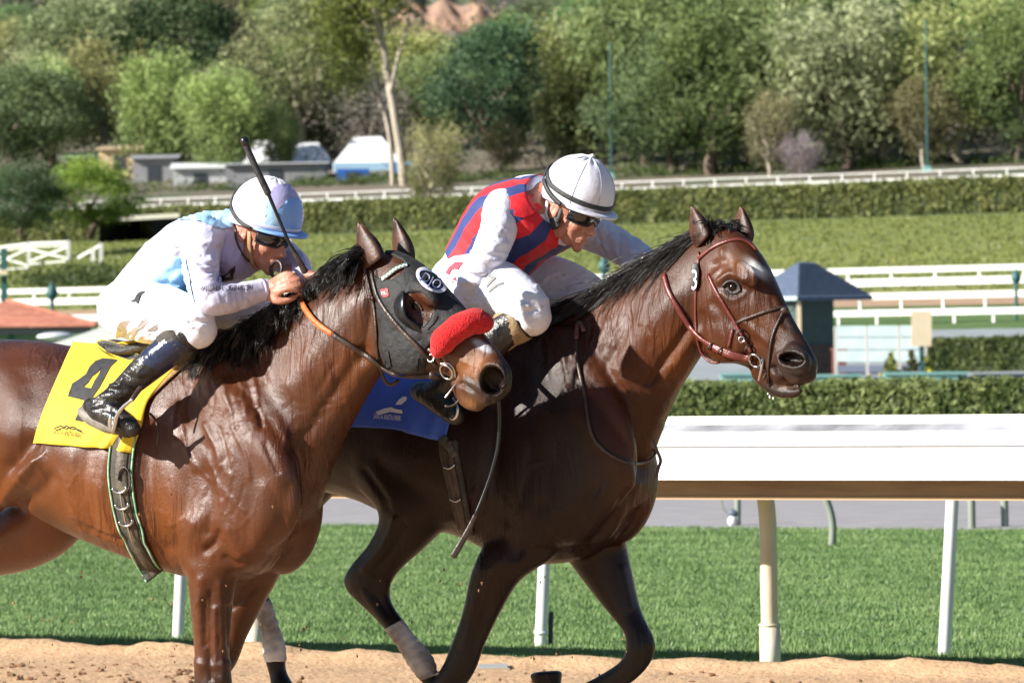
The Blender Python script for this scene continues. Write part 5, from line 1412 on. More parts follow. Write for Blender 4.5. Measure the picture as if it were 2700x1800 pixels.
LEATHER = mat("dark_leather", (.030, .018, .014), .38, c2=(.065, .040, .030), scale=35, bump=.25, bscale=160)
REDLEATHER = mat("oxblood_leather", (.115, .022, .018), .34, c2=(.17, .045, .035), scale=30, bump=.2, bscale=140)
ORANGE = mat("orange_rubber", (.56, .15, .028), .5, c2=(.40, .09, .018), scale=25, bump=.3, bscale=120)
STEEL = mat("bit_steel", (.62, .62, .62), .22, metal=1.0)
HOODCLOTH = mat("hood_cloth", (.006, .006, .0072), .7, c2=(.013, .013, .0145), scale=16, bump=.6, bscale=45, sheen=.03)
BLACKPLASTIC = mat("cup_plastic", (.012, .013, .015), .22)
REDFLEECE = mat("red_fleece", (.72, .008, .010), .92, c2=(.50, .003, .006), scale=70, bump=1.0, bscale=150, sheen=.15)
YELLOW = mat("yellow_cloth", (.86, .62, .03), .72, c2=(.80, .52, .02), scale=6, bump=.35, bscale=14, sheen=.1)
BLUECLOTH = mat("blue_cloth", (.045, .125, .62), .7, c2=(.035, .10, .52), scale=6, bump=.35, bscale=14, sheen=.1)
INK = mat("black_ink", (.020, .020, .022), .75, c2=(.035, .035, .04), scale=40)
WHITECLOTH = mat("white_print", (.78, .78, .79), .7)
LAVPRINT = mat("blue_white_thread", (.42, .48, .85), .7, c2=(.75, .77, .85), scale=30)
GREENEDGE = mat("green_edging", (.08, .30, .12), .6, c2=(.45, .62, .45), scale=30)
HAIR = mat("mane_hair", (.010, .009, .009), .36, c2=(.022, .019, .018), scale=30, spec=.6)
EYEM = mat("eye_gloss", (.006, .003, .002), .10, c2=(.012, .005, .003), scale=60, spec=.4)
WRAP = mat("white_bandage", (.66, .65, .66), .8, c2=(.20, .17, .15), scale=9, bump=.5, bscale=40)
CHAMOIS = mat("chamois", (.42, .27, .12), .85, c2=(.30, .18, .08), scale=30, bump=.4, bscale=60)
RUBBERPAD = mat("saddle_pad_rubber", (.030, .030, .030), .6, c2=(.06, .06, .055), scale=60, bump=.6, bscale=110)
GIRTHM = mat("girth_web", (.030, .029, .026), .75, c2=(.075, .066, .048), scale=18, bump=.3, bscale=90)

def shell(V, Fq, N, poly, off, hole=None, smooth=6, keep=None):
    """an offset skin over the part of a surface whose outline is poly (both sides of the body)"""
    U, W = proj(V)
    cu = U[Fq].mean(1); cv = W[Fq].mean(1)
    k = inside(poly, cu, cv)
    if keep is not None: k &= keep(V[Fq].mean(1))
    for h in (hole or []):
        k &= ~(inside(h, cu, cv))
    Fs = Fq[k]
    ids = np.unique(Fs); mp = -np.ones(len(V), int); mp[ids] = np.arange(len(ids))
    Fs = mp[Fs]; Vs = V[ids].copy(); Ns = N[ids]
    E = np.vstack([Fs[:, [a, (a + 1) % 4]] for a in range(4)])
    Es = np.sort(E, 1); un, cnt = np.unique(Es, axis=0, return_counts=True)
    Eb = un[cnt == 1]
    mask = np.zeros(len(Vs)); mask[np.unique(Eb)] = 1
    Vs = lap(Vs, Eb, smooth, .5, None, mask) if len(Eb) else Vs
    Vo = Vs + Ns * off
    # close: outer skin + rim down to the surface
    n = len(Vo); bs = np.unique(Eb); rp = -np.ones(n, int); rp[bs] = n + np.arange(len(bs))
    Vall = np.vstack([Vo, Vs[bs] - Ns[bs] * .001])
    rim = []
    directed = {(int(a), int(b)) for a, b in E}
    for a, b in Eb:
        a, b = int(a), int(b)
        if (a, b) not in directed: a, b = b, a
        rim.append((b, a, rp[a], rp[b]))
    return Vall, [tuple(f) for f in Fs] + rim

def mirror_sheet(V, nx, ny, pl, Fc, t):
    """a cloth draped on the near side is carried over the back to the off side"""
    offs = (V - pl.P0) @ pl.L
    Vm = V - 2 * np.outer(offs, pl.L)
    n = len(V)
    bridge = []
    Vb = []
    for i in range(1, 6):
        q = i / 6
        Vb.append(V[:nx] * (1 - q) + Vm[:nx] * q + np.array([0, 0, .006 * math.sin(math.pi * q)]))
    allV = np.vstack([V, Vm] + Vb)
    rows = [list(range(nx))] + [list(range(2 * n + i * nx, 2 * n + (i + 1) * nx)) for i in range(5)] + [list(range(n, n + nx))]
    f = list(Fc) + [tuple(n + i for i in q[::-1]) for q in Fc]
    for r0, r1 in zip(rows[:-1], rows[1:]):
        for j in range(nx - 1): f.append((r0[j + 1], r0[j], r1[j], r1[j + 1]))
    return allV, f

def hairs(name, parent, roots, b, mat_, seed, length, flow, curl, wave, rad, locks, per, lie=.006, fan=.010, drop=.13):
    """locks of hair: strands of one lock share a path and close up towards its tip"""
    g = np.random.default_rng(seed); mbh = MB()
    roots = np.asarray(roots, float); m = 10
    for k in range(locks):
        s = g.uniform(0, len(roots) - 1.001); i = int(s); fr = s - i; sn = s / (len(roots) - 1)
        p = roots[i] * (1 - fr) + roots[i + 1] * fr + g.normal(0, .004, 3)
        Ln = length(sn) * g.uniform(.6, 1.2)
        v = flow(sn, g); v = v / np.linalg.norm(v)
        ph = g.uniform(0, 6.28); fq = g.uniform(*wave); am = curl * g.uniform(.5, 1.4)
        perp = np.cross(v, np.array([.3, .5, .8])); perp /= np.linalg.norm(perp); perp2 = np.cross(v, perp)
        core = []; q = p.copy()
        for t in range(m):
            tt = t / (m - 1); w = am * tt ** .8
            core.append(q + perp * w * math.sin(fq * tt * 6.28 + ph) + perp2 * w * math.cos(fq * tt * 6.28 + ph))
            q = q + v * Ln / (m - 1); v = v + np.array([0, 0, -1]) * drop + g.normal(0, .05, 3); v /= np.linalg.norm(v)
        core = np.array(core)
        for j in range(per):
            off = g.normal(0, fan, 3); ph2 = g.uniform(0, 6.28); cut = g.uniform(.75, 1.05); pts = []
            for t in range(m):
                tt = t / (m - 1) * cut; x = core[0] + 0 * core[0]; f_ = tt * (m - 1); i0 = min(int(f_), m - 2); x = core[i0] + (core[i0 + 1] - core[i0]) * (f_ - i0)
                x = x + off * (1.15 - .75 * tt) + perp * .002 * math.sin(9 * tt + ph2)
                if b is not None:
                    loc, nn, idx, dist = b.find_nearest(Vector(x))
                    if loc is not None and dist < .08:
                        nn = np.array(nn); h = (x - np.array(loc)) @ nn
                        if h < lie: x = x + nn * (lie - h) * (1 if t else .3)
                pts.append(x)
            r = rad * g.uniform(.6, 1.4)
            mbh.add(*tube(pts, np.linspace(r, r * .3, m), n=3, roundcap=False))
    return mk(name, mbh.V() - np.array(parent.location), mbh.f, mat_, parent)

# ---------------------------------------------------------------- near horse: hood, eyes, mane
hood_poly = z4([(712, 600), (745, 560), (790, 470), (835, 425), (900, 418), (960, 430), (1050, 480), (1170, 580), (1270, 670), (1330, 720), (1350, 790), (1420, 850), (1330, 930), (1220, 980), (1140, 1060), (1105, 1100), (1100, 1258), (1010, 1262), (830, 1255), (795, 1100), (785, 900), (765, 760)])
ear_hole = zh([(120, 260), (330, 60), (450, 40), (690, 120), (830, 200), (850, 290), (800, 400), (640, 510), (470, 510), (300, 420), (200, 350)])
eye_hole = zh([(850, 750), (960, 710), (1120, 715), (1230, 790), (1310, 900), (1330, 1080), (1280, 1220), (1170, 1330), (1020, 1240), (880, 1160), (830, 1000), (825, 860)])
near = lambda c: np.ones(len(c), bool)
HV, HF = shell(V1, F1, N1, hood_poly, .0055, [ear_hole, eye_hole])
hood = thing("hood", tuple(HP1.S(1080, 820)), "black cloth racing hood with blinker cup on the near horse's face", "hood")
hc = child(hood, "cloth", HV, HF, HOODCLOTH, recalc=True)
BH = bvh_of(HV, HF)
# stitched emblem
def ell(cx, cy, a, b, ang, n=40): return [(cx + a * math.cos(t) * math.cos(ang) - b * math.sin(t) * math.sin(ang), cy + a * math.cos(t) * math.sin(ang) + b * math.sin(t) * math.cos(ang)) for t in np.linspace(0, 6.283, n, endpoint=False)]
an = R(36)
decal("emblem_ring", [zh(ell(1285, 520, 300, 165, an)), zh(ell(1285, 520, 262, 132, an))], BH, WHITECLOTH, hood, .003, 4)
decal("emblem_ring", [zh(ell(1285, 520, 258, 128, an)), zh(ell(1285, 520, 238, 110, an))], BH, LAVPRINT, hood, .003, 4)
tp, tt = text_fit("DJO", zh([(1090, 520)])[0], zh([(1400, 690)])[0], 24)
tv, tf = lay(BH, tp, tt, .0045)
child(hood, "emblem_letters", tv, orient(tv, tf), LAVPRINT)
decal("maker_tag", [zh([(420, 690), (440, 672), (520, 655), (545, 670), (562, 770), (550, 795), (480, 810), (462, 800)])], BH, mat("red_tag", (.7, .02, .03), .5), hood, .003, 6)
tp, tt = text_fit("ML", zh([(445, 775)])[0], zh([(535, 755)])[0], 9)
tv, tf = lay(BH, tp, tt, .005); child(hood, "maker_letters", tv, orient(tv, tf), WHITECLOTH)
# blinker cup: a shell standing off the cheek behind the eye
def cup(rows_out, rows_in, h):
    A, Na = px_line(BH, zh(rows_out), 4, .002); Bq = catmull(np.array(zh(rows_in), float), 8)
    L = np.concatenate([[0], np.cumsum(np.hypot(*np.diff(Bq, axis=0).T))]); q = np.linspace(0, L[-1], len(A))
    bu = np.interp(q, L, Bq[:, 0]); bv = np.interp(q, L, Bq[:, 1])
    yy = A[:, 1].mean()
    out = []
    for t in np.linspace(0, 1, 7):
        for i in range(len(A)):
            au, av = proj(A[i]); u = au * (1 - t) + bu[i] * t; v = av * (1 - t) + bv[i] * t
            y = A[i, 1] * (1 - t) + (yy) * t - h * math.sin(t * 1.9) * math.sin(math.pi * (i + 1.5) / (len(A) + 2)) ** .5
            out.append(at(u, v, y))
    n = len(A)
    return np.array(out), [(r * n + j, r * n + j + 1, (r + 1) * n + j + 1, (r + 1) * n + j) for r in range(6) for j in range(n - 1)], n
cv_, cf_, cn = cup([(790, 690), (690, 800), (640, 950), (680, 1110), (780, 1240), (950, 1360), (1120, 1420)], [(815, 740), (828, 860), (832, 1000), (870, 1130), (960, 1210), (1080, 1270), (1170, 1340)], .04)
V_, F_ = thicken(cv_, cf_, .003, cn, 7)
child(hood, "blinker_cup", V_, F_, BLACKPLASTIC, recalc=True)
rimP, rimN = px_line(BH, zh([(1325, 1100), (1315, 1160), (1270, 1250), (1190, 1340)]), 4, .014)
child(hood, "cup_rim", *tube(rimP, .0022, n=6), BLACKPLASTIC)
for pts in ([(815, 1110), (850, 1105), (870, 1215), (835, 1220)], [(1000, 1150), (1055, 1152), (1048, 1255), (995, 1255)]):
    decal("hood_tab", [z4(pts)], BH, HOODCLOTH, hood, .004, 6)
# eye
h = hit(B1, *zh([(1030, 960)])[0])
child(H1, "eye", *ellipsoid(h[0] - h[1] * .012, np.eye(3), (.021, .021, .021)), EYEM)
child(H1, "eyelid", *tube(px_line(B1, zh([(930, 890), (1000, 885), (1080, 930), (1130, 1020)]), 3, .002)[0], .0045, n=6), EARM)
far1 = HP1.S(*zh([(1030, 960)])[0], .085)
child(H1, "eye", *ellipsoid(far1, np.eye(3), (.02, .02, .02)), EYEM)
# browband with green and white triangles
bp, bn = px_line(B1, zh([(470, 510), (580, 430), (700, 340), (830, 290), (880, 280)]), 3, .008)
bridle1 = thing("bridle", tuple(HP1.S(1180, 960)), "dark leather bridle with red fleece noseband roll and orange rubber reins", "bridle")
child(bridle1, "browband", *ribbon(bp, bn, .014, .003), WHITECLOTH)
GREEN = mat("green_triangle", (.05, .20, .13), .6)
Tt = np.gradient(bp, axis=0); Tt /= np.linalg.norm(Tt, axis=1)[:, None]; Sd = np.cross(Tt, bn)
for i in range(2, len(bp) - 3, 3):
    for s in (1, -1):
        a = bp[i] + bn[i] * .0045
        j = i + (1 if s < 0 else 0)
        tri = np.array([bp[j] + Sd[j] * .006 * s, bp[j] + Tt[j] * .011 + Sd[j] * .006 * s, bp[j] + Tt[j] * .0055 - Sd[j] * .001 * s]) + bn[i] * .0045
        child(bridle1, "triangle", tri, orient(tri, [(0, 1, 2)]), GREEN, smooth=False)
BB = [B1, BH]
for nm, pts, w in (("throat_strap", [(690, 520), (705, 620), (735, 740), (758, 850), (768, 1000), (775, 1120), (790, 1240), (815, 1310), (850, 1350), (890, 1340), (918, 1308)], .013),
                   ("cheek_strap", [(728, 560), (755, 680), (790, 770), (850, 860), (950, 980), (1040, 1070), (1100, 1140), (1185, 1215)], .015),
                   ("noseband_strap", [(1120, 1095), (1165, 1130), (1210, 1170)], .014)):
    child(bridle1, nm, *strap(BB, z4(pts), w, .004, .003), LEATHER)
kp, kn = px_line(BB, z4([(715, 740), (760, 745)]), 4, .009); child(bridle1, "keeper", *ribbon(kp, kn, .012, .004), LEATHER)
# reins
child(bridle1, "rein_grip", *strap(B1, z4([(218, 660), (243, 740), (290, 830), (370, 925), (482, 1002)]), .021, .005, .012), ORANGE)
child(bridle1, "rein", *strap(BB, z4([(478, 1000), (560, 1050), (650, 1107), (800, 1195), (900, 1250), (1020, 1283), (1150, 1276), (1200, 1262)]), .019, .005, .013), LEATHER)
child(bridle1, "rein_billet", *strap(BB, z4([(1128, 1278), (1160, 1275), (1205, 1262)]), .024, .007, .016), LEATHER)
def ring3(C, n, r, rt, seg=28):
    n = np.asarray(n, float) / np.linalg.norm(n); a = np.cross(n, (0, 0, 1.0)); a /= np.linalg.norm(a); b = np.cross(n, a)
    P = [np.asarray(C) + r * (math.cos(t) * a + math.sin(t) * b) for t in np.linspace(0, 6.283, seg)]
    return tube(P, rt, n=8, roundcap=False, cap=False)
hb = hit(B1, *z4([(1262, 1245)])[0]); Cb = hb[0] + hb[1] * .012
child(bridle1, "bit_ring", *ring3(Cb, hb[1], .025, .0036), STEEL)
child(bridle1, "bit_bar", *tube([at(*z4([(1340, 1300)])[0], Cb[1] - .004), at(*z4([(1240, 1430)])[0], Cb[1] - .012)], .0032, n=8), STEEL)
child(bridle1, "bit_bar", *tube([at(*z4([(1210, 1200)])[0], Cb[1] - .004), at(*z4([(1260, 1195)])[0], Cb[1] - .012), at(*z4([(1300, 1240)])[0], Cb[1] - .012), at(*z4([(1310, 1300)])[0], Cb[1])], .0034, n=8, sub=4), STEEL)
child(bridle1, "curb_strap", *strap(None, z4([(1235, 1490), (1260, 1500), (1310, 1480), (1340, 1440), (1330, 1380)]), .007, .003, 0, default=Cb[1] + .01), LEATHER)
child(bridle1, "buckle", *ring3(hit(BB, *z4([(1140, 1160)])[0])[0] + np.array([0, -.012, 0]), (-.5, -.8, .2), .012, .0026), STEEL)
# red roll
rp, rn = px_line([B1, BH], z4([(1212, 1095), (1262, 1025), (1340, 965), (1425, 930), (1490, 915)]), 6, .020)
rv, rf = tube(rp, np.concatenate([[.026, .035, .040], np.full(len(rp) - 5, .042), [.041, .038]]), n=24, sub=4)
rv = rv + (noise3(rv * 18, 3, 2) * .0022)[:, None] * vnormals(rv, np.array([f for f in rf if len(f) == 4]))
child(bridle1, "noseband_roll", rv, rf, REDFLEECE)

# mane of the near horse
crest1 = [PL1.S(u, v - 6, -.01) for u, v in catmull(np.array([(585, 930), (665, 888), (745, 832), (825, 770), (895, 722), (955, 688), (985, 672)], float), 6)]
hairs("mane", H1, crest1, B1, HAIR, 11, lambda s: .13 + .05 * math.sin(s * 9), lambda s, g: -PL1.L * g.uniform(.5, 1.1) - PL1.h * g.uniform(-.1, .8) + np.array([0, 0, g.uniform(-.4, .35)]), .013, (.8, 2.0), .0019, 230, 11, .007, .008)
hairs("mane", H1, crest1[:17], B1, HAIR, 12, lambda s: .17, lambda s, g: -PL1.L * g.uniform(.6, 1.0) - PL1.h * g.uniform(-.4, .7) + np.array([0, 0, g.uniform(-.6, .2)]), .015, (.8, 2.0), .0019, 100, 11, .009, .009)
hairs("mane", H1, crest1[14:], B1, HAIR, 13, lambda s: .07, lambda s, g: -PL1.L * g.uniform(-.3, .5) - PL1.h * g.uniform(.2, 1.0) + np.array([0, 0, g.uniform(.3, .9)]), .012, (.6, 1.6), .0012, 40, 2, .006, .003, .25)
fl = [HP1.S(u, v, 0) for u, v in ((1000, 668), (1020, 664), (1040, 664))]

# ---------------------------------------------------------------- near horse: saddlecloth, girth, saddle
nx, ny = 34, 30
rows = [[(190, 915), (300, 921), (420, 912), (528, 903)], [(166, 975), (270, 985), (370, 987), (470, 968)], [(137, 1045), (230, 1056), (318, 1062), (398, 1052)], [(111, 1110), (200, 1126), (290, 1132), (378, 1118)], [(93, 1166), (190, 1177), (285, 1183), (352, 1196)]]
V_, F_, G_ = drape(B1, rows, nx, ny, .012)
jj, ii = np.meshgrid(np.linspace(0, 1, nx), np.linspace(0, 1, ny))
fold = (.018 * np.exp(-((jj - .72 - .25 * (1 - ii)) / .045) ** 2) * ii + .014 * np.exp(-((jj - .9) / .05) ** 2) * ii - .012 * np.exp(-((jj - .8) / .04) ** 2) * ii + .003 * np.sin(jj * 17 + ii * 5) * ii).ravel()
V_ = V_ - np.outer(fold, PL1.L)
cloth1 = thing("saddlecloth", tuple(PL1.S(300, 1000, -.28)), "yellow saddlecloth with a black number four on the near horse", "saddlecloth")
Vm, Fm = mirror_sheet(V_, nx, ny, PL1, F_, .003)
c1 = child(cloth1, "cloth", Vm, Fm, YELLOW, recalc=True)
m_ = c1.modifiers.new("t", 'SOLIDIFY'); m_.thickness = .004; m_.offset = -1
BC1 = bvh_of(V_, F_)
decal("number", [zc([(1150, 145), (1000, 135), (900, 170), (820, 250), (770, 350), (660, 430), (580, 480), (520, 655), (750, 710), (690, 840), (615, 980), (735, 1003), (760, 900), (860, 660), (960, 520), (1110, 240), (1205, 155)]), zc([(985, 250), (935, 320), (850, 385), (800, 465), (735, 525), (840, 545), (890, 440), (950, 350)])], BC1, INK, cloth1, .003, 7)
# race course crest: hills above two-row lettering
tp, tt = text_fit("SANTA ANITA PARK", zc([(310, 1165)])[0], zc([(705, 1235)])[0], 14)
tv, tf = lay(BC1, tp, tt, .003); child(cloth1, "print_letters", tv, orient(tv, tf), INK)
hill = np.array([(335, 1090), (380, 1075), (430, 1058), (470, 1082), (500, 1055), (545, 1085), (590, 1070), (640, 1105), (680, 1115), (705, 1135)])
child(cloth1, "print_hills", *strap(BC1, zc(hill), .004, .0008, .002, step=2), INK)
child(cloth1, "print_hills", *strap(BC1, zc(hill + np.array([25, 26])), .003, .0008, .002, step=2), INK)

saddle1 = thing("racing_saddle", tuple(PL1.S(400, 905)), "tiny black racing saddle with tan roll, girth and stirrup on the near horse", "saddle")
sd = lambda u, v, o=0: PL1.S(u, v, o)
child(saddle1, "seat", *loft(PL1, [(300, 893, 310, 930, .06), (340, 900, 350, 945, .13), (400, 898, 400, 945, .14), (460, 880, 465, 930, .12), (505, 868, 510, 915, .06)], n=20, caps=(.02, .02)), RUBBERPAD)
# cantle pad: dished oval
cp = [sd(314 + 58 * math.cos(t) + 0, 925 + 17 * math.sin(t) + 22 * math.cos(t), -.12) for t in np.linspace(0, 6.283, 36, endpoint=False)]
cc = np.mean(cp, 0); rings = [np.array(cp), cc + (np.array(cp) - cc) * .9 + np.array([0, -.006, .004]), cc + (np.array(cp) - cc) * .72 + np.array([0, .004, -.004]), cc + (np.array(cp) - cc) * .3 + np.array([0, .012, -.008])]
child(saddle1, "cantle_pad", np.vstack([rings[0] + np.array([.0, .03, -.01])] + rings), ring_faces(5, 36), RUBBERPAD, recalc=True)
child(saddle1, "pad_piping", *tube(np.vstack([cp, cp[:1]]), .0028, n=6, roundcap=False), YELLOW)
rl, rln = px_line([B1, BC1], [(468, 972), (500, 938), (532, 908)], 4, .018)
child(saddle1, "tan_roll", *tube(rl, .015, n=14), CHAMOIS)
child(saddle1, "tan_flap", *strap([B1], [(380, 1060), (430, 1012), (480, 968), (520, 932)], .022, .004, .006), CHAMOIS)
# girth
gl = [(330, 1150), (323, 1200), (320, 1250), (327, 1310), (340, 1370), (361, 1425), (388, 1478), (415, 1515)]
gw = .092
child(saddle1, "girth", *strap(B1, gl, gw, .006, .003, step=6), GIRTHM)
Pg, Ng = px_line(B1, gl, 6, .010)
Tg = np.gradient(Pg, axis=0); Tg /= np.linalg.norm(Tg, axis=1)[:, None]; Sg = np.cross(Tg, Ng)
for s in (-1, 1):
    child(saddle1, "girth_edging", *ribbon(Pg + Sg * s * gw * .46, Ng, .007, .003), GREENEDGE)
child(saddle1, "girth_strap", *ribbon(Pg[:len(Pg)] + Sg * -.004, Ng, .046, .004), mat("worn_girth_leather", (.040, .032, .024), .55, c2=(.11, .085, .055), scale=22, bump=.4, bscale=70))
for y0, y1 in ((0, .40), (.36, .40), (.47, .50), (.58, .61)):
    if y0 == 0: continue
    k = int(len(Pg) * y0)
    C = Pg[k] + Ng[k] * .012
    A = C - Sg[k] * .024; Bq = C + Sg[k] * .024; mid = C + Tg[k] * .010
    child(saddle1, "buckle", *tube([A - Tg[k] * .004, A, mid - Sg[k] * .01, mid + Sg[k] * .01, Bq, Bq - Tg[k] * .004], .0042, n=8, sub=3), STEEL)
    child(saddle1, "buckle_tongue", *tube([mid, mid + Tg[k] * .045], .003, n=6), STEEL)
k = int(len(Pg) * .30)
child(saddle1, "strap_loop", *tube([Pg[k] - Sg[k] * .02 + Ng[k] * .01 + Tg[k] * .04 * math.cos(t) - Sg[k] * .012 * 0 + Sg[k] * .022 * math.sin(t) for t in np.linspace(1.6, 6.0, 14)], .0035, n=6), LEATHER)
# stirrup iron hangs at the rider's toe
sx = lambda x, y, o=-.425: PL1.S(*zc([(x, y)])[0], o)
child(saddle1, "stirrup_iron", *tube([sx(1120, 930), sx(1110, 1030), sx(1130, 1140), sx(1170, 1020), sx(1195, 920), sx(1280, 800), sx(1400, 700)], [.011, .011, .009, .008, .008, .007, .006], n=8, sub=4), STEEL)
child(saddle1, "stirrup_leather", *tube([sx(1400, 700, -.39), sx(1500, 560, -.36), sx(1700, 300, -.30)], [.008, .009, .01], n=8, sub=4, flat=.35), LEATHER)
child(saddle1, "strap_tail", *tube([PL1.S(*z2([p])[0], -.27) for p in ((1035, 760), (1070, 800), (1090, 880), (1085, 960))], .0045, n=6, sub=4), LEATHER)

# neck strap pieces near the withers of the near horse
child(bridle1, "neck_strap", *strap(B1, z2([(1690, 300), (1720, 230), (1800, 190), (1880, 160)]), .016, .004, .022), mat("brown_strap", (.10, .035, .025), .45, c2=(.16, .07, .05), scale=30))
hh = hit(B1, *z2([(1870, 100)])[0]); hh = hh if hh else (PL1.S(715, 840, -.09), -PL1.L)
child(bridle1, "yoke_ring", *ring3(PL1.S(*z2([(1870, 105)])[0], -.10), (-.5, -.8, .1), .019, .0045), LEATHER)
child(bridle1, "yoke_ring", *ring3(PL1.S(*z1([(1905, 940)])[0], -.02), (-.7, -.7, .1), .027, .006), LEATHER)
child(bridle1, "neck_strap", *tube([PL1.S(722, 740, -.02), PL1.S(745, 785, -.03), PL1.S(730, 820, -.07), PL1.S(716, 840, -.10)], .007, n=8, sub=4, flat=.5), LEATHER)

# ---------------------------------------------------------------- far horse
hb2 = hit(B2, *z8([(737, 672)])[0])
child(H2, "eye", *ellipsoid(hb2[0] - hb2[1] * .011, np.eye(3), (.0190, .0190, .0190)), EYEM)
for pts, r in (([(672, 665), (700, 635), (745, 628), (785, 660), (790, 700)], .0050), ([(680, 690), (710, 712), (750, 718), (785, 702)], .0030)):
    child(H2, "eyelid", *tube(px_line(B2, z8(pts), 3, .003)[0], r, n=8), mat("eyelid_skin", (.012, .008, .007), .5))
child(H2, "eye", *ellipsoid(HP2.S(2000, 755, .088), np.eye(3), (.02, .02, .02)), EYEM)
bridle2 = thing("bridle", tuple(HP2.S(1960, 860)), "oxblood red leather bridle with figure-eight noseband and number tag", "bridle")
for nm, pts, w, t, m_ in (
        ("browband", [(505, 478), (560, 430), (620, 390), (700, 358), (770, 345), (840, 362), (885, 405), (900, 425)], .013, .005, REDLEATHER),
        ("cheek_strap", [(572, 585), (620, 690), (680, 790), (740, 890), (780, 970), (830, 1060), (868, 1120)], .0125, .005, REDLEATHER),
        ("throat_strap", [(508, 430), (500, 560), (488, 700), (486, 850), (492, 990), (512, 1090), (545, 1160), (590, 1195), (648, 1183)], .009, .004, REDLEATHER),
        ("noseband_strap", [(760, 918), (850, 882), (960, 842), (1060, 815), (1100, 812)], .0105, .004, LEATHER),
        ("noseband_strap", [(1085, 840), (1042, 930), (1003, 1040), (990, 1150), (984, 1250), (986, 1335)], .009, .004, LEATHER),
        ("chin_strap", [(740, 960), (725, 1020), (712, 1085)], .010, .004, REDLEATHER),
        ("rein", [(268, 590), (300, 700), (360, 810), (430, 920), (500, 1000), (580, 1060), (680, 1105), (780, 1138), (878, 1152)], .019, .006, REDLEATHER),
        ("rein_billet", [(590, 1075), (680, 1120), (780, 1152), (872, 1160)], .023, .008, REDLEATHER)):
    child(bridle2, nm, *strap(B2, z8(pts), w, t, .005 if "rein" in nm else .002), m_)
for p in ((600, 1075), (665, 1105), (790, 985), (840, 1085)):
    q = hit(B2, *z8([p])[0])
    if q: child(bridle2, "keeper", *ring3(q[0] + q[1] * .010, (.6, -.3, -.6), .012, .003), LEATHER)
q = hit(B2, *z8([(805, 1035)])[0]); child(bridle2, "buckle", *ring3(q[0] + q[1] * .012, q[1], .009, .0026), STEEL)
q = hit(B2, *z8([(905, 1165)])[0]); qy = q[0] + q[1] * .014
child(bridle2, "bit_ring", *ring3(qy, q[1], .0225, .0036), STEEL)
child(bridle2, "bit_cheek", *tube([at(*z8([(945, 1165)])[0], qy[1] - .004), at(*z8([(935, 1230)])[0], qy[1] - .006), at(*z8([(915, 1310)])[0], qy[1])], [.007, .006, .004], n=8, sub=3), STEEL)
child(bridle2, "bit_cheek", *tube([at(*z8([(905, 1230)])[0], qy[1] - .002), at(*z8([(965, 1250)])[0], qy[1] - .008), at(*z8([(945, 1310)])[0], qy[1])], [.004, .004, .004], n=8, sub=3), LEATHER)
q = hit(B2, *z8([(1090, 835)])[0]); q = q or hit(B2, *z8([(1070, 845)])[0])
child(bridle2, "noseband_knot", *ellipsoid(q[0] + q[1] * .004, np.eye(3), (.014, .010, .012)), LEATHER)
# number tag at the ear
decal("number_tag", [z8([(478, 515), (505, 505), (522, 560), (518, 650), (500, 690), (455, 705), (470, 640), (470, 570)])], B2, mat("tag_black", (.015, .015, .016), .35), bridle2, .012, 5)
tp, tt = text_fit("3", z8([(463, 690)])[0], z8([(513, 690)])[0], 52)
tv, tf = lay(B2, tp, tt, .0135); child(bridle2, "tag_number", tv, orient(tv, tf), WHITECLOTH)
# martingale rein looping under the neck, and its tail
child(bridle2, "running_martingale", *strap(B2, [(1527, 855), (1520, 900), (1523, 960), (1540, 1030), (1552, 1110), (1570, 1160), (1607, 1196), (1660, 1222), (1705, 1213), (1730, 1186)], .012, .004, .006), LEATHER)
child(bridle2, "martingale_tail", *tube([at(u, v, 18.35) for u, v in z5([(2150, 430), (2175, 490), (2200, 555), (2185, 610), (2168, 675)])], .0055, n=8, sub=4, flat=.6), LEATHER)
child(bridle2, "neck_strap", *strap(B2, [(1520, 900), (1522, 870), (1534, 848), (1540, 880)], .016, .004, .012), mat("brown_strap_far", (.10, .035, .025), .45, c2=(.16, .07, .05), scale=30))

crest2 = [PL2.S(u, v - 6, 0) for u, v in catmull(np.array([(1500, 815), (1570, 786), (1640, 745), (1715, 697), (1785, 655), (1845, 622), (1885, 603)], float), 6)]
hairs("mane", H2, crest2, B2, HAIR, 21, lambda s: .21, lambda s, g: -PL2.L * g.uniform(.0, .55) - PL2.h * g.uniform(.8, 1.2) + np.array([0, 0, g.uniform(-.75, -.2)]), .006, (.2, .8), .0017, 250, 10, .005, .008, .05)
hairs("mane", H2, crest2[2:], B2, HAIR, 22, lambda s: .20, lambda s, g: -PL2.L * g.uniform(-.3, .3) - PL2.h * g.uniform(.8, 1.2) + np.array([0, 0, g.uniform(-.35, .05)]), .012, (.3, 1.0), .0011, 45, 3, .005, .004, .05)
fl2 = [HP2.S(u, v, o) for u, v, o in ((1870, 606, -.04), (1890, 600, -.01), (1910, 598, .02), (1930, 602, .05))]
hairs("forelock", H2, fl2, B2, HAIR, 23, lambda s: .085, lambda s, g: HP2.h * g.uniform(-.9, .7) - HP2.L * g.uniform(-.5, .8) + np.array([0, 0, g.uniform(-.1, .4)]), .006, (.2, .7), .0016, 46, 9, .007, .006)

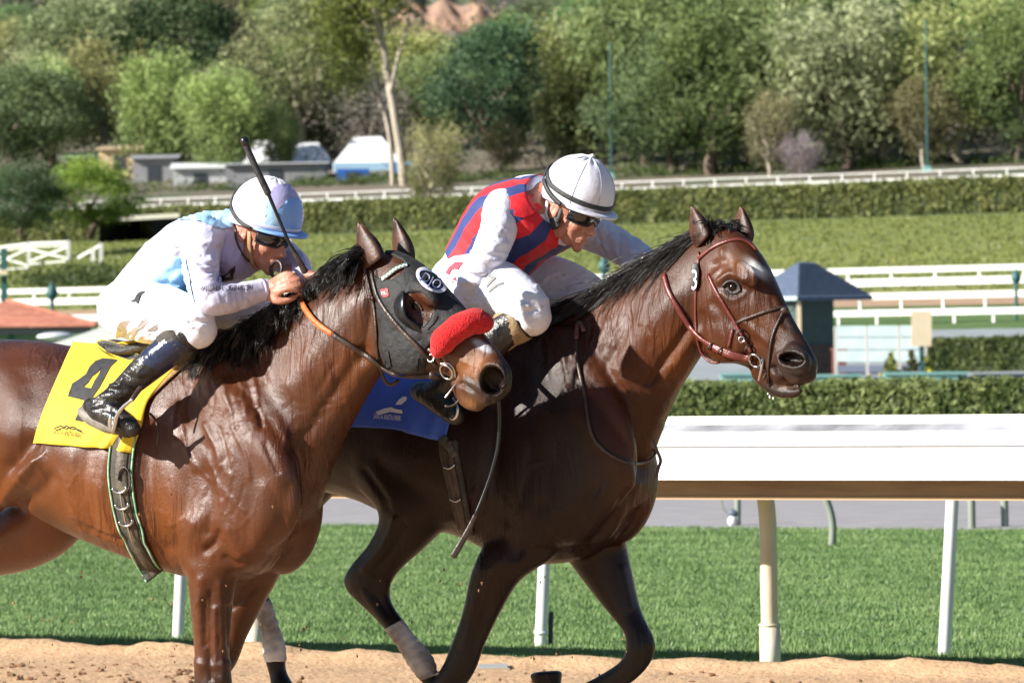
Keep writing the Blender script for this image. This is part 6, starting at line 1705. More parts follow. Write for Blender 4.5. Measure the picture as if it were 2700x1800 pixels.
cloth2 = thing("saddlecloth", tuple(PL2.S(1080, 1000, -.28)), "blue saddlecloth with white printed crest on the far horse", "saddlecloth")
rows = [[(1010, 872), (1120, 872), (1230, 860), (1330, 843)], [(985, 960), (1080, 965), (1170, 960), (1260, 930)], [(958, 1045), (1050, 1055), (1130, 1058), (1210, 1030)], [(930, 1126), (1040, 1132), (1120, 1152), (1175, 1165)]]
V_, F_, G_ = drape(B2, rows, nx, ny, .012)
V_ = V_ - np.outer((.014 * np.exp(-((jj - .62) / .06) ** 2) * ii + .008 * np.exp(-((jj - .85) / .05) ** 2) * ii + .003 * np.sin(jj * 15 + 3 * ii)).ravel(), PL2.L)
Vm, Fm = mirror_sheet(V_, nx, ny, PL2, F_, .003)
c2 = child(cloth2, "cloth", Vm, Fm, BLUECLOTH, recalc=True)
m_ = c2.modifiers.new("t", 'SOLIDIFY'); m_.thickness = .004; m_.offset = -1
BC2 = bvh_of(V_, F_)
tp, tt = text_fit("SANTA ANITA PARK", z5([(225, 270)])[0], z5([(412, 285)])[0], 14)
tv, tf = lay(BC2, tp, tt, .003); child(cloth2, "print_letters", tv, orient(tv, tf), WHITECLOTH)
decal("print_hills", [z5([(240, 225), (300, 200), (345, 192), (380, 205), (420, 212), (425, 235), (340, 225), (260, 245)])], BC2, WHITECLOTH, cloth2, .003, 5)
decal("number", [z5([(375, 175), (400, 140), (430, 118), (455, 122), (450, 145), (415, 175)])], BC2, WHITECLOTH, cloth2, .003, 5)

saddle2 = thing("racing_saddle", tuple(PL2.S(1300, 840)), "black racing saddle with dark girth and stirrup on the far horse", "saddle")
child(saddle2, "seat", *loft(PL2, [(1170, 848, 1180, 890, .06), (1220, 852, 1230, 900, .13), (1290, 842, 1290, 890, .14), (1360, 815, 1365, 870, .12), (1420, 790, 1425, 850, .06)], n=20, caps=(.02, .02)), RUBBERPAD)
gl2 = z5([(740, 420), (745, 500), (765, 600), (790, 720), (810, 820), (835, 930), (862, 1040)])
child(saddle2, "girth", *strap(B2, gl2, .075, .006, .003, step=6), GIRTHM)
Pg, Ng = px_line(B2, gl2, 6, .010); Tg = np.gradient(Pg, axis=0); Tg /= np.linalg.norm(Tg, axis=1)[:, None]; Sg = np.cross(Tg, Ng)
child(saddle2, "girth_strap", *ribbon(Pg, Ng, .036, .004), LEATHER)
for q0 in (.28, .62): 
    k = int(len(Pg) * q0); C = Pg[k] + Ng[k] * .012
    child(saddle2, "buckle", *tube([C - Sg[k] * .02, C + Tg[k] * .008, C + Sg[k] * .02], .0035, n=8, sub=3), STEEL)
child(saddle2, "girth_sleeve", *strap(B2, z5([(700, 400), (735, 450), (790, 530)]), .034, .008, .006), mat("fleece_sleeve", (.06, .055, .05), .9, c2=(.12, .11, .10), scale=40, bump=.5, bscale=80))
child(saddle2, "stirrup_iron", *tube([PL2.S(u, v, -.40) for u, v in zt([(560, 980), (600, 1060), (640, 1130), (690, 1100), (700, 1000), (650, 900)])], [.006, .007, .008, .007, .006, .005], n=8, sub=4), STEEL)
child(saddle2, "stirrup_leather", *tube([PL2.S(u, v, -.38) for u, v in zt([(650, 900), (760, 760), (900, 600)])], .009, n=8, sub=3, flat=.35), LEATHER)

for i, poly in enumerate(([(1008, 1662), (1066, 1630), (1160, 1748), (1158, 1775), (1110, 1793), (1090, 1790), (1070, 1757), (1046, 1712)], [(668, 1592), (716, 1578), (772, 1700), (770, 1742), (684, 1742), (680, 1680)])):
    kp = (lambda c: c[:, 2] < .9)
    BV, BF = shell(V2, F2, N2, poly, .0035, None, 8, kp)
    U_, W_ = proj(BV)
    ridge = .0012 * np.sin((W_ * .75 + U_ * (.45 if i == 0 else .2)) * .33)
    BV = BV + vnormals(BV, np.array([f for f in BF if len(f) == 4])) * ridge[:, None]
    child(H2, "leg_bandage", BV, BF, WRAP, recalc=True)
# ================================================================== JOCKEYS
SILKWHITE = mat("white_silk", (.72, .73, .86), .62, c2=(.50, .44, .46), scale=34, detail=6, bump=.5, bscale=24, sheen=.1, bdist=.012, blo=.60, bhi=.82)
SILKLAV = mat("lavender_white_silk", (.60, .585, .76), .6, c2=(.46, .40, .46), scale=34, detail=6, bump=.5, bscale=24, sheen=.1, bdist=.012, blo=.60, bhi=.82)
PANTSWHITE = mat("white_breeches", (.78, .79, .87), .7, c2=(.48, .40, .36), scale=38, detail=6, bump=.5, bscale=18, bdist=.012, blo=.60, bhi=.80)
LIGHTBLUE = mat("light_blue_silk", (.33, .58, .84), .6, c2=(.42, .66, .88), scale=12, bump=.3, bscale=30)
MIDBLUE = mat("mid_blue_silk", (.19, .38, .83), .6, c2=(.24, .45, .86), scale=12, bump=.3, bscale=30)
LAVENDER = mat("lavender_silk", (.40, .38, .66), .6, c2=(.48, .46, .72), scale=12, bump=.3, bscale=30)
HELMWHITE = mat("helmet_cover", (.76, .77, .86), .45, c2=(.68, .68, .78), scale=14, bump=.25, bscale=40)
SKIN = mat("skin", (.52, .25, .17), .48, c2=(.46, .19, .13), scale=25, bump=.25, bscale=120, trans=.12, vcol=False)
BOOT = mat("black_boot", (.010, .010, .013), .30, c2=(.035, .031, .027), scale=26, bump=.7, bscale=45)
BOOTBLUE = mat("boot_top", (.016, .024, .06), .22, c2=(.03, .04, .085), scale=20, bump=.4, bscale=40)
CUFF = mat("boot_cuff", (.05, .043, .034), .8, c2=(.085, .075, .06), scale=30, bump=.5, bscale=80)
TANCUFF = mat("tan_cuff", (.36, .255, .145), .85, c2=(.27, .18, .095), scale=40, bump=.5, bscale=90)
SOLE = mat("boot_sole", (.16, .14, .12), .6, c2=(.24, .22, .19), scale=40)
BLACKBAND = mat("elastic_band", (.022, .022, .024), .6, c2=(.05, .05, .052), scale=50, bump=.3, bscale=160)
LENS = mat("goggle_lens", (.010, .011, .012), .05, coat=1.0)
TANSTRAP = mat("tan_chin_strap", (.30, .17, .07), .6, c2=(.38, .23, .10), scale=40, bump=.3, bscale=90)

def stripe_mat():
    m, nt, b = nodes("striped_vest"); N = nt.nodes.new; Lk = nt.links.new
    a = N("ShaderNodeAttribute"); a.attribute_name = "ring"
    mu = N("ShaderNodeMath"); mu.operation = 'MULTIPLY'; mu.inputs[1].default_value = 9.0; Lk(a.outputs["Fac"], mu.inputs[0])
    fr = N("ShaderNodeMath"); fr.operation = 'FRACT'; Lk(mu.outputs[0], fr.inputs[0])
    gt = N("ShaderNodeMath"); gt.operation = 'GREATER_THAN'; gt.inputs[1].default_value = .5; Lk(fr.outputs[0], gt.inputs[0])
    x = N("ShaderNodeMix"); x.data_type = 'RGBA'; x.inputs["A"].default_value = (.70, .008, .018, 1); x.inputs["B"].default_value = (.020, .038, .175, 1)
    Lk(gt.outputs[0], x.inputs["Factor"]); Lk(x.outputs["Result"], b.inputs["Base Color"])
    b.inputs["Roughness"].default_value = .65; b.inputs["Sheen Weight"].default_value = .15
    tc = N("ShaderNodeTexCoord"); t = N("ShaderNodeTexNoise"); t.inputs["Scale"].default_value = 18; t.inputs["Detail"].default_value = 3; Lk(tc.outputs["Object"], t.inputs["Vector"])
    bp = N("ShaderNodeBump"); bp.inputs["Strength"].default_value = .4; bp.inputs["Distance"].default_value = .012; Lk(t.outputs[0], bp.inputs["Height"]); Lk(bp.outputs[0], b.inputs["Normal"])
    return m
VEST = stripe_mat()

class Head:
    def __init__(s, C, yaw, pitch, roll=0):
        y, p = R(yaw), R(pitch)
        f = np.array([math.cos(y) * math.cos(p), -math.sin(y) * math.cos(p), -math.sin(p)])
        u = np.array([math.cos(y) * math.sin(p), -math.sin(y) * math.sin(p), math.cos(p)])
        s.C = np.array(C); s.M = np.column_stack([f, np.cross(u, f), u])
    def P(s, x, y, z): return s.C + s.M @ np.array([x, y, z])
    def Q(s, A): return s.C + np.asarray(A) @ s.M.T
    def prims(s, mb):
        e = lambda c, r: mb.add(*ellipsoid(s.P(*c), s.M, r))
        e((.002, 0, .045), (.098, .076, .100)); e((.040, 0, -.022), (.060, .060, .066)); e((.046, 0, -.066), (.050, .046, .040)); e((.080, 0, -.096), (.019, .021, .019))
        for q in (-1, 1):
            e((.064, q * .040, -.022), (.030, .020, .022)); e((.018, q * .050, -.058), (.036, .014, .030)); e((.106, q * .011, -.034), (.012, .009, .009))
            e((-.004, q * .078, .002), (.021, .007, .033)); e((.060, q * .030, .030), (.034, .028, .014))
        mb.add(*tube([s.P(.090, 0, .014), s.P(.106, 0, -.012), s.P(.117, 0, -.030)], [.009, .011, .013], n=12, sub=3))
        e((.090, 0, -.056), (.016, .024, .014)); e((.096, 0, -.063), (.010, .021, .0055)); e((.094, 0, -.073), (.010, .019, .006)); e((.084, 0, -.083), (.012, .02, .010))
    def detail(s, V):
        """eye hollows, mouth line, ear bowl"""
        L = (V - s.C) @ s.M
        D = np.zeros(len(V))
        for q in (-1, 1):
            D -= .010 * np.exp(-(((L[:, 0] - .085) / .02) ** 2 + ((L[:, 1] - q * .032) / .016) ** 2 + ((L[:, 2] - .008) / .011) ** 2))
            D -= .006 * np.exp(-(((L[:, 0] + .004) / .010) ** 2 + ((L[:, 1] - q * .087) / .012) ** 2 + ((L[:, 2] - .006) / .016) ** 2))
            D -= .005 * np.exp(-(((L[:, 1] - q * .030) / .008) ** 2 + ((L[:, 0] - .085) / .02) ** 2 + ((L[:, 2] + .050 - .25 * (abs(.030) - .03)) / .02) ** 2))
        D -= .006 * np.exp(-(((L[:, 0] - .100) / .02) ** 2 + (L[:, 1] / .022) ** 2 + ((L[:, 2] + .0682) / .0024) ** 2))
        return D
    def cap_point(s, ph, t, grow=0.0):
        """helmet surface: ph 0 = front, t 0 = crown .. 1 = rim"""
        a, b, c = .128 + grow, .107 + grow, .120 + grow
        rim = -.030 - .030 * (.5 - .5 * math.cos(ph)) ** 1.0
        z = c * math.cos(t * math.pi / 2) if t <= 1 else 0
        r = math.sin(min(t, 1) * math.pi / 2)
        x = a * r * math.cos(ph); y = b * r * math.sin(ph)
        if t > 1:
            z = rim * (t - 1); k = 1 - .04 * (t - 1); x *= k; y *= k
        return np.array([x + .012, y, z + .078])
    def helmet(s, pucker=0.0, seed=0):
        n, ts = 72, np.concatenate([np.linspace(.03, 1, 22), [1.25, 1.5, 1.75, 2.0]])
        rows = []
        for t in ts:
            row = []
            for k in range(n):
                ph = 2 * math.pi * k / n
                p = s.cap_point(ph, t)
                if pucker: p = p * (1 + 0 * t) + np.array([0, 0, 1]) * pucker * math.cos(12 * ph + 1.3 * math.sin(3 * ph)) * math.exp(-((t - .16) / .12) ** 2)
                row.append(p)
            rows.append(row)
        # turned-in rim
        for g, dz in ((-.004, -.003), (-.012, .0), (-.014, .02)):
            rows.append([p * np.array([1 + g * 6, 1 + g * 6, 1]) + np.array([0, 0, dz]) for p in rows[len(ts) - 1]])
        V = s.Q(np.array(rows).reshape(-1, 3))
        f = ring_faces(len(rows), n, False) + [tuple(range(n - 1, -1, -1))]
        return V, f
    def visor(s, ln=.05):
        n = 26; rows = []
        for e in (0, .35, .7, 1.0):
            row = []
            for k in range(n):
                ph = R(-72 + 144 * k / (n - 1))
                p = s.cap_point(ph, 2.0, .002) * 1.0
                w = math.cos(ph * 90 / 74) ** .7 if abs(ph) < R(71.9) else 0
                row.append(p + np.array([math.cos(ph) * ln * e * w, math.sin(ph) * ln * e * w * .8, -.004 * e * e * w + .004]))
            rows.append(row)
        A = s.Q(np.array(rows).reshape(-1, 3)); f = [(i * n + j, i * n + j + 1, (i + 1) * n + j + 1, (i + 1) * n + j) for i in range(3) for j in range(n - 1)]
        B = A - s.M[:, 2] * .006; m = len(A)
        F2_ = f + [tuple(q + m for q in t[::-1]) for t in f]
        rim = list(range(n)) + [i * n + n - 1 for i in range(1, 4)] + [3 * n + j for j in range(n - 2, -1, -1)] + [i * n for i in range(2, 0, -1)]
        for a, c in zip(rim, rim[1:] + rim[:1]): F2_.append((a, a + m, c + m, c))
        return np.vstack([A, B]), F2_
    def band(s, pts, width, thick=.003, grow=.002):
        """strap over the helmet through (ph degrees, t) points"""
        A = catmull(np.array(pts, float), 8)
        P = np.array([s.cap_point(R(a), t, grow) for a, t in A])
        Nn = P - np.array([.012, 0, .07]); Nn /= np.linalg.norm(Nn, axis=1)[:, None]
        return ribbon(s.Q(P), Nn @ s.M.T, width, thick)
    def goggles(s):
        n = 30; rows = []
        for z, g in ((.030, -.006), (.028, .004), (.018, .011), (.0, .014), (-.016, .011), (-.026, .004), (-.028, -.006)):
            row = []
            for k in range(n):
                ph = R(-68 + 136 * k / (n - 1))
                nb = .012 * math.exp(-(ph / R(11)) ** 2) if z < 0 else 0
                row.append((.020 + (.080 + g) * math.cos(ph), (.074 + g) * math.sin(ph), z * (1 - .25 * abs(ph) / 1.2) + .014 + nb * 1.2))
            rows.append(row)
        return s.Q(np.array(rows).reshape(-1, 3)), [(i * n + j, i * n + j + 1, (i + 1) * n + j + 1, (i + 1) * n + j) for i in range(6) for j in range(n - 1)]

def hand_prims(mb, Wp, X, Z, sgn, s=1.0):
    """closed hand: X forearm->knuckles, Z back of hand, sgn which side the thumb is on"""
    X = X / np.linalg.norm(X); Z = Z - X * (Z @ X); Z /= np.linalg.norm(Z); Y = np.cross(Z, X) * sgn
    P = lambda x, y, z: Wp + s * (X * x + Y * y + Z * z)
    M = np.column_stack([X, Y, Z])
    mb.add(*tube([P(-.05, 0, 0), P(0, 0, 0), P(.03, .002, .002)], [.026, .027, .028], n=12, sub=3, flat=.85, side=Z))
    mb.add(*ellipsoid(P(.048, .0, .002), M, (.048 * s, .040 * s, .017 * s)))
    for i, (y, ln, kx) in enumerate(((.030, .046, .088), (.010, .050, .093), (-.011, .047, .089), (-.030, .038, .080))):
        mb.add(*tube([P(kx - .03, y, .006), P(kx, y, .008), P(kx + ln * .55, y * .95, -.010), P(kx + ln * .50, y * .9, -.036), P(kx + ln * .05, y * .88, -.048), P(kx - .012, y * .88, -.036)],
                     np.array([.0105, .0112, .0102, .0095, .009, .008]) * s, n=10, sub=4))
        mb.add(*ellipsoid(P(kx + .001, y, .012), M, (.011 * s, .0095 * s, .007 * s)))
    mb.add(*tube([P(.012, .026, -.004), P(.040, .048, -.014), P(.070, .046, -.026), P(.092, .034, -.034)], np.array([.016, .0135, .0115, .009]) * s, n=10, sub=4))

def limb(pl, pts, n=16, sub=5, grow=0.0):
    return tube([pl.S(u, v, o) for u, v, r, o in pts], [r + grow for u, v, r, o in pts], n=n, sub=sub)

def cloth_mesh(prims, voxel, it, off, strokes, wr=.0):
    mb = MB()
    for p in prims: mb.add(*p)
    V, Fq = remesh(mb, voxel, it)
    N = vnormals(V, Fq)
    V = sculpt(V + N * off, N, strokes, front=True)
    if wr: V = V + N * (noise3(V * 9, 9, 2) * wr)[:, None]
    return lap(V, edges_of(Fq), 1, .4), Fq

def inner(secs):
    """the body under the clothes: the same sections drawn in"""
    out = []
    for i, (a, b, c, d, w, *r) in enumerate(secs):
        k = .10 if i < len(secs) - 2 else 0.0
        out.append((a + (c - a) * k, b + (d - b) * k, c + (a - c) * k, d + (b - d) * k, w * (1 - k), *r))
    return out

def grow_secs(secs, g):
    return [(a, b, c, d, w + g, *r) for a, b, c, d, w, *r in secs]

# ---------------------------------------------------------------- rider of the near horse
J1 = thing("person", tuple(PL1.S(400, 880)), "jockey in white and pale blue silks crouched on the near horse", "person")
hd1 = Head(PL1.S(682, 618, .0), 37, 20)
T1s = [(300, 812, 350, 885, .11), (306, 762, 405, 884, .14), (340, 708, 455, 842, .14), (388, 650, 512, 795, .14), (440, 600, 585, 770, .158), (490, 564, 640, 742, .185), (550, 549, 668, 716, .18), (600, 553, 672, 682, .12), (632, 566, 672, 650, .07), (650, 575, 690, 650, .06)]
LA1 = [(536, 622, .060, -.15), (529, 690, .057, -.21), (538, 750, .053, -.25), (553, 786, .049, -.26), (585, 789, .046, -.23), (640, 778, .040, -.16), (698, 763, .031, -.10)]
RA1 = [(670, 635, .06, .16), (735, 668, .052, .2), (778, 700, .045, .15), (795, 724, .034, .06)]
LT1 = [(330, 812, .090, -.06), (380, 822, .094, -.14), (440, 832, .090, -.21), (505, 852, .070, -.25), (520, 868, .058, -.255)]
RT1 = [(350, 800, .090, .07), (470, 805, .095, .16), (600, 815, .082, .22), (682, 826, .062, .25)]
LS1 = [(515, 870, .052, -.255), (455, 915, .050, -.285), (385, 972, .045, -.32), (330, 1022, .036, -.345), (306, 1045, .034, -.355)]
RS1 = [(680, 830, .056, .25), (610, 900, .052, .28), (520, 980, .046, .31), (470, 1030, .04, .33)]
FT1 = [(236, 1068, .030, -.365), (262, 1080, .037, -.368), (300, 1098, .036, -.372), (335, 1118, .030, -.375), (350, 1130, .022, -.376)]
mb = MB()
mb.add(*loft(PL1, inner(T1s), n=24, caps=(.01, .02)))
for L_ in (LA1, RA1, LT1, RT1, LS1, RS1, FT1): mb.add(*limb(PL1, L_, grow=-.012))
mb.add(*limb(PL1, [(470, 1030, .036, .33), (500, 1060, .036, .34), (530, 1085, .03, .34)]))
hd1.prims(mb)
mb.add(*tube([hd1.P(-.03, 0, -.02), PL1.S(625, 640, 0)], [.056, .066], n=14))
Wl = PL1.S(702, 762, -.095); hx = PL1.S(790, 738, -.075) - Wl
hand_prims(mb, Wl, hx, np.array([-.25, -.8, .55]), -1, 1.02)
Wr = PL1.S(795, 724, .06); hand_prims(mb, Wr, np.array([.7, -.3, -.2]), np.array([0, .2, 1.0]), 1)
VJ, FJ = remesh(mb, .0052, 2)
NJ = vnormals(VJ, FJ); VJ = VJ + NJ * hd1.detail(VJ)[:, None]
VJ = sculpt(VJ, NJ, [([(735, 742), (760, 728), (785, 718)], 3.5, .0025), ([(740, 752), (768, 742), (792, 735)], 3.5, .0025), ([(742, 764), (770, 758), (795, 752)], 3.5, .0022), ([(665, 672), (672, 688), (685, 700)], 5, -.003)])
child(J1, "body", VJ, FJ, SKIN)
shirt_pr = [loft(PL1, grow_secs(T1s[2:9], .006), n=24, caps=(.01, .0)), limb(PL1, LA1, grow=.002), limb(PL1, RA1, grow=.002)]
Vs, Fs = cloth_mesh(shirt_pr, .0060, 5, .004, [
    ([(488, 690), (520, 700), (560, 690)], 7, .005), ([(486, 712), (530, 722), (568, 712)], 6, -.005), ([(495, 735), (540, 745), (570, 736)], 7, .005), ([(500, 655), (540, 668), (578, 655)], 8, -.004),
    ([(470, 660), (480, 710), (500, 780)], 9, -.012), ([(580, 650), (585, 690), (576, 735)], 8, -.010), ([(545, 790), (560, 770), (590, 760)], 6, -.004), ([(600, 560), (580, 580), (560, 600)], 6, .004), ([(590, 575), (570, 600)], 5, -.005),
    ([(400, 680), (450, 690), (490, 700)], 8, -.004), ([(390, 720), (440, 735), (490, 740)], 7, .004), ([(630, 640), (635, 690), (625, 720)], 8, .004), ([(560, 805), (600, 800), (640, 795)], 5, .003), ([(600, 760), (640, 752), (690, 745)], 5, .003)] + wrinkles([(528, 690, 35, 60, 12, 70, 14, .005), (610, 785, 60, 20, 75, 45, 10, .004), (440, 690, 60, 60, -35, 90, 12, .005), (600, 660, 40, 50, 100, 60, 8, .005), (550, 580, 50, 25, 120, 50, 7, .004), (770, 680, 25, 25, 60, 40, 6, .005)], 3), .0015)
shirt1 = child(J1, "shirt", Vs, Fs, SILKLAV)
BS1 = bvh_of(Vs, Fs)
pants_pr = [loft(PL1, grow_secs(T1s[:4], .008), n=24, caps=(.03, .0)), limb(PL1, LT1, grow=.006), limb(PL1, RT1, grow=.006)]
Vp, Fp = cloth_mesh(pants_pr, .0060, 6, .003, [
    ([(325, 880), (345, 852), (358, 832)], 5, -.008), ([(340, 886), (372, 866), (398, 838)], 6, -.011), ([(365, 888), (392, 868), (412, 850)], 5, .006), ([(310, 868), (325, 845), (335, 820)], 5, .006), ([(398, 884), (412, 866), (420, 850)], 5, -.006),
    ([(355, 850), (385, 838)], 4, .005), ([(500, 830), (520, 838), (545, 840)], 4, .005), ([(500, 845), (525, 850), (552, 846)], 4, -.005), ([(505, 862), (530, 866), (550, 862)], 4, .004), ([(470, 800), (500, 812)], 5, -.003), ([(290, 800), (300, 770), (330, 740)], 8, .003)] + wrinkles([(350, 850, 45, 30, -50, 60, 14, .006), (500, 840, 35, 30, 10, 50, 10, .005), (400, 800, 60, 40, 30, 80, 8, .004), (630, 820, 50, 25, -35, 60, 8, .006)], 4), .0015)
pants1 = child(J1, "breeches", Vp, Fp, PANTSWHITE)
BP1 = bvh_of(Vp, Fp)
for nm, L_, m_, g in (("boot", LS1, BOOT, .006), ("boot", RS1, BOOT, .006)):
    q = L_[0]; bt = [L_[0]] + L_[1:]
    bv, bf = limb(PL1, bt, grow=g)
    if L_ is LS1:
        mbb = MB(); mbb.add(bv, bf); mbb.add(*limb(PL1, [(312, 1035, .033, -.355), (285, 1062, .037, -.362), (262, 1076, .032, -.366), (242, 1070, .026, -.366)], grow=.005)); mbb.add(*limb(PL1, FT1[1:], grow=.006))
        bv, bf = remesh(mbb, .0055, 4); bn_ = vnormals(bv, bf)
        bv = sculpt(bv, bn_, [(zc([(960, 540), (1080, 490), (1200, 510), (1280, 400)]), 4, .006), (zc([(1000, 560), (1150, 560), (1300, 560)]), 5, -.005), (zc([(870, 700), (1000, 640), (1150, 650)]), 5, .004), (zc([(850, 800), (960, 760), (1100, 780), (1200, 830)]), 4, .004), (zc([(860, 830), (1000, 830), (1180, 870)]), 4, -.004),
                              ([(330, 985), (350, 995), (375, 1000)], 5, -.004), ([(345, 970), (370, 985), (392, 985)], 5, .004), ([(385, 940), (405, 955), (440, 960)], 5, .003), ([(310, 1010), (335, 1020), (350, 1030)], 5, -.004)])
        bootL = child(J1, nm, bv, bf, m_); BBT = bvh_of(bv, bf)
        decal("boot_top", [z2([(1010, 290), (1100, 195), (1300, 300), (1225, 400), (1130, 480), (960, 400)])], BBT, BOOTBLUE, J1, .0015, 6)
        cufP = [PL1.S(u, v, o) for u, v, r, o in ((484, 892, 0, -.268), (470, 903, 0, -.275), (456, 914, 0, -.281), (442, 925, 0, -.288))]
        child(J1, "boot_cuff", *tube(cufP, [.060, .0605, .060, .059], n=24, roundcap=False), CUFF)
        child(J1, "boot_sole", *tube([PL1.S(u, v, -.37) for u, v in zc([(720, 860), (820, 930), (950, 980), (1080, 1030), (1200, 1080)])], [.018, .026, .03, .032, .026], n=12, sub=3, flat=.9), SOLE)
        child(J1, "boot_toe", *tube([PL1.S(u, v, -.372) for u, v in zc([(1240, 1000), (1290, 1060), (1330, 1110)])], [.034, .036, .028], n=14, sub=3), BOOT)
    else:
        child(J1, nm, bv, bf, m_)
hv, hf = hd1.helmet(.0015)
helm1 = child(J1, "helmet", hv, hf, HELMWHITE, recalc=True)
vv, vf = hd1.visor(.038)
child(helm1, "visor", vv - 0, vf, MIDBLUE, recalc=True)
BHm = bvh_of(np.vstack([hv]), hf)
za = Zm(600, 440, 4.3556)
for pts, m_ in (([(600, 200), (712, 202), (800, 280), (872, 395), (720, 335), (575, 495), (512, 430), (490, 300), (530, 235)], LAVENDER),
                ([(720, 337), (872, 398), (905, 480), (918, 640), (916, 720), (800, 752), (640, 742), (576, 498)], MIDBLUE),  # bluer right side: the helmet's shaded half painted in
                ([(456, 400), (492, 385), (574, 497), (638, 742), (420, 718), (438, 540)], LIGHTBLUE)):
    decal("cap_patch", [za(pts)], BHm, m_, helm1, .0015, 6)
child(helm1, "cap_band", *hd1.band([(-78, 1.55), (-40, 1.62), (0, 1.65), (40, 1.62), (78, 1.55)], .014, .002), mat("pale_band", (.55, .60, .72), .6))
for pts in ([(-172, 1.0), (-150, 1.05), (-120, 1.45), (-95, 1.85), (-75, 2.0)], [(-178, .82), (-150, .86), (-125, 1.25), (-100, 1.7), (-80, 1.95)]):
    child(helm1, "goggle_strap", *hd1.band(pts, .010, .003, .003), BLACKBAND)
gv, gf = hd1.goggles()
gg = child(J1, "goggles", gv, gf, LENS); gm_ = gg.modifiers.new("t", 'SOLIDIFY'); gm_.thickness = .004; gm_.offset = -1
child(gg, "goggle_frame", *tube(hd1.Q([(.020 + .088 * math.cos(R(a)), .079 * math.sin(R(a)), .030 * (1 - .25 * abs(R(a)) / 1.2) + .014) for a in range(-70, 71, 7)]), .004, n=8), BLACKBAND)
child(gg, "goggle_frame", *tube(hd1.Q([(.020 + .088 * math.cos(R(a)), .079 * math.sin(R(a)), -.027 * (1 - .25 * abs(R(a)) / 1.2) + .014 + .014 * math.exp(-(a / 11) ** 2)) for a in range(-70, 71, 5)]), .0035, n=8), BLACKBAND)
for sgn in (-1, 1):
    child(helm1, "chin_strap", *ribbon(hd1.Q([(.028, sgn * .088, .02), (.034, sgn * .080, -.02), (.040, sgn * .070, -.055), (.045, sgn * .052, -.085), (.052, sgn * .025, -.108)]), np.array([[0, sgn, -.2]] * 5) @ hd1.M.T, .017, .002), TANSTRAP)
    child(helm1, "chin_strap", *ribbon(hd1.Q([(-.03, sgn * .090, .01), (-.018, sgn * .082, -.03), (.012, sgn * .070, -.066), (.036, sgn * .058, -.082)]), np.array([[0, sgn, -.2]] * 4) @ hd1.M.T, .010, .002), LEATHER)
# silks colours and lettering
decal("silk_yoke", [z1([(1602, 522), (1450, 514), (1330, 532), (1240, 562), (1160, 615), (1260, 606), (1380, 612), (1470, 650), (1540, 665), (1600, 650)])], BS1, LIGHTBLUE, J1, .0045, 5)
decal("silk_diamond", [z1([(1150, 828), (1285, 868), (1315, 1030), (1345, 1165), (1180, 1088), (985, 968)])], [BS1], LIGHTBLUE, J1, .0045, 5)
decal("silk_front_shade", [z1([(1560, 690), (1660, 760), (1740, 850), (1770, 930), (1720, 985), (1600, 1010), (1500, 1040), (1520, 880), (1545, 760)])], [BS1], LAVENDER, J1, .0045, 5)  # lavender front panel, its shadow painted into the colour
decal("silk_script", [z1([(1510, 990), (1560, 960), (1620, 905), (1600, 1000), (1540, 1010)]), z1([(1545, 985), (1590, 945), (1585, 985)])], [BS1], INK, J1, .0075, 5)
tp, tt = text_fit("WILSHIRECOIN.COM", z1([(1378, 1092)])[0], z1([(1742, 1086)])[0], 13)
tv, tf = lay(BS1, tp, tt, .0045); child(J1, "sleeve_lettering", tv, orient(tv, tf), INK)
decal("breeches_badge", [z1([(900, 1160), (930, 1150), (945, 1120), (965, 1100), (1008, 1092), (980, 1115), (965, 1145), (955, 1180), (945, 1180), (945, 1165), (920, 1168)])], BP1, INK, J1, .004, 4)
child(J1, "badge_outline", *strap(BP1, z1([(1000, 1042), (930, 1070), (885, 1130), (864, 1195), (920, 1225), (955, 1228)]), .0016, .0006, .001, step=3), INK)
cuffP = hd1  # sleeve hem
child(J1, "sleeve_hem", *tube([PL1.S(688, 765, -.112), PL1.S(698, 763, -.10)], [.0375, .036], n=20, roundcap=False), SILKLAV)
child(J1, "collar", *tube([PL1.S(612, 618, 0), PL1.S(634, 612, 0), PL1.S(648, 610, 0)], [.078, .072, .068], n=20, roundcap=False), LAVENDER)

whip1 = thing("riding_whip", tuple(at(800, 702, 18.36)), "black riding whip held upright past the pale helmet", "whip")
wy = lambda u, v: at(u, v, 18.36)
child(whip1, "grip", *tube([wy(647, 376), wy(652, 392), wy(676, 445), wy(706, 508)], [.0135, .0105, .011, .0115], n=12), BLACKBAND)
child(whip1, "cap", *tube([wy(645, 372), wy(648, 379)], [.0150, .0145], n=12), BLACKPLASTIC)
child(whip1, "shaft", *tube([wy(704, 504), wy(730, 565), wy(762, 640), wy(778, 664)], [.0065, .0058, .0055, .0058], n=10), BLACKPLASTIC)
child(whip1, "flap", *tube([wy(766, 648), wy(780, 672), wy(804, 716)], [.006, .009, .0115], n=10, flat=.4, side=(0, -1, 0)), LEATHER)

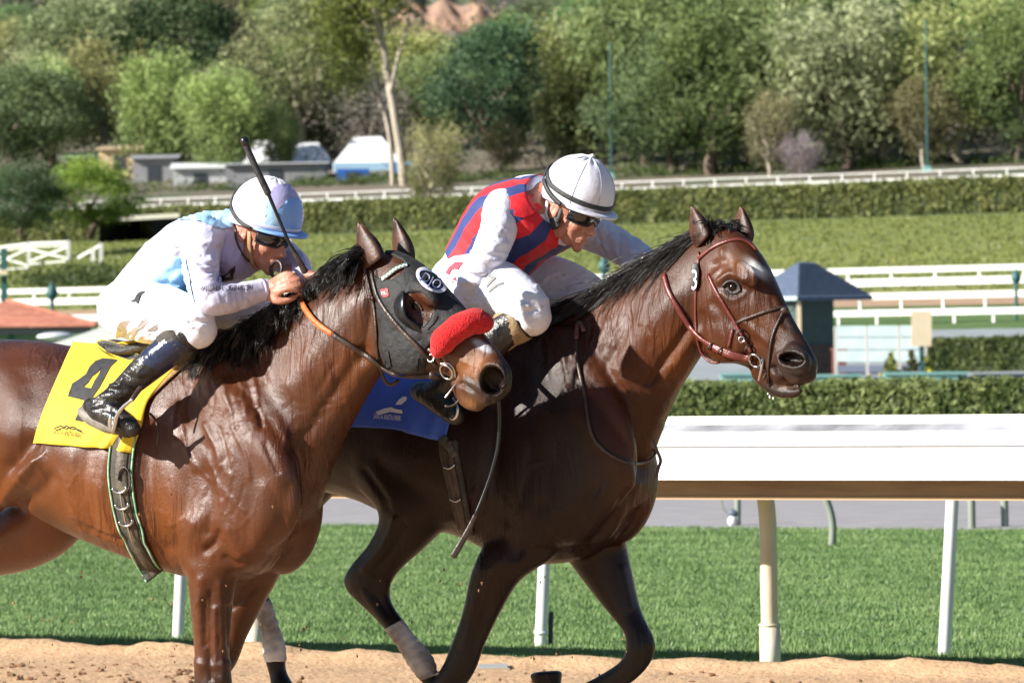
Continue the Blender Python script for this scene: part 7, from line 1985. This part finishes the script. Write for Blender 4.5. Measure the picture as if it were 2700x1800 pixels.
# ---------------------------------------------------------------- rider of the far horse
J2 = thing("person", tuple(PL2.S(1290, 820)), "jockey in red and blue striped vest with white sleeves crouched on the far horse", "person")
hd2 = Head(PL2.S(1500, 556, .0), 37, 25)
T2s = [(1172, 735, 1230, 838, .11), (1180, 688, 1300, 826, .14), (1204, 632, 1340, 775, .14), (1226, 584, 1380, 738, .14), (1254, 532, 1425, 698, .158), (1300, 482, 1470, 674, .185), (1370, 462, 1492, 652, .18), (1425, 460, 1490, 606, .12), (1452, 478, 1490, 585, .07), (1470, 490, 1505, 580, .06)]
LA2 = [(1325, 545, .058, -.15), (1313, 610, .058, -.21), (1288, 672, .053, -.25), (1262, 712, .048, -.27), (1247, 742, .047, -.265), (1252, 785, .044, -.235), (1272, 835, .038, -.20), (1300, 882, .030, -.17)]
RA2 = [(1500, 592, .06, .17), (1575, 620, .056, .24), (1650, 660, .051, .25), (1705, 694, .044, .18), (1738, 724, .034, .08)]
LT2 = [(1205, 745, .090, -.06), (1255, 752, .098, -.15), (1325, 772, .092, -.21), (1385, 812, .074, -.25), (1400, 832, .062, -.255)]
RT2 = [(1255, 735, .090, .07), (1360, 735, .095, .16), (1470, 750, .085, .22), (1545, 772, .064, .25)]
LS2 = [(1392, 838, .058, -.255), (1335, 868, .056, -.285), (1262, 935, .050, -.32), (1200, 990, .041, -.345), (1165, 1022, .039, -.36)]
RS2 = [(1545, 775, .056, .25), (1480, 850, .052, .28), (1390, 930, .046, .31), (1340, 980, .04, .33)]
FT2 = [(1108, 1032, .030, -.365), (1135, 1042, .037, -.368), (1170, 1068, .036, -.372), (1200, 1095, .028, -.376)]
mb = MB()
mb.add(*loft(PL2, inner(T2s), n=24, caps=(.01, .02)))
for L_ in (LA2, RA2, LT2, RT2, LS2, RS2, FT2): mb.add(*limb(PL2, L_, grow=-.012))
mb.add(*limb(PL2, [(1340, 980, .036, .33), (1370, 1010, .036, .34), (1400, 1035, .03, .34)]))
hd2.prims(mb)
mb.add(*tube([hd2.P(-.03, 0, -.02), PL2.S(1440, 580, 0)], [.056, .066], n=14))
Wl = PL2.S(1302, 886, -.168); hand_prims(mb, Wl, PL2.S(1330, 960, -.14) - Wl, np.array([.3, -.9, .2]), -1, 1.0)
Wr = PL2.S(1738, 724, .08); hand_prims(mb, Wr, np.array([.7, -.3, -.3]), np.array([0, .2, 1.0]), 1)
VJ, FJ = remesh(mb, .0052, 2)
NJ = vnormals(VJ, FJ); VJ = VJ + NJ * hd2.detail(VJ)[:, None]
VJ = sculpt(VJ, NJ, [([(1490, 620), (1500, 640), (1505, 655)], 4, -.003), ([(1500, 600), (1492, 615), (1488, 630)], 5, -.003), ([(1515, 622), (1512, 640)], 4, -.003)])
child(J2, "body", VJ, FJ, SKIN)
SILK2 = SILKWHITE
Vs, Fs = cloth_mesh([limb(PL2, LA2, grow=.002), limb(PL2, RA2, grow=.002), loft(PL2, inner(grow_secs(T2s[4:8], -.03)), n=24)], .0060, 5, .004, [
    ([(1240, 660), (1280, 680), (1320, 690)], 6, .006), ([(1236, 680), (1270, 698), (1305, 708)], 5, -.006), ([(1222, 705), (1255, 716), (1290, 722)], 6, .007), ([(1214, 722), (1250, 728), (1286, 733)], 5, -.008), ([(1215, 742), (1250, 742), (1284, 748)], 6, .005),
    ([(1270, 580), (1300, 600), (1350, 600)], 7, -.004), ([(1260, 620), (1300, 632), (1345, 635)], 6, .004), ([(1230, 800), (1260, 800), (1285, 795)], 5, .003), ([(1345, 560), (1352, 600), (1340, 650)], 7, -.004), ([(1240, 840), (1270, 850), (1296, 842)], 5, .005),
    ([(1590, 600), (1620, 640), (1625, 670)], 6, .004), ([(1620, 600), (1650, 640), (1655, 680)], 6, -.004), ([(1570, 640), (1610, 660), (1650, 700)], 6, .004)] + wrinkles([(1300, 620, 40, 60, 25, 70, 14, .005), (1250, 790, 25, 50, 5, 55, 12, .005), (1640, 650, 60, 35, 75, 60, 10, .005)], 5), .0015)
child(J2, "sleeves", Vs, Fs, SILK2); BS2 = bvh_of(Vs, Fs)
vn = 64
vs, vf2 = loft(PL2, grow_secs(T2s[2:8], .016), n=vn, sub=8, caps=(0, 0), cap=False)
ringv = np.tile((np.arange(vn) / vn + .03) % 1.0, len(vs) // vn)
nv_ = vnormals(vs, np.array(vf2)); 
if (nv_ @ (np.array([0, -1, 0]))).mean() * 0 == 0: pass
C0 = vs.mean(0); sg = np.sign(((vs - C0) * nv_).sum(1).mean()); nv_ = nv_ * sg
vs = sculpt(vs + nv_ * .006, nv_, [([(1330, 700), (1380, 705), (1440, 690)], 6, -.006), ([(1340, 715), (1390, 718)], 6, .005), ([(1370, 600), (1360, 660), (1330, 690)], 9, -.006), ([(1420, 560), (1410, 620), (1390, 670)], 12, .005), ([(1350, 480), (1390, 500), (1420, 520)], 7, .004), ([(1370, 470), (1405, 495)], 6, -.004), ([(1220, 600), (1260, 640), (1280, 680)], 7, .004)] + wrinkles([(1400, 640, 60, 50, 70, 70, 12, .005), (1350, 500, 60, 30, 30, 60, 8, .004), (1240, 620, 30, 50, 40, 60, 7, .004)], 7))
vest = child(J2, "vest", vs, vf2, VEST, recalc=True, attrs={"ring": ringv}); vm_ = vest.modifiers.new("t", 'SOLIDIFY'); vm_.thickness = .005; vm_.offset = -1
BV2 = bvh_of(vs, vf2)
# vest shoulder piece rising to the collar on the near side
RED = mat("red_silk", (.70, .008, .018), .62, c2=(.60, .006, .014), scale=12, bump=.4, bscale=24, sheen=.15)
NAVY = mat("navy_silk", (.020, .038, .175), .62, c2=(.017, .032, .15), scale=12, bump=.4, bscale=24)
decal("shoulder_panel", [z7([(765, 500), (840, 420), (1000, 395), (1030, 400), (1030, 470), (985, 520), (900, 565), (845, 590), (770, 570)])], [BV2, BS2], RED, J2, .006, 7)
child(J2, "collar", *tube([PL2.S(1436, 556, 0), PL2.S(1456, 548, 0), PL2.S(1468, 545, 0)], [.080, .074, .070], n=20, roundcap=False), NAVY)
pants_pr = [loft(PL2, grow_secs(T2s[:4], .008), n=24, caps=(.03, .0)), limb(PL2, LT2, grow=.006), limb(PL2, RT2, grow=.006)]
Vp, Fp = cloth_mesh(pants_pr, .0060, 6, .003, [([(1385, 770), (1400, 775), (1415, 775)], 4, .004), ([(1370, 820), (1395, 822), (1415, 815)], 4, -.004), ([(1360, 840), (1385, 842), (1410, 836)], 4, .004), ([(1300, 730), (1340, 750), (1370, 760)], 5, .003), ([(1160, 700), (1190, 690)], 5, .004),
                                            ([(1440, 790), (1480, 780), (1520, 775)], 5, .006), ([(1450, 770), (1490, 765)], 5, -.006), ([(1440, 720), (1480, 735)], 5, .004)] + wrinkles([(1390, 815, 30, 35, 5, 50, 10, .005), (1270, 770, 60, 30, 30, 70, 8, .004), (1490, 750, 50, 30, -20, 60, 8, .005)], 6), .0015)
child(J2, "breeches", Vp, Fp, PANTSWHITE); BP2 = bvh_of(Vp, Fp)
for L_ in (LS2, RS2):
    mbb = MB(); mbb.add(*limb(PL2, L_, grow=.006))
    if L_ is LS2: mbb.add(*limb(PL2, [(1170, 1018, .038, -.36), (1145, 1040, .042, -.366), (1112, 1034, .032, -.366)], grow=.005)); mbb.add(*limb(PL2, FT2, grow=.006))
    bv, bf = remesh(mbb, .006, 3); child(J2, "boot", bv, bf, BOOT)
child(J2, "boot_cuff", *tube([PL2.S(u, v, o) for u, v, o in ((1378, 846, -.262), (1358, 856, -.27), (1335, 868, -.28), (1310, 890, -.295))], [.0655, .0665, .0645, .0600], n=20, sub=2, roundcap=False), TANCUFF)
child(J2, "boot_sole", *tube([PL2.S(u, v, -.378) for u, v in zt([(380, 900), (470, 960), (560, 1030), (640, 1120)])], [.016, .022, .024, .018], n=12, sub=3), SOLE)
hv, hf = hd2.helmet(.0035)
helm2 = child(J2, "helmet", hv, hf, HELMWHITE, recalc=True)
child(helm2, "visor", *hd2.visor(.038), HELMWHITE, recalc=True)
child(helm2, "cap_band", *hd2.band([(a, 1.10 + .28 * math.cos(R(a))) for a in range(-180, 181, 20)], .017, .003, .002), BLACKBAND)
child(helm2, "goggle_strap", *hd2.band([(-178, .80), (-150, .84), (-125, 1.2), (-100, 1.65), (-80, 2.0)], .018, .003, .006), BLACKBAND)
for a in range(0, 360, 45):
    child(helm2, "cap_seam", *hd2.band([(a + 22, .12), (a + 22, .4), (a + 22, .8), (a + 22, 1.2), (a + 22, 1.7)], .0018, .0008, .0006), mat("seam_thread", (.40, .40, .46), .7) if a == 0 else bpy.data.materials["seam_thread"])
child(helm2, "cap_knot", *tube([hd2.Q([hd2.cap_point(0, .0)])[0] + hd2.M[:, 2] * .002, hd2.Q([hd2.cap_point(0, .0)])[0] + hd2.M[:, 2] * .008 + hd2.M[:, 0] * .004], [.010, .007], n=12), HELMWHITE)
gv, gf = hd2.goggles()
gg = child(J2, "goggles", gv, gf, LENS); gm_ = gg.modifiers.new("t", 'SOLIDIFY'); gm_.thickness = .004; gm_.offset = -1
child(gg, "goggle_frame", *tube(hd2.Q([(.020 + .088 * math.cos(R(a)), .079 * math.sin(R(a)), .030 * (1 - .25 * abs(R(a)) / 1.2) + .014) for a in range(-70, 71, 7)]), .0045, n=8), BLACKBAND)
child(gg, "goggle_frame", *tube(hd2.Q([(.020 + .088 * math.cos(R(a)), .079 * math.sin(R(a)), -.027 * (1 - .25 * abs(R(a)) / 1.2) + .014 + .014 * math.exp(-(a / 11) ** 2)) for a in range(-70, 71, 5)]), .0035, n=8), BLACKBAND)
for sgn in (-1, 1):
    child(helm2, "chin_strap", *ribbon(hd2.Q([(.030, sgn * .090, .02), (.026, sgn * .084, -.02), (.016, sgn * .074, -.045), (-.004, sgn * .068, -.058)]), np.array([[0, sgn, -.2]] * 4) @ hd2.M.T, .014, .002), BLACKBAND)
    child(helm2, "chin_strap", *ribbon(hd2.Q([(-.035, sgn * .088, .02), (-.028, sgn * .084, -.02), (-.008, sgn * .076, -.05), (.004, sgn * .066, -.070)]), np.array([[0, sgn, -.2]] * 4) @ hd2.M.T, .012, .002), SILKWHITE)
    child(helm2, "jaw_pad", *ellipsoid(hd2.P(.012, sgn * .074, -.038), hd2.M, (.022, .007, .024)), BLACKBAND)
zp = Zm(1130, 640, 6.0314)
decal("leg_print", [zp([(430, 320), (540, 315), (545, 345), (500, 390), (480, 440), (450, 430), (410, 420), (370, 440), (330, 520), (280, 480), (340, 390)])], BP2, mat("red_print", (.62, .06, .09), .7), J2, .004, 4)
decal("leg_print", [zp([(440, 530), (450, 610), (395, 585)])], BP2, bpy.data.materials["red_print"], J2, .004, 4)
tp, tt = text_fit("THE NETW", zp([(250, 550)])[0], zp([(470, 700)])[0], 9)
tv, tf = lay(BP2, tp, tt, .004); child(J2, "leg_lettering", tv, orient(tv, tf), INK)
GREYPRINT = mat("grey_print", (.22, .22, .21), .7)
for pts in ([(900, 520), (950, 490), (1050, 540), (1080, 565), (1060, 580), (1000, 640), (930, 720), (920, 690), (985, 600), (1000, 550), (950, 550)], [(940, 800), (1000, 720), (1080, 660), (1180, 622), (1205, 650), (1100, 690), (1020, 750), (950, 805)]):
    decal("thigh_print", [zp(pts)], BP2, GREYPRINT, J2, .004, 4)
whip2 = thing("riding_whip", tuple(at(1317, 1100, 18.3)), "black riding whip hanging down across the far horse's dark shoulder", "whip")
ww = lambda p: at(*z5([p])[0], 18.42)
child(whip2, "shaft", *tube([ww((1080, 120)), ww((1090, 260)), ww((1080, 450)), ww((1040, 620)), ww((985, 780)), ww((925, 930))], [.0075, .007, .0066, .006, .0056, .006], n=10, sub=5), BLACKPLASTIC)
child(whip2, "flap", *tube([ww((925, 930)), ww((880, 1030)), ww((830, 1120)), ww((775, 1215))], [.0065, .0095, .0105, .0115], n=10, sub=4, flat=.3, side=(0, -1, 0)), LEATHER)
child(whip2, "grip", *tube([PL2.S(1305, 915, -.17), ww((1065, 60)), ww((1080, 130))], [.010, .010, .009], n=10, sub=3), BLACKBAND)
